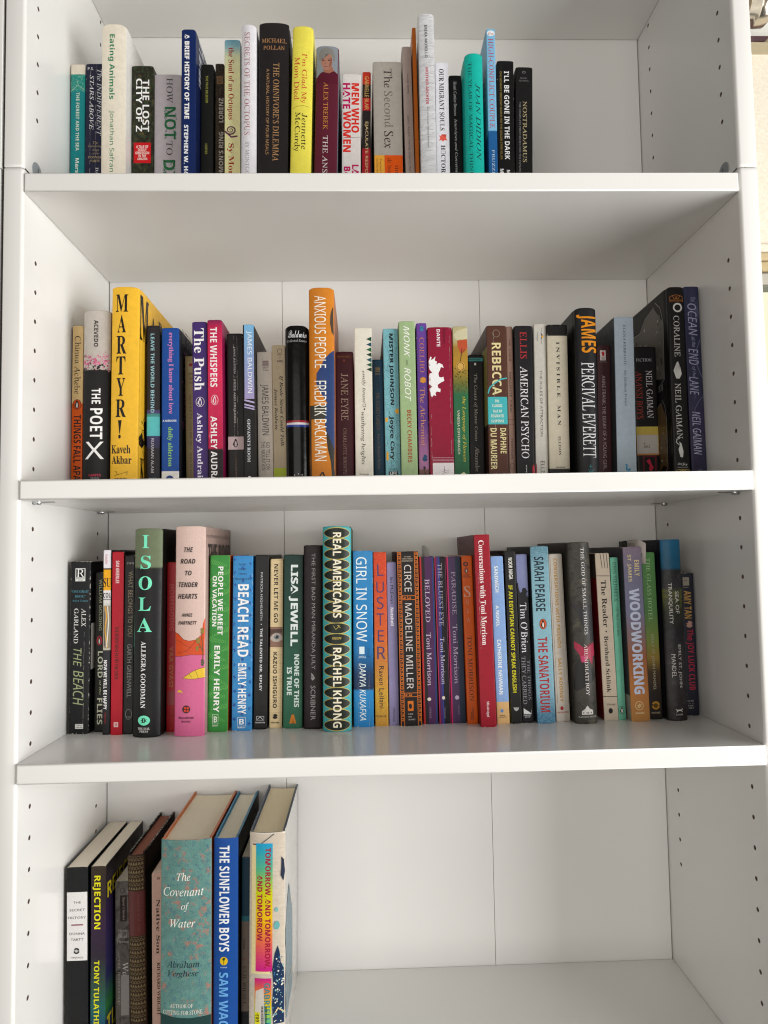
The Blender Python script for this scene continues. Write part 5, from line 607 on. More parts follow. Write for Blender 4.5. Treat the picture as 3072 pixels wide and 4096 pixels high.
{'l': 'black paperback with small white capitals and a boxed logo, right of the blue one', 'loc': [0.21803, 0.11674, -0.23621], 'th': 0.0185, 'w': 15.75, 'h': 204.99, 'd': 134.2, 'c': '141415', 'side': '1c1c1c', 'gloss': 0.5, 'D': [('author_name', '', 'T', 'PATRICIA HIGHSMITH', 20.89, 77.35, 6.62, 9.14, 'c9c9cc', 's', 'd'), ('author_name', '', 'E', 81.54, 82.97, 7.4, 8.51, 'c9c9cc'), ('title', '', 'T', 'THE TALENTED MR. RIPLEY', 86.92, 160.05, 6.62, 9.45, 'd4d4d6', 'b', 'd'), ('publisher_logo', '', 'RECTL', 189.58, 194.05, 3.47, 12.29, 'd4d4d6'), ('publisher_logo', '', 'L', [(4.73, 193.1), (7.88, 190.17), (11.03, 193.36)], 0.6, 'd4d4d6'), ('publisher_name', '', 'T', 'NORTON', 196.06, 197.59, 2.52, 13.23, 'd4d4d6', 'b', 'h')]},
{'l': 'slim cream paperback with black capitals and a photograph of an eye on its spine', 'loc': [0.23574, 0.12328, -0.23626], 'th': 0.0159, 'w': 15.16, 'h': 199.7, 'd': 127.7, 'c': 'dcc8a0', 'D': [('ruled_lines', '', 'RULES', 2.07, 79.63, 0.3, 14.85, 'a8946f'), ('ruled_lines', '', 'RULES', 106.1, 192.09, 0.3, 14.85, 'a8946f'), ('title', '', 'T', 'NEVER LET ME GO', 6.33, 76.01, 4.55, 9.4, '231f1a', 'B', 'd'), ('eye_photo', '', 'EYE', 80.83, 104.9, 0.0, 14.85, '8f6f60'), ('author_name', '', 'T', 'KAZUO ISHIGURO', 110.9, 176.4, 4.24, 8.79, '231f1a', 'B', 'd'), ('publisher_logo', '', 'STAR', 183.18, 189.12, 3.94, 10.0, '231f1a', 12), ('publisher_name', '', 'T', 'VINTAGE', 192.45, 194.23, 1.82, 11.82, '231f1a', 'b', 'h')]},
{'l': 'dark green paperback with glowing white capitals, third shelf', 'loc': [0.25273, 0.11788, -0.23616], 'th': 0.015, 'w': 22.72, 'h': 204.55, 'd': 133.1, 'c': [(1.0, '15352f'), (0.6696, '1c4439'), (0.3189, '2a5a48'), (-0.0008, '35684f')], 'D': [('author_name', '', 'T', 'LISA JEWELL', 12.11, 108.33, 5.91, 16.81, 'dde6e4', 'W', 'd'), ('title', '', 'T', 'NONE OF THIS', 117.88, 179.68, 12.72, 18.63, 'c9d6d0', 'W', 'd'), ('title', '', 'T', 'IS TRUE', 132.78, 165.7, 4.09, 10.0, 'c9d6d0', 'W', 'd'), ('publisher_logo', '', 'P', [(7.27, 198.55), (10.0, 188.18), (12.72, 188.21), (15.45, 198.63), (12.72, 198.6), (11.36, 191.5), (9.09, 198.57)], 'c07a35')]},
{'l': 'dark brown-black cloth hardcover with silver condensed capitals', 'loc': [0.27728, 0.11344, -0.23627], 'th': 0.0107, 'w': 21.69, 'h': 215.44, 'd': 137.5, 'c': '231b1c', 'kind': 'h', 'b': 1.5, 'D': [('title', '', 'T', 'THE FIRST BAD MAN MIRANDA JULY', 9.41, 146.21, 8.24, 13.88, '9c9698', 'g', 'd'), ('publisher_logo', '', 'P', [(8.68, 149.73), (11.28, 152.13), (13.45, 156.29), (10.85, 158.98), (8.68, 156.83), (11.28, 155.44)], '9c9698'), ('publisher_name', '', 'T', 'SCRIBNER', 164.89, 204.92, 8.24, 13.88, '9c9698', 'g', 'd')]},
{'l': 'tallest book of the third shelf, turquoise hardcover with black ovals and white lettering', 'loc': [0.30047, 0.10156, -0.23614], 'th': 0.011, 'w': 33.23, 'h': 236.95, 'd': 149.4, 'c': '4aa0a4', 'side': '4a5a3f', 'kind': 'h', 'b': 5, 'rnd': 2, 'D': [('oval', '', 'OVALS', 1.77, 235.48, 1.33, 31.9, '1c241c'), ('title', '', 'T', 'REAL AMERICANS', 7.36, 106.37, 11.96, 21.93, 'e6e0c9', 'b', 'd'), ('publisher_logo', '', 'L', [(12.63, 115.72), (15.29, 119.84), (19.94, 115.78), (17.28, 115.17), (20.61, 118.13)], 0.5, 'b5a45a'), ('publisher_name', '', 'T', 'KNOPF', 128.63, 131.56, 11.3, 21.93, 'b5a45a', 'b', 'h'), ('author_name', '', 'T', 'RACHEL KHONG', 140.91, 232.02, 11.96, 21.93, 'e6e0c9', 'b', 'd')]},
{'l': 'bright blue paperback with thin handwritten white capitals, third shelf', 'loc': [0.33601, 0.11688, -0.23631], 'th': 0.008, 'w': 23.62, 'h': 207.95, 'd': 134.1, 'c': [(1.0, '3f86b8'), (0.6516, '2f82bb'), (0.4209, '2271a8'), (0.306, '1c3f66'), (0.2144, '1c3050'), (0.203, '2f86c0'), (-0.0005, '2f7fb8')], 'side': '2a6f9a', 'wear': 0.8, 'D': [('title', '', 'T', 'GIRL IN SNOW', 7.77, 107.86, 3.78, 16.53, 'e3eef6', 's', 'd'), ('publisher_logo', '', 'R', 113.85, 122.58, 7.09, 13.23, 'd4e4ee'), ('publisher_name', '', 'T', 'SIMON &', 124.62, 125.81, 6.61, 14.64, 'c9dcea', 'b', 'h'), ('publisher_name', '', 'T', 'SCHUSTER', 126.17, 127.37, 6.14, 15.12, 'c9dcea', 'b', 'h'), ('author_name', '', 'T', 'DANYA KUKAFKA', 133.58, 200.13, 7.09, 14.64, 'e0ebf2', 'h', 'd'), ('bare_tree', '', 'SCRIB', 113.25, 132.38, 14.64, 23.15, '16283c'), ('crease', '', 'K', 5.67, 96.48, 207.22), ('crease', '', 'K', 18.42, 144.31, 207.22)]},
{'l': 'red to gold paperback with large purple capitals down its spine', 'loc': [0.36151, 0.11945, -0.23646], 'th': 0.0026, 'w': 15.6, 'h': 205.95, 'd': 131.5, 'c': [(1.0, 'c8452f'), (0.8187, 'c84a30'), (0.5144, 'cc6436'), (0.3633, 'bf8544'), (0.1527, 'c8ac48'), (-0.0, 'c09c4c')], 'tex': ('grain', 'c25a3a', '8a3a28', 'd9a05a'), 'D': [('title', '', 'T', 'L', 14.66, 28.53, 4.68, 12.17, '4a3a66', 's', 'h'), ('title', '', 'T', 'U', 35.45, 48.66, 3.43, 12.48, '4a3a66', 's', 'h'), ('title', '', 'T', 'S', 53.68, 68.11, 3.75, 11.86, '4a3a66', 's', 'h'), ('title', '', 'T', 'T', 73.12, 87.51, 3.43, 11.86, '4a3a66', 's', 'h'), ('title', '', 'T', 'E', 93.13, 106.86, 4.37, 11.55, '4a3a66', 's', 'h'), ('title', '', 'T', 'R', 112.47, 127.41, 3.43, 13.11, '4a3a66', 's', 'h'), ('author_name', '', 'T', 'Raven Leilani', 135.49, 185.01, 5.31, 11.24, '2f2a2c', 'g', 'd'), ('publisher_name', '', 'T', 'PICADOR', 193.27, 195.49, 0.94, 13.42, '2f2a1c', 'g', 'h')]},
{'l': 'slim lavender grey paperback with small black and white lettering', 'loc': [0.3783, 0.12153, -0.2365], 'th': -0.0019, 'w': 11.66, 'h': 193.56, 'd': 129.4, 'c': '8a84a8', 'D': [('author_name', '', 'T', 'Ian McEwan', 17.71, 49.86, 3.96, 7.7, '1d1b2a', 'g', 'd'), ('title', '', 'T', 'Nutshell', 54.26, 75.86, 3.73, 7.7, 'e3e0ee', 'W', 'd'), ('publisher_name', '', 'T', 'VINTAGE', 172.53, 189.47, 4.43, 7.0, '1f1d2c', 'g', 'd')]},
{'l': 'black paperback bordered with orange Greek key patterns on both edges', 'loc': [0.39093, 0.11662, -0.2365], 'th': -0.0054, 'w': 26.19, 'h': 206.23, 'd': 134.4, 'c': '191617', 'D': [('key_border', '', 'KEY', 0.38, 205.82, 1.31, 5.24, 'c8702c'), ('key_border', '', 'KEY', 0.38, 205.82, 21.47, 25.4, 'c8702c'), ('key_border', '', 'KEYH', 52.95, 57.59, 5.77, 20.96, 'c8702c'), ('key_border', '', 'KEYH', 167.64, 171.96, 5.24, 20.96, 'c8702c'), ('author_blurb', '', 'T', '#1 NEW', 5.68, 7.19, 8.9, 17.29, 'a89a8a', 'b', 'h'), ('author_blurb', '', 'T', 'YORK TIMES', 8.2, 9.71, 6.28, 19.38, 'a89a8a', 'b', 'h'), ('author_blurb', '', 'T', 'BESTSELLER', 10.72, 12.23, 6.28, 19.38, 'a89a8a', 'b', 'h'), ('title', '', 'T', 'CIRCE', 16.14, 48.19, 8.9, 17.29, 'd0c8c4', 's', 'd'), ('author_name', '', 'T', 'MADELINE MILLER', 61.97, 162.7, 8.9, 16.76, 'd0c8c4', 's', 'd'), ('publisher_logo', '', 'R', 176.9, 188.6, 9.43, 16.23, 'c8702c'), ('publisher_logo', '', 'E', 179.98, 186.14, 10.48, 14.41, '191617'), ('publisher_name', '', 'T', 'BACK', 191.31, 193.03, 9.95, 15.72, 'c9c4c0', 'R', 'h'), ('publisher_name', '', 'T', 'BAY', 194.51, 196.23, 9.95, 14.14, 'c9c4c0', 'R', 'h'), ('publisher_name', '', 'T', 'BOOKS', 197.71, 199.43, 9.95, 17.81, 'c9c4c0', 'R', 'h')]},
{'l': 'purple paperback with a red left stripe and silver capitals, first of three matching ones', 'loc': [0.41921, 0.12394, -0.2365], 'th': -0.0084, 'w': 17.57, 'h': 199.73, 'd': 127.0, 'c': '4a2650', 'g': 'matching striped paperbacks by one author', 'D': [('stripe', '', 'R', 0.0, 199.73, 0.0, 2.46, 'b02f30'), ('stripe', '', 'R', 0.0, 199.73, 2.46, 6.33, '151014'), ('stripe', '', 'R', 0.0, 199.73, 15.11, 16.52, '2a3a7a'), ('stripe', '', 'R', 0.0, 199.73, 16.52, 17.57, '1a1020'), ('title', '', 'T', 'BELOVED', 27.32, 78.91, 5.97, 11.6, 'b9aebe', 'R', 'd'), ('author_name', '', 'T', 'Toni Morrison', 91.5, 154.39, 5.97, 11.6, 'c0b5c4', 'R', 'd'), ('publisher_logo', '', 'E', 168.35, 172.46, 5.27, 9.84, 'd9cfc4'), ('publisher_name', '', 'T', 'VINTAGE', 179.92, 192.97, 7.38, 9.49, '9a8a9c', 'R', 'd')]},
{'l': 'black paperback with magenta and blue stripes, middle of three matching ones', 'loc': [0.43786, 0.12378, -0.2365], 'th': -0.0123, 'w': 14.22, 'h': 198.81, 'd': 127.2, 'c': '151118', 'g': 'matching striped paperbacks by one author', 'D': [('stripe', '', 'R', 0.0, 198.81, 0.0, 0.71, '3a1424'), ('stripe', '', 'R', 0.0, 198.81, 0.71, 1.7, 'b52a55'), ('stripe', '', 'R', 0.0, 198.81, 2.28, 5.12, '4a2260'), ('stripe', '', 'R', 0.0, 198.81, 5.12, 6.55, '243f8a'), ('stripe', '', 'R', 0.0, 198.81, 13.22, 14.08, '6a1a3a'), ('title', '', 'T', 'THE BLUEST EYE', 7.64, 82.97, 4.27, 9.39, 'a9a0ac', 'R', 'd'), ('author_name', '', 'T', 'Toni Morrison', 96.44, 152.33, 4.27, 9.1, 'c0b5c4', 'R', 'd'), ('publisher_logo', '', 'E', 166.05, 170.29, 4.27, 7.96, 'd9cfc4'), ('publisher_name', '', 'T', 'VINTAGE', 179.37, 192.43, 6.26, 7.96, '9a8a9c', 'R', 'd')]},
{'l': 'muted purple and navy paperback with a magenta left edge, last of three matching ones', 'loc': [0.45245, 0.12424, -0.2365], 'th': -0.0115, 'w': 17.82, 'h': 199.15, 'd': 126.7, 'c': '4a3558', 'g': 'matching striped paperbacks by one author', 'D': [('stripe', '', 'R', 0.0, 199.15, 0.0, 0.54, '3a1424'), ('stripe', '', 'R', 0.0, 199.15, 0.54, 2.14, 'b82a60'), ('stripe', '', 'R', 0.0, 199.15, 11.04, 17.82, '1c2a3f'), ('title', '', 'T', 'PARADISE', 18.21, 69.81, 5.71, 10.69, 'a59aac', 'R', 'd'), ('author_name', '', 'T', 'Toni Morrison', 81.81, 152.13, 5.35, 10.69, 'b0a6b8', 'R', 'd'), ('publisher_logo', '', 'E', 166.12, 171.11, 5.35, 10.34, 'b9aec4'), ('publisher_name', '', 'T', 'VINTAGE', 177.09, 188.92, 8.2, 10.34, '8a7f96', 'R', 'd')]},
{'l': 'slim orange paperback with silver and dark serif capitals', 'loc': [0.47122, 0.1189, -0.2365], 'th': -0.0148, 'w': 12.7, 'h': 199.81, 'd': 132.1, 'c': 'cf6026', 'D': [('publisher_logo', '', 'E', 7.23, 12.92, 1.52, 7.86, '4a1f14'), ('publisher_logo', '', 'E', 8.49, 11.66, 3.3, 6.35, 'b8501f'), ('penguin_badge', '', 'PENG', 13.94, 21.53, 2.55, 7.86, 'b8501f'), ('publisher_name', '', 'T', 'PLUME/', 22.41, 23.93, 1.52, 8.88, '4a1f14', 'b', 'h'), ('publisher_name', '', 'T', 'PENGUIN', 24.69, 26.21, 0.77, 9.9, '4a1f14', 'b', 'h'), ('title', '', 'T', 'S', 36.31, 49.55, 1.52, 9.14, 'c9a898', 'R', 'h'), ('title', '', 'T', 'U', 52.7, 58.37, 3.81, 6.98, 'c9a898', 'R', 'h'), ('title', '', 'T', 'L', 63.4, 68.43, 4.06, 6.35, 'c9a898', 'R', 'h'), ('title', '', 'T', 'A', 74.08, 79.1, 3.81, 7.11, 'c9a898', 'R', 'h'), ('author_name', '', 'T', 'TONI MORRISON', 96.03, 173.03, 3.3, 8.63, '4a2412', 'R', 'd'), ('small_text', '', 'T', '0-452-26349-2', 180.71, 194.94, 6.09, 7.62, '3a1f14', 'b', 'd'), ('small_text', '', 'T', 'FICTION', 185.67, 194.32, 4.32, 5.59, '3a1f14', 'b', 'd')]},
{'l': 'tall crimson paperback with white bold lettering, standing proud of its neighbours', 'loc': [0.48421, 0.10201, -0.2365], 'th': -0.0143, 'w': 18.63, 'h': 224.62, 'd': 149.0, 'c': '93182c', 'side': [(1.0, '5a2a30'), (-0.0006, '6f1522')], 'wear': 0.4, 'D': [('title', '', 'T', 'Conversations with Toni Morrison', 6.86, 129.67, 5.21, 11.55, 'e9dcdc', 'S', 'd'), ('publisher_name', '', 'T', 'Mississippi', 194.77, 212.98, 7.08, 10.81, 'e3d0d2', 'S', 'd'), ('crease', '', 'K', 3.73, 45.17, 136.41)]},
{'l': 'light blue paperback with white capitals and a sand-coloured foot', 'loc': [0.50575, 0.11531, -0.2365], 'th': -0.0164, 'w': 15.17, 'h': 198.69, 'd': 135.7, 'c': [(1.0, '8aa8d4'), (0.1299, '8aa8d4'), (0.1293, 'd4b07f'), (-0.0005, 'd4b07f')], 'side': '8a6a55', 'wear': 0.4, 'D': [('title', '', 'T', 'SANDWICH', 11.75, 43.25, 3.94, 8.5, 'e6eef6', 'B', 'd'), ('subtitle', '', 'T', 'A NOVEL', 58.95, 84.0, 3.94, 7.89, 'e6eef6', 'B', 'd'), ('author_name', '', 'T', 'CATHERINE NEWMAN', 99.36, 163.86, 3.94, 8.5, 'e6eef6', 'B', 'd'), ('publisher_logo', '', 'E', 181.17, 185.24, 4.55, 8.19, '5f8ac0'), ('publisher_name', '', 'T', 'HARPER', 188.08, 189.06, 3.94, 10.01, '3a2f2a', 'b', 'h'), ('publisher_name', '', 'T', 'PERENNIAL', 190.05, 191.04, 2.73, 11.53, '3a2f2a', 'b', 'h'), ('crease', '', 'K', 7.59, 4.8, 169.8)]},
{'l': 'black paperback with yellow condensed capitals and a yellow edge', 'loc': [0.52262, 0.11525, -0.2365], 'th': -0.0162, 'w': 13.22, 'h': 205.27, 'd': 135.7, 'c': '1c1c1b', 'side': [(1.0, '151313'), (0.5025, '151313'), (0.381, '8f862a'), (-0.0004, '9a8f30')], 'D': [('author_name', '', 'T', 'NOOR NAGA', 8.86, 34.61, 4.5, 9.26, 'e0e0da', 'B', 'd'), ('title', '', 'T', 'IF AN EGYPTIAN CANNOT SPEAK ENGLISH', 41.67, 168.67, 3.44, 8.2, 'cfc83c', 'B', 'd'), ('publisher_logo', '', 'P', [(3.17, 185.84), (5.29, 187.78), (6.61, 185.98), (7.93, 187.89), (10.05, 186.12), (8.99, 189.17), (6.61, 190.55), (4.23, 188.98)], 'b0b0ae')]},
{'l': 'black paperback with a silhouetted soldier against a pale grey-blue head', 'loc': [0.53697, 0.11796, -0.2365], 'th': -0.0168, 'w': 13.73, 'h': 200.33, 'd': 133.0, 'c': [(1.0, '7a80a5'), (0.8892, '8086ab'), (0.763, '767aa0'), (0.741, '17171a'), (-0.0005, '17171a')], 'D': [('soldier_silhouette', '', 'P', [(0.0, 52.28), (0.0, 34.6), (1.37, 33.39), (1.92, 39.73), (3.43, 46.09), (5.77, 44.91), (6.04, 41.77), (7.55, 40.18), (10.3, 40.65), (11.67, 43.61), (12.9, 45.17), (11.53, 46.13), (10.98, 48.26), (11.26, 50.41), (10.71, 53.29), (11.67, 56.48), (0.0, 58.58)], '17171c'), ('author_name', '', 'T', "Tim O'Brien", 58.2, 117.58, 2.47, 10.43, 'dcdce0', 'R', 'd'), ('title', '', 'T', 'THE THINGS', 126.58, 173.28, 8.24, 11.53, '8f8f96', 'R', 'd'), ('title', '', 'T', 'THEY CARRIED', 121.83, 178.25, 1.65, 6.31, '8f8f96', 'R', 'd'), ('publisher_logo', '', 'P', [(1.65, 183.0), (10.3, 188.92), (10.71, 183.36), (10.71, 190.18), (1.65, 189.82)], 'd4d4d6'), ('publisher_name', '', 'T', 'MARINER', 190.77, 192.01, 1.37, 10.43, 'c9c9cc', 'b', 'h'), ('publisher_name', '', 'T', 'BOOKS', 192.75, 193.99, 2.75, 9.33, 'c9c9cc', 'b', 'h')]},
{'l': 'icy blue paperback with tall dark and red capitals and an orange penguin badge', 'loc': [0.5533, 0.11263, -0.2365], 'th': -0.0151, 'w': 21.77, 'h': 209.72, 'd': 138.3, 'c': [(1.0, '4d7486'), (0.8745, '7fa6b2'), (0.5627, '8ab3c0'), (0.1767, '7fa6b6'), (0.0489, '3f7090'), (-0.0008, '386a8c')], 'side': [(1.0, '30343a'), (-0.0008, '3a4a55')], 'tex': ('grain', '8fb4be', '5f8a9a', 'a5c6ce'), 'D': [('author_name', '', 'T', 'SARAH PEARSE', 12.62, 77.45, 3.92, 15.67, '1c2a38', 'B', 'd'), ('title', '', 'T', 'THE SANATORIUM', 108.24, 196.52, 4.35, 16.11, '9f3236', 'B', 'd'), ('penguin_badge', '', 'PENG', 86.55, 99.17, 7.4, 16.11, 'c25a34')]},
{'l': 'white paperback with mustard capitals and a thin black frame', 'loc': [0.57784, 0.12004, -0.2365], 'th': -0.021, 'w': 16.78, 'h': 200.04, 'd': 130.9, 'c': 'bfb8ae', 'D': [('rule', '', 'L', [(2.18, -0.1), (2.52, 178.19)], 0.25, '2a2724'), ('rule', '', 'L', [(15.61, 0.41), (15.61, 178.77)], 0.25, '2a2724'), ('title', '', 'T', 'CONVERSATIONS WITH FRIENDS', 5.4, 112.97, 6.04, 10.07, 'b0863a', 'b', 'd'), ('rule', '', 'L', [(5.04, 118.97), (10.41, 119.19)], 0.3, '8a7a5a'), ('author_name', '', 'T', 'SALLY ROONEY', 124.83, 176.83, 5.71, 9.73, 'b0863a', 'b', 'd'), ('publisher_logo', '', 'E', 181.83, 186.56, 5.37, 9.4, '9a3236'), ('publisher_name', '', 'T', 'HOGARTH', 188.18, 190.07, 2.01, 15.11, '9a3a3c', 'b', 'h')]},
{'l': 'grey hardcover with a pink flower and pond leaf design and thin white capitals', 'loc': [0.59712, 0.10834, -0.2365], 'th': -0.0178, 'w': 26.81, 'h': 213.77, 'd': 142.6, 'c': '3e3c38', 'side': [(1.0, '33302c'), (-0.0013, '3a3833')], 'kind': 'h', 'b': 4, 'tex': ('cloud', '48463f', '282724', '5a564a'), 'D': [('leaf', '', 'P', [(0.0, 71.18), (5.36, 73.4), (13.4, 76.39), (25.47, 74.13), (26.81, 116.63), (18.77, 117.67), (14.74, 104.07), (10.72, 91.8), (6.7, 82.22), (2.14, 76.66)], '2c2b2e'), ('leaf', '', 'P', [(0.0, 173.1), (2.68, 143.85), (8.04, 136.03), (14.74, 140.31), (26.81, 156.83), (24.13, 163.41), (14.74, 169.7), (2.68, 175.87)], '1f2021'), ('flower', '', 'P', [(2.68, 117.05), (8.04, 120.61), (12.06, 124.12), (13.4, 128.19), (25.47, 119.27), (26.81, 134.08), (24.13, 135.31), (22.79, 145.98), (18.77, 137.78), (9.38, 141.43), (8.04, 133.35), (2.68, 125.1)], 'a0304a'), ('flower', '', 'P', [(9.11, 134.73), (16.08, 133.66), (16.62, 141.05), (10.72, 142.15)], 'b5456a'), ('title', '', 'T', 'THE GOD OF SMALL THINGS', 6.81, 109.4, 15.01, 19.3, 'cfcdc9', 'R', 'd'), ('author_name', '', 'T', 'ARUNDHATI ROY', 120.41, 180.57, 13.4, 17.69, 'dcd4d0', 'R', 'd'), ('publisher_logo', '', 'HOUSE', 192.28, 202.91, 7.51, 20.91, 'cfcdc9'), ('publisher_name', '', 'T', 'RANDOM HOUSE', 204.5, 206.36, 3.75, 25.2, 'cfcdc9', 'R', 'h')]},
{'l': 'cream paperback with three black bars at its head and spaced serif lettering', 'loc': [0.63583, 0.11991, -0.2365], 'th': -0.0249, 'w': 17.11, 'h': 200.01, 'd': 131.1, 'c': 'bdb09f', 'side': [(1.0, '4a4038'), (0.8505, '5a5046'), (0.8484, '8a1c24'), (-0.001, '7a1a24')], 'D': [('bars', '', 'L', [(6.16, -0.1), (7.88, 18.12)], 0.7, '1c1a18'), ('bars', '', 'L', [(9.93, 0.06), (11.3, 18.27)], 0.7, '1c1a18'), ('bars', '', 'L', [(13.69, 0.21), (14.72, 18.41)], 0.7, '1c1a18'), ('rule', '', 'L', [(0.0, 27.2), (17.11, 27.92)], 0.7, '1c1a18'), ('title', '', 'T', 'The Reader', 32.67, 89.11, 5.14, 11.3, '26221f', 'S', 'd'), ('title', '', 'R', 93.63, 95.28, 7.19, 8.9, '26221f'), ('author_name', '', 'T', 'Bernhard Schlink', 99.66, 166.89, 5.14, 10.27, '26221f', 'S', 'd'), ('rule', '', 'L', [(0.0, 171.49), (17.11, 172.32)], 0.7, '1c1a18'), ('publisher_name', '', 'T', 'Vintage', 179.77, 182.75, 3.42, 14.03, '26221f', 'R', 'h'), ('publisher_logo', '', 'E', 185.46, 191.96, 5.48, 10.62, '1c1a18')]},
{'l': 'thin mint green paperback with italic black lettering, third shelf right', 'loc': [0.65324, 0.12134, -0.2365], 'th': -0.0197, 'w': 9.55, 'h': 194.72, 'd': 129.6, 'c': '6fae97', 'D': [('author_name', '', 'T', 'JOHN STEINBECK', 5.42, 53.44, 2.68, 7.26, '1f3a34', 'R', 'd'), ('title', '', 'T', 'Of Mice and Men', 60.74, 95.12, 3.25, 7.07, '1f3a34', 'I', 'd'), ('penguin_badge', '', 'PENG', 178.37, 187.87, 0.57, 8.79, '6fae97')]},
{'l': 'lilac to orange paperback with heavy pale capitals and a bookmark at its head', 'loc': [0.66519, 0.11091, -0.2365], 'th': -0.017, 'w': 22.45, 'h': 207.0, 'd': 140.1, 'c': [(1.0, '7f7080'), (0.8766, '6f6c82'), (0.6258, '6f7088'), (0.4945, '7a6468'), (0.3636, '8f5838'), (0.1682, 'a56e3c'), (-0.0009, 'b0824f')], 'side': [(1.0, '45434a'), (0.1488, '45434a'), (0.1455, 'a8a49a'), (-0.0009, 'a8a49a')], 'D': [('author_name', '', 'T', 'EMILY', 15.94, 35.13, 13.02, 18.86, 'c9b98f', 'B', 'd'), ('author_name', '', 'T', 'ST. JAMES', 9.35, 41.7, 4.04, 9.43, 'c9b98f', 'B', 'd'), ('title', '', 'T', 'WOODWORKING', 49.9, 174.86, 4.94, 17.51, 'b5bccf', 'W', 'd'), ('publisher_logo', '', 'RING', 182.92, 193.93, 4.94, 15.27, 'd0b88c'), ('publisher_logo', '', 'STAR', 185.61, 191.65, 6.74, 13.47, 'c9ae80', 6), ('publisher_name', '', 'T', 'zando', 195.67, 197.95, 4.94, 15.72, 'd6c39c', 'W', 'h'), ('barcode', 'z', 'BAR', 186.76, 201.76, 14.01, 42.02, '26221f')]},
{'l': 'green paperback fading to amber and dark brown with thin pale capitals', 'loc': [0.69058, 0.11958, -0.2365], 'th': -0.0141, 'w': 16.01, 'h': 200.09, 'd': 131.4, 'c': [(1.0, '5a8a56'), (0.642, '5a8252'), (0.4705, '7a8a4c'), (0.3679, '8f7a40'), (0.286, '4a3a28'), (0.1636, '2a2220'), (-0.0005, '231d1c')], 'side': '2a2a26', 'D': [('title', '', 'T', 'THE GLASS HOTEL', 6.94, 83.31, 4.8, 9.6, 'a8c49a', 'R', 'd'), ('author_name', '', 'T', 'EMILY ST. JOHN MANDEL', 99.1, 165.32, 5.44, 9.6, 'a8a592', 'g', 'd'), ('publisher_logo', '', 'STAR', 178.5, 188.4, 2.88, 13.12, 'b0863a', 18), ('publisher_logo', '', 'E', 180.94, 186.37, 5.12, 10.56, '5a431f'), ('publisher_name', '', 'T', 'VINTAGE', 191.11, 193.14, 2.24, 12.8, 'b0a58a', 'b', 'h')]},
{'l': 'hardcover with a blue head and dark clouds over a yellow-green field', 'loc': [0.70974, 0.11293, -0.2365], 'th': -0.0062, 'w': 23.97, 'h': 215.26, 'd': 138.0, 'c': [(1.0, '2a6688'), (0.8399, '205672'), (0.8271, '2a2c2f'), (0.7318, '34363a'), (0.7128, '6a7038'), (0.662, '5a6034'), (0.5988, '33372a'), (0.504, '26262a'), (0.284, '3a3638'), (-0.0006, '262122')], 'side': [(1.0, '1a1e2a'), (-0.0006, '1e1c1e')], 'kind': 'h', 'b': 4, 'rnd': 0.5, 'tex': ('cloudmix', '3c3c3e', '17171a', '4f4a4c'), 'D': [('title', '', 'T', 'SEA OF', 62.1, 88.82, 13.43, 18.22, 'c9cac6', 'g', 'd'), ('title', '', 'T', 'TRANQUILITY', 51.99, 101.06, 5.27, 10.07, 'c9cac6', 'g', 'd'), ('author_name', '', 'T', 'EMILY ST. JOHN', 125.74, 175.94, 13.43, 18.22, 'c0bfbd', 'g', 'd'), ('author_name', '', 'T', 'MANDEL', 136.83, 164.23, 6.23, 11.03, 'c0bfbd', 'g', 'd'), ('publisher_logo', '', 'DOG', 200.51, 205.2, 8.15, 16.78, 'd0d0ce'), ('publisher_name', '', 'T', 'KNOPF', 206.81, 208.69, 8.63, 16.78, 'c9c9c6', 'g', 'h')]},
{'l': 'rightmost book of the third shelf, small navy mass-market paperback with gold and red lettering', 'loc': [0.74276, 0.13397, -0.2365], 'th': -0.0042, 'w': 15.11, 'h': 173.55, 'd': 117.0, 'c': '1a1d2c', 'side': '15161c', 'wear': 0.6, 'D': [('author_name', '', 'T', 'AMY TAN', 21.68, 55.63, 2.11, 10.88, 'a8854f', 'B', 'd'), ('title', '', 'T', 'The JOY LUCK CLUB', 68.91, 142.62, 2.11, 12.09, '9a2a40', 'B', 'd'), ('lotus', '', 'STAR', 58.15, 67.1, 2.72, 12.09, 'a8857a', 8), ('publisher_logo', '', 'R', 5.07, 15.21, 1.51, 9.37, '8a8478'), ('publisher_logo', '', 'T', 'IVY', 7.89, 10.0, 3.02, 7.55, '1a1d2c', 'S', 'h'), ('small_text', '', 'T', 'Fiction', 16.62, 18.02, 1.51, 8.16, '8a8478', 'b', 'h'), ('small_text', '', 'T', 'U.S. 595', 154.65, 156.31, 0.91, 8.16, 'a8a49c', 'b', 'h'), ('small_text', '', 'T', 'CAN. 695', 157.69, 159.35, 1.21, 8.76, '6a6864', 'b', 'h'), ('small_text', '', 'T', '0-8041', 160.45, 162.11, 1.51, 7.55, 'a8a49c', 'b', 'h'), ('small_text', '', 'T', '0630-4', 163.21, 164.87, 2.11, 7.86, 'a8a49c', 'b', 'h')]},
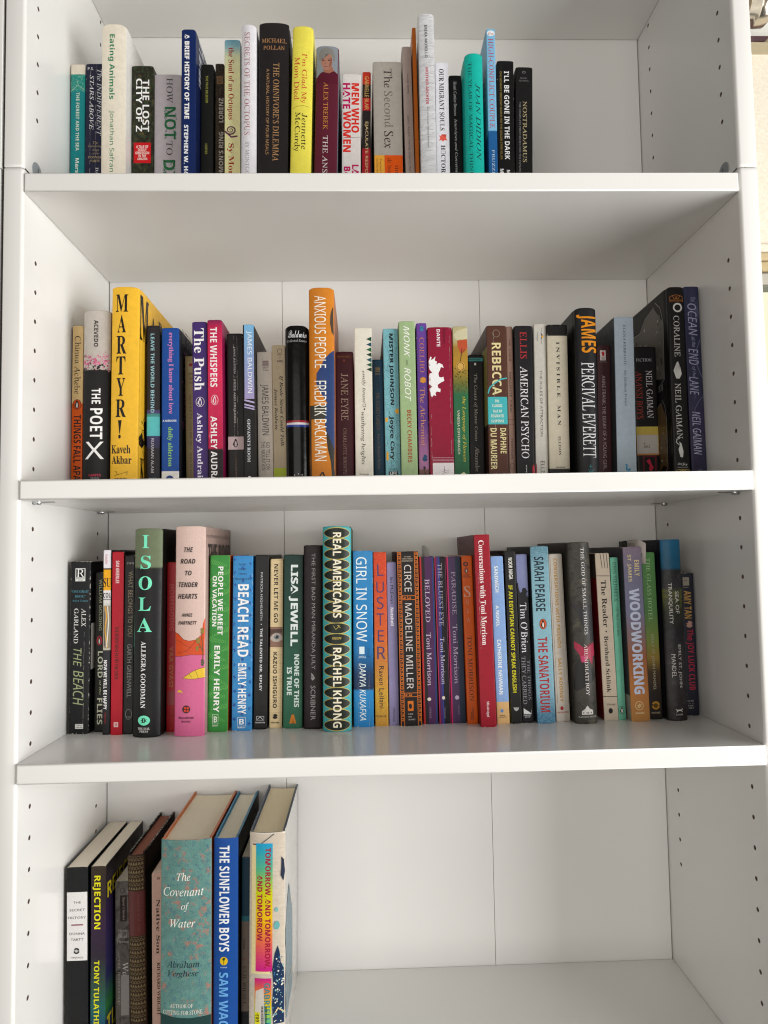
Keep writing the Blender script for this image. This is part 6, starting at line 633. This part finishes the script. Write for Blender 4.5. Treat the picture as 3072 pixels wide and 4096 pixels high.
{'l': 'leftmost book of the bottom shelf, black paperback with a white spine panel', 'loc': [0.00609, 0.113, -0.5893], 'th': -0.0083, 'w': 23.75, 'h': 203.33, 'd': 138.0, 'c': '17181a', 'side': [(0.9991, '0f1718'), (0.1472, '0f1718')], 'D': [('panel', '', 'R', 28.0, 103.86, 0.0, 23.28, 'dcdad9'), ('title', '', 'T', 'THE', 38.27, 40.67, 7.6, 16.15, '3a3436', 'g', 'h'), ('title', '', 'T', 'SECRET', 46.48, 49.22, 3.33, 20.9, '3a3436', 'g', 'h'), ('title', '', 'T', 'HISTORY', 55.02, 57.75, 1.9, 21.85, '3a3436', 'g', 'h'), ('rule', '', 'R', 63.73, 65.09, 5.23, 18.53, '7a2a3a'), ('author_name', '', 'T', 'DONNA', 72.76, 75.48, 3.33, 20.43, '3a3436', 'g', 'h'), ('author_name', '', 'T', 'TARTT', 79.23, 81.95, 4.75, 19.0, '3a3436', 'g', 'h'), ('publisher_logo', '', 'STAR', 89.77, 96.56, 7.6, 14.73, '2a2a2a', 14), ('publisher_logo', '', 'E', 91.47, 94.87, 9.5, 12.83, 'b9b9b8'), ('publisher_name', '', 'T', 'VINTAGE', 99.62, 101.31, 5.23, 18.53, '3a3436', 'g', 'h')]},
{'l': 'paperback with bright yellow lettering on dark brown fading to purple and green', 'loc': [0.03212, 0.113, -0.5893], 'th': -0.0002, 'w': 16.76, 'h': 203.74, 'd': 138.0, 'c': [(1.0008, '33291f'), (0.7986, '2f2426'), (0.6728, '33203a'), (0.5057, '2b2430'), (0.3394, '2f4a3f'), (0.2318, '245a55'), (0.1434, '1c4a5f'), (-0.0318, '1c3a55')], 'side': [(1.2339, '1f1b16'), (0.7146, '33264a'), (0.3809, '2a2a55'), (0.2153, '2f6a35'), (0.1434, '1a2a4a')], 'D': [('title', '', 'T', 'REJECTION', 10.5, 70.08, 2.01, 11.06, 'd9d23a', 'B', 'd'), ('author_name', '', 'T', 'TONY TULATHIMUTTE', 104.95, 206.87, 4.02, 10.06, 'cfcb3a', 'B', 'd'), ('cover_lettering', 's', 'T', 'REJECTION', 20.97, 43.54, 5.52, 135.22, 'c9b83a', 'B', 'h'), ('cover_lettering', 's', 'T', 'TULA', 170.68, 191.42, 5.52, 68.99, 'b5a83a', 'B', 'h')]},
{'l': 'grey photographic mass-market paperback set back behind the patterned old volume', 'loc': [0.05401, 0.133, -0.5893], 'th': -0.0076, 'w': 16.64, 'h': 177.42, 'd': 118.0, 'c': '5a5552', 'tex': ('cloud', '6a6562', '2a2826', '8a8480'), 'D': [('publisher_logo', '', 'RING', 7.4, 13.55, 5.82, 11.65, '1a1a1a'), ('series_label', '', 'R', 16.19, 45.98, 5.82, 13.64, '2a1f1d'), ('series_label', '', 'T', 'Signet Classics', 17.94, 44.58, 7.99, 11.65, 'a89a94', 'I', 'd'), ('author_name', '', 'T', 'Henry', 55.07, 58.57, 3.33, 14.14, 'a8a4a0', 'R', 'h'), ('author_name', '', 'T', 'David', 61.01, 64.85, 3.66, 13.64, 'a8a4a0', 'R', 'h'), ('author_name', '', 'T', 'Thoreau', 66.95, 70.43, 1.66, 15.81, 'a8a4a0', 'R', 'h'), ('title', '', 'T', 'Walden', 92.2, 129.48, 8.32, 14.98, 'c0bcb8', 'R', 'd'), ('subtitle', '', 'T', 'and "CIVIL DISOBEDIENCE"', 79.15, 139.85, 3.0, 5.66, 'a09a94', 'R', 'd'), ('sticker', '', 'R', 106.96, 151.93, 6.66, 15.81, '8a8684')]},
{'l': 'old brown hardcover with embossed tribal bands and a dull red title block, bottom shelf', 'loc': [0.07616, 0.118, -0.5893], 'th': -0.0212, 'w': 19.63, 'h': 214.39, 'd': 133.0, 'c': '33281f', 'side': '1c1f1e', 'kind': 'h', 'b': 4, 'cloth': 1, 'pages': '8f5f50', 'D': [('title_block', '', 'R', 41.09, 90.87, 0.0, 19.63, '4f2624'), ('embossed_band', '', 'TRIB', 2.24, 40.23, 0.79, 18.85, '6a5d42'), ('lower_embossed_band', '', 'TRIB', 92.06, 188.06, 0.79, 18.85, '6a5d42'), ('title', '', 'T', 'NATIVE POETRY', 44.53, 86.59, 11.78, 14.53, '6a4038', 'R', 'd')]},
{'l': 'beige paperback with black lettering mostly hidden behind the wide teal hardcover', 'loc': [0.10066, 0.118, -0.5893], 'th': -0.0056, 'w': 15.36, 'h': 192.13, 'd': 133.0, 'c': 'b0968a', 'side': [(0.9999, 'b0968a'), (0.1228, '8a7060')], 'D': [('small_text', '', 'T', '30', 4.87, 7.64, 6.14, 9.52, '2a221e', 'b', 'h'), ('title', '', 'T', 'Native Son', 29.61, 90.67, 5.22, 9.52, '2a221e', 'S', 'd'), ('author_name', '', 'T', 'RICHARD WRIGHT', 100.09, 158.87, 5.84, 9.52, '33291f', 'S', 'd')]},
{'l': 'wide mottled teal and rust hardcover with white italic lettering, bottom shelf', 'loc': [0.11695, 0.091, -0.58899], 'th': 0.0055, 'w': 56.12, 'h': 240.23, 'd': 160.0, 'c': '587f7a', 'side': 'a8573f', 'kind': 'h', 'b': 5, 'rnd': 0, 'tex': ('mottle', '648c86', '46697a', 'a06e62'), 'flap': 'c07c58', 'pages': 'e6dcc8', 'D': [('title', '', 'T', 'The', 35.4, 44.26, 18.52, 33.67, 'e4e4dc', 'I', 'h'), ('title', '', 'T', 'Covenant', 51.43, 60.94, 3.37, 48.26, 'e4e4dc', 'I', 'h'), ('title', '', 'T', 'of', 67.6, 77.58, 23.57, 32.55, 'e4e4dc', 'I', 'h'), ('title', '', 'T', 'Water', 85.89, 94.68, 11.22, 39.28, 'e4e4dc', 'I', 'h'), ('author_name', '', 'T', 'Abraham', 130.57, 138.32, 7.29, 43.77, '1c3038', 'I', 'h'), ('author_name', '', 'T', 'Verghese', 140.96, 149.19, 8.98, 42.65, '1c3038', 'I', 'h'), ('blurb', '', 'T', 'AUTHOR OF', 177.1, 181.03, 11.22, 37.04, 'dcdcd4', 'R', 'h'), ('blurb', '', 'T', 'CUTTING FOR STONE', 183.98, 188.56, 3.37, 47.14, 'dcdcd4', 'R', 'h'), ('foot_band', '', 'P', [(0.0, 188.08), (16.83, 191.02), (33.67, 192.0), (56.12, 191.34), (56.12, 217.48), (0.0, 215.81)], '23403f')]},
{'l': 'royal blue hardcover with bold white and light blue capitals, bottom shelf', 'loc': [0.17482, 0.093, -0.58909], 'th': 0.0078, 'w': 27.27, 'h': 239.3, 'd': 158.0, 'c': '1f4f96', 'side': '161a1c', 'kind': 'h', 'b': 2.5, 'rnd': 0, 'flap': '3a7fa0', 'pages': 'e4dccb', 'D': [('title', '', 'T', 'THE SUNFLOWER BOYS', 8.22, 123.41, 6.54, 18.0, 'e6e9ec', 'B', 'd'), ('publisher_logo', '', 'E', 129.22, 138.36, 7.64, 16.36, 'd9b83a'), ('publisher_logo', '', 'STAR', 130.06, 133.38, 9.82, 14.18, '2f4a24', 8), ('publisher_logo', '', 'L', [(12.0, 132.51), (12.0, 137.82)], 0.6, '2f4a24'), ('publisher_name', '', 'T', 'HARPER', 140.02, 141.34, 8.18, 15.82, 'b5c4dc', 'b', 'h'), ('author_name', '', 'T', 'SAM WACHMAN', 146.15, 244.59, 6.54, 16.91, '6fa8dc', 'B', 'd')]},
{'l': 'slim dark blue and grey paperback with narrow lettering, set back behind the blue hardcover', 'loc': [0.20353, 0.106, -0.58921], 'th': 0.0092, 'w': 9.33, 'h': 212.18, 'd': 145.0, 'c': [(1.0, '17394a'), (0.6894, '17394a'), (0.6886, '2a6570'), (0.6629, '2a6570'), (0.6613, '6f645c'), (0.1991, '6f645c'), (0.1912, '1c1c20'), (0.1303, '1c1c20')], 'D': [('title', '', 'T', 'Night', 91.42, 102.45, 1.12, 4.66, '1c1a1a', 'R', 'd'), ('rule', '', 'L', [(0.0, 113.85), (6.53, 113.5)], 0.4, '7a2a2a'), ('author_name', '', 'T', 'ELIE WIESEL', 121.07, 164.05, 1.87, 5.78, '1c1a1a', 'R', 'd')]},
{'l': 'hardcover in cream wrap with ocean-wave art and a rainbow title panel, bottom shelf', 'loc': [0.21481, 0.088, -0.58882], 'th': 0.0122, 'w': 39.78, 'h': 246.6, 'd': 163.0, 'c': 'c9bfb0', 'side': 'b9b6b0', 'kind': 'h', 'b': 4, 'rnd': 0, 'wrap': 0.5, 'flap': '4a5666', 'pages': 'e6d8ba', 'D': [('panel', '', 'R', 12.43, 151.87, 3.98, 24.66, '6a2a5a'), ('panel', '', 'R', 13.78, 153.19, 2.78, 23.87, 'dccf9f'), ('panel', '', 'RG', 11.76, 150.55, 7.56, 26.25, ['2f9cc4', '5fb08a', 'c9c832', 'e0b828', 'd96a5a', 'c2307f']), ('title', '', 'T', 'TOMORROW, AND TOMORROW,', 16.46, 147.09, 17.1, 24.26, '9c2840', 'W', 'd'), ('title', '', 'T', 'AND TOMORROW', 46.3, 117.85, 9.15, 15.11, '9c2840', 'W', 'd'), ('panel', '', 'RG', 157.8, 206.51, 6.76, 25.46, ['c2307f', 'd98a3a', 'c9c832', '5fb08a']), ('author_name', '', 'T', 'GABRIELLE', 162.73, 208.64, 17.5, 23.87, '2f7f8a', 'b', 'd'), ('library_sticker', '', 'P', [(7.96, 171.51), (16.71, 167.6), (18.3, 206.48), (7.16, 206.22)], 'c9c4bc'), ('barcode', '', 'BAR', 187.36, 206.51, 14.32, 20.68, '1c1c1c'), ('shelf_number', '', 'R', 193.92, 206.51, 7.16, 12.73, 'd9d23a'), ('shelf_number', '', 'T', '683-', 194.74, 204.06, 7.96, 11.93, '1c1c1c', 'b', 'u'), ('side_wave_art', 's', 'WAVE', 74.35, 212.37, 4.89, 81.49, '6f7f86'), ('wave_art', '', 'WAVE', 123.15, 206.51, 26.25, 39.38, '1f3452'), ('wave_drawing', '', 'P', [(35.8, 26.81), (38.58, 30.21), (39.78, 43.64), (38.18, 53.65), (35.0, 46.9), (35.8, 36.87)], '2a3346'), ('wave_drawing', '', 'L', [(13.92, 11.66), (27.84, 1.46)], 0.7, '26354a'), ('wave_foam', '', 'E', 96.63, 105.75, 27.84, 34.21, '6fa8a8'), ('wave_foam', '', 'E', 81.67, 86.66, 28.64, 32.62, '7fb0ae')]}
]

# ------------------------------------------------------------------ bookcase
Wd, Dp, TH = 0.7628, 0.2525, 0.0205
ZT = dict(shelf0=0.7105, s1b=0.3532, s1t=0.3733, s2b=0.0286, s2t=0.0489, s3b=-0.2566, s3t=-0.2365, s4t=-0.5893)
ZJ = 0.3790
case = tag(empty('bookcase', (0, 0, -1.0)), 'tall white bookcase with open shelves filled with books', 'bookcase')
def cpart(name, a, b, mat=None, bev=.0015, sel=None, seg=4):
    o = box(name, a, b, mat or M_CAB, case, bev, seg, sel); o.data.transform(Matrix.Translation((0, 0, 1.0))); return o
HF, HB = .0295, .2147
def side_panel(xa, xb, z0, z1, rows_f, rows_b, inner):
    """board with rounded front edges; its inner face has real drilled peg holes"""
    bm = bmesh.new(); R_ = .0035; sgn = 1 if inner > (xa + xb) / 2 else -1; outer = xa if sgn > 0 else xb; N = 6
    def arc(cx, cy, a0, a1): return [(cx + R_ * math.cos(a0 + (a1 - a0) * i / N), cy + R_ * math.sin(a0 + (a1 - a0) * i / N)) for i in range(N + 1)]
    # outline without the inner face: back, outer side, rounded front, up to inner face start
    pts = [(inner, Dp + .004), (outer, Dp + .004)]
    def arco(cx_, cy_, a0, a1): return [(cx_ + .001 * math.cos(a0 + (a1 - a0) * i / 3), cy_ + .001 * math.sin(a0 + (a1 - a0) * i / 3)) for i in range(4)]
    if sgn > 0: pts += arco(outer + .001, .001, math.pi, 1.5 * math.pi) + arc(inner - R_, R_, 1.5 * math.pi, 2 * math.pi)
    else: pts += arco(outer - .001, .001, 0, -.5 * math.pi) + arc(inner + R_, R_, 1.5 * math.pi, math.pi)
    e = .0007; rows = [(z0, e), (z0 + e, 0), (z0 + .004, 0), (z1 - .004, 0), (z1 - e, 0), (z1, e)]; cx = (xa + xb) / 2
    L = [[bm.verts.new((x + (cx - x) * (i_ / .01) , y + (i_ if y < .1 else 0), z)) for x, y in pts] for z, i_ in rows]
    for k in range(len(rows) - 1):
        for i in range(1, len(pts) - 1):
            f = bm.faces.new((L[k][i], L[k][i + 1], L[k + 1][i + 1], L[k + 1][i])); f.smooth = 2 <= i
        f = bm.faces.new((L[k][0], L[k][1], L[k + 1][1], L[k + 1][0]))
    bm.faces.new(L[0][::-1]); bm.faces.new(L[-1])
    # inner face with holes
    cell = .012; ys = [R_, HF - cell, HF + cell, HB - cell, HB + cell, Dp + .004]
    def quad(ya, za, yb, zb):
        if zb - za < 1e-6: return
        v = [bm.verts.new((inner, y, z)) for y, z in ((ya, za), (yb, za), (yb, zb), (ya, zb))]; bm.faces.new(v)
    for k in (0, 2, 4): quad(ys[k], z0 + e, ys[k + 1], z1 - e)
    for yc, rws in ((HF, rows_f), (HB, rows_b)):
        zs = sorted(r for r in rws if z0 + cell < r < z1 - cell); cur = z0 + e
        for zc in zs:
            quad(yc - cell, cur, yc + cell, zc - cell); cur = zc + cell
            n = 16; rad = .0025
            sq = []
            for i in range(n):
                a = 2 * math.pi * i / n; c_, s_ = math.cos(a), math.sin(a); m = max(abs(c_), abs(s_)); sq.append((yc + cell * c_ / m, zc + cell * s_ / m))
            o_ = [bm.verts.new((inner, y, z)) for y, z in sq]; ci = [bm.verts.new((inner, yc + rad * math.cos(2 * math.pi * i / n), zc + rad * math.sin(2 * math.pi * i / n))) for i in range(n)]
            dd = [bm.verts.new((inner - sgn * .009, v.co.y, v.co.z)) for v in ci]
            for i in range(n):
                j = (i + 1) % n; bm.faces.new((o_[i], o_[j], ci[j], ci[i])); f = bm.faces.new((ci[i], ci[j], dd[j], dd[i])); f.material_index = 1
            f = bm.faces.new(dd); f.material_index = 1
        quad(yc - cell, cur, yc + cell, z1 - e)
    bmesh.ops.remove_doubles(bm, verts=bm.verts, dist=1e-6)
    bmesh.ops.recalc_face_normals(bm, faces=bm.faces)
    o = from_bm('side_panel', bm, case, [M_CAB, M_HOLE]); o.data.transform(Matrix.Translation((0, 0, 1.0))); return o
M_HOLE = plain('drilled_chipboard', (.16, .11, .075, 1), .9)
low_f = [-.032 * n for n in list(range(-9, -1)) + list(range(0, 8)) + list(range(9, 20))]; low_b = [-.032 * n for n in list(range(0, 7)) + [11, 12, 13, 14]]
up_f = [-.032 * n for n in range(-24, -13)]; up_b = [-.032 * n for n in range(-22, -15)]
for xa, xb, inn in ((-TH, 0, 0), (Wd, Wd + TH, Wd)):
    side_panel(xa, xb, -1.3, ZJ - .0003, low_f, low_b, inn); side_panel(xa, xb, ZJ + .0005, .95, up_f, up_b, inn)
def shelf(zb, zt, y0, name='shelf', r=.0018):
    return cpart(name, (.0006, y0, zb), (Wd - .0006, Dp - .001, zt), None, r, lambda c, e: c.y < y0 + .001, 5)
shelf(ZT['s1b'], ZT['s1t'], .0, 'shelf', .0016); shelf(ZT['s2b'], ZT['s2t'], -.0025); shelf(ZT['s3b'], ZT['s3t'], -.0026)
shelf(ZT['s4t'] - .02, ZT['s4t'], .0); shelf(ZT['shelf0'], ZT['shelf0'] + .02, .0)
g = .00024
for xa, xb in ((.001, .2414 - g), (.2414 + g, .5207 - g), (.5207 + g, Wd - .001)):
    cpart('back_board', (xa, Dp, -1.28), (xb, Dp + .003, ZT['s1t'] - .002), M_BACK, .0004, None, 2)
cpart('back_board', (.001, Dp, ZT['s1t'] - .0012), (Wd - .001, Dp + .003, .94), M_BACK, .0004, None, 2)
cpart('backing_strip', (-.015, Dp + .0045, -1.28), (Wd + .015, Dp + .006, .94), M_GAP, 0)
# little steel pins carrying the two loose shelves
for zb in (ZT['s2b'], ZT['s3b']):
    for yc in (HF, HB):
        for inn, sg in ((0, 1), (Wd, -1)):
            bm = bmesh.new(); bmesh.ops.create_cone(bm, cap_ends=True, segments=20, radius1=.0026, radius2=.0022, depth=.008); bmesh.ops.bevel(bm, geom=[e for e in bm.edges if len(e.link_faces) == 2 and e.calc_face_angle(0) > 1], offset=.0005, segments=2, affect='EDGES')
            bmesh.ops.rotate(bm, verts=bm.verts, cent=(0, 0, 0), matrix=Matrix.Rotation(sg * math.pi / 2, 3, 'Y')); bmesh.ops.translate(bm, verts=bm.verts, vec=(inn + sg * .0042, yc, zb - .0005 + 1.0))
            from_bm('shelf_pin', bm, case, [M_PIN], True)
            if zb > 0: 
                bm = bmesh.new(); bmesh.ops.create_cube(bm, size=1)
                for v in bm.verts: v.co = Vector((inn + sg * (.016 + v.co.x * .013), yc - .0004 + v.co.y * .004, zb + 1.0 - .0001 + v.co.z * .0006))
                from_bm('pin_groove', bm, case, [M_GAP])
# plastic cover caps over the cam fittings just above the fixed shelf
for inn, sg in ((0, 1), (Wd, -1)):
    bm = bmesh.new(); bmesh.ops.create_cone(bm, cap_ends=True, segments=32, radius1=.0112, radius2=.0108, depth=.0008)
    bmesh.ops.rotate(bm, verts=bm.verts, cent=(0, 0, 0), matrix=Matrix.Rotation(sg * math.pi / 2, 3, 'Y')); bmesh.ops.translate(bm, verts=bm.verts, vec=(inn + sg * .0004, 0.03, 0.389 + 1.0))
    cap = from_bm('cover_cap', bm, case, [M_CAP])
    bm = bmesh.new(); bmesh.ops.create_cube(bm, size=1)
    for v in bm.verts: v.co = Vector((inn + sg * .001 + v.co.x * .0004, 0.03 + .001 + v.co.y * .0012, 0.389 + 1.0 + v.co.z * .011))
    from_bm('cap_slot', bm, cap, [plain('cap_slot_dark', (.08, .09, .10, 1), .6)])

for B in BOOKS: make_book(B)
# ------------------------------------------------------------------ the room edge seen either side of the bookcase
YW = .31
def wall_mat():
    t = NT('textured_wall_paint'); t.set(lc('f0ece4'), .8, .2); t.bump(t.noise(260, 5, .7), .55, .003); return t.m
bm = bmesh.new(); bmesh.ops.create_grid(bm, x_segments=1, y_segments=1, size=1)
for v in bm.verts: v.co = Vector((.4 + v.co.x * 1.4, YW, .1 + v.co.y * 1.6))
tag(from_bm('wall', bm, None, [wall_mat()]), None, None, None, 'structure')
# neighbouring white cabinet at the left, a dark slit apart
nb = tag(empty('neighbouring_cabinet', (-.06, 0, -1.0)), 'edge of a white cabinet beyond the dark slit left of the bookcase', 'cabinet')
for z0, z1, x1 in ((.2, ZJ + 1 - .001, -.0242), (ZJ + 1, 1.9, -.0234)):
    o = box('side_panel', (-.0445, 0, z0), (x1, .25, z1), M_CAB, None, .0005); o.data.transform(Matrix.Translation((.06, 0, 0))); o.parent = nb
o = box('slit_shade_strip', (-.0234, .004, .2), (-.0207, .25, 1.9), M_GAP, None, 0); o.data.transform(Matrix.Translation((.06, 0, 0))); o.parent = nb  # black strip added to stand for the deep shade inside the slit
# window with a pulled-down cream blind, right of the bookcase
wn = tag(empty('window', (1.1, .28, .3)), 'window with a cream pulled-down blind right of the bookcase', 'window')
def wp(name, a, b, mat, bev=.001, par=None):
    o = box(name, a, b, mat, None, bev); o.data.transform(Matrix.Translation((-1.1, -.28, -.3))); o.parent = par or wn; return o
m_tr = plain('cream_woodwork', 'aaa088', .4, nscale=30, namp=.05)
m_bl = NT('cream_blind'); m_bl.set(m_bl.mix(m_bl.step(m_bl.noise(220, 4), .35, .65), lc('d6cfc2'), lc('cac2b2')), .9, .1); m_bl.bump(m_bl.noise(700, 3), .3, .0006)
m_bl.b.inputs['Emission Color'].default_value = (1, .92, .8, 1); m_bl.b.inputs['Emission Strength'].default_value = .10; m_bl = m_bl.m  # faint glow stands in for daylight coming through the blind
m_gl = plain('day_lit_glass', 'fffbe0', .2); b_ = m_gl.node_tree.nodes['Principled BSDF'] if 'Principled BSDF' in m_gl.node_tree.nodes else [n for n in m_gl.node_tree.nodes if n.type == 'BSDF_PRINCIPLED'][0]
b_.inputs['Emission Color'].default_value = (1, .98, .70, 1); b_.inputs['Emission Strength'].default_value = .98; b_.inputs['Base Color'].default_value = (.03, .03, .03, 1)
wp('head_casing', (.90, .272, .716), (1.6, .308, .7337), m_tr, .0015)
wp('casing_lip', (.90, .262, .7125), (1.6, .308, .7165), m_tr, .001)
bm = bmesh.new()
pts = [(.90, .7275), (.9652, .7275), (.9650, .7240), (.9600, .7205), (.945, .7188), (.90, .7185)]
vs = [bm.verts.new((x - 1.1, .2712 - .28, z - .3)) for x, z in pts]; bm.faces.new(vs)
r_ = bmesh.ops.extrude_face_region(bm, geom=bm.faces[:]); bmesh.ops.translate(bm, verts=[v for v in r_['geom'] if isinstance(v, bmesh.types.BMVert)], vec=(0, -.006, 0)); bmesh.ops.recalc_face_normals(bm, faces=bm.faces)
from_bm('bracket_plate', bm, wn, [plain('purple_brown_metal', '6a5458', .35, metal=.4)])
bl = wp('blind', (.90, .284, .4181), (1.6, .286, .7125), m_bl, 0)
wp('blind_fold', (.90, .278, .4040), (1.6, .286, .4178), m_bl, .003)
wp('blind_fold', (.90, .275, .3905), (1.6, .286, .4032), plain('tan_blind_fold', 'b8a888', .8, nscale=90, namp=.08), .003)
wp('blind_fold', (.90, .276, .3740), (1.6, .286, .3898), plain('tan_blind_fold', 'b0a07e', .8, nscale=90, namp=.08), .003)
wp('bottom_bar', (.90, .279, .3695), (1.6, .286, .3733), plain('grey_bar', '8f887c', .5), .0005)
wp('sash_rail', (.90, .272, .3530), (1.6, .300, .3690), plain('grey_white_sash', 'aaa69c', .5), .001)
wp('sash_seal', (.90, .276, .3505), (1.6, .300, .3526), plain('grey_seal', '6f7068', .6), 0)
wp('glass_pane', (.90, .298, -.9), (1.6, .300, .3503), m_gl, 0)
# curtain pole finial above the window
fn = tag(empty('curtain_pole', (.9245, .26, .737)), 'brushed metal curtain pole end beside the top right of the bookcase', 'curtain pole')
m_n = plain('brushed_nickel', (.62, .56, .47, 1), .22, metal=1, nscale=60, namp=.1)
def lathe(name, prof, loc, mat, par):
    bm = bmesh.new(); n = 32; R_ = []
    for x, r in prof: R_.append([bm.verts.new((x, r * math.cos(2 * math.pi * i / n), r * math.sin(2 * math.pi * i / n))) for i in range(n)])
    for k in range(len(R_) - 1):
        for i in range(n): bm.faces.new((R_[k][i], R_[k][(i + 1) % n], R_[k + 1][(i + 1) % n], R_[k + 1][i])).smooth = True
    bm.faces.new(R_[0]); bm.faces.new(R_[-1]); bmesh.ops.recalc_face_normals(bm, faces=bm.faces)
    o = from_bm(name, bm, par, [mat]); o.location = loc; return o
lathe('finial', [(-.012, .017), (-.002, .0185), (-.001, .0255), (.001, .0265), (.016, .0262), (.0185, .024), (.0195, .02)], (.006, -.02, .015), m_n, fn)
lathe('pole', [(-.25, .0125), (-.005, .0125)], (0, -.02, .015), m_n, fn)
lathe('screw', [(-.004, .003), (.0, .003), (.002, .001)], (-.006, -.02, -.0145), m_n, fn)

# a card bookmark standing out of the lilac and orange paperback
def strip(name, x, ya, yb, za, zb, curl, mat, par, n=14):
    bm = bmesh.new(); rows_ = []
    for i in range(n + 1):
        t_ = i / n; y = yb + (ya - yb) * t_; c_ = max(0, t_ - .72) / .28; xx = x + curl * c_ * c_
        rows_.append([bm.verts.new((xx, y, za)), bm.verts.new((xx + curl * c_ * .2, y, zb + .0012 * math.sin(t_ * 3) - .004 * c_ * c_)), bm.verts.new((xx + .0003 + curl * c_ * .2, y, zb + .0012 * math.sin(t_ * 3) - .004 * c_ * c_)), bm.verts.new((xx + .0003, y, za))])
    for i in range(n):
        for k in range(4): bm.faces.new((rows_[i][k], rows_[i][(k + 1) % 4], rows_[i + 1][(k + 1) % 4], rows_[i + 1][k])).smooth = True
    bm.faces.new(rows_[0]); bm.faces.new(rows_[-1]); bmesh.ops.recalc_face_normals(bm, faces=bm.faces)
    return from_bm(name, bm, par, [mat])
bk = tag(empty('bookmark', (.6827, .137, -.05), (0, 0, .177)), 'white and black card bookmark sticking up from the lilac to orange paperback', 'bookmark')
a = strip('card', 0, -.0213, .0098, .0, .0285, .005, plain('card_white', 'b9b2ae', .6), bk)
a = strip('dark_end', 0, .0099, .0213, .0, .0275, 0, plain('card_black', '1d211f', .6), bk)
vs, fs = text_polys('McNALLY', 'R'); bm = bmesh.new(); vv = [bm.verts.new((-.0003, .0068 - x * .015, .0212 + y * .0045)) for x, y in vs]
for f in fs: bm.faces.new([vv[i] for i in f])
from_bm('lettering', bm, bk, [ink('2a2224')])
# a clear plastic tab standing out of the purple paperback
t = NT('clear_film'); t.set((.9, .89, .87, 1), .25, .5); t.b.inputs['Transmission Weight'].default_value = .6; t.b.inputs['IOR'].default_value = 1.1
pt = tag(empty('page_tab', (.4272, .17, -.05)), 'small clear plastic page tab curling up from the purple paperback with a red stripe', 'page tab')
strip('film', 0, -.012, .03, .0, .0262, .005, t.m, pt)
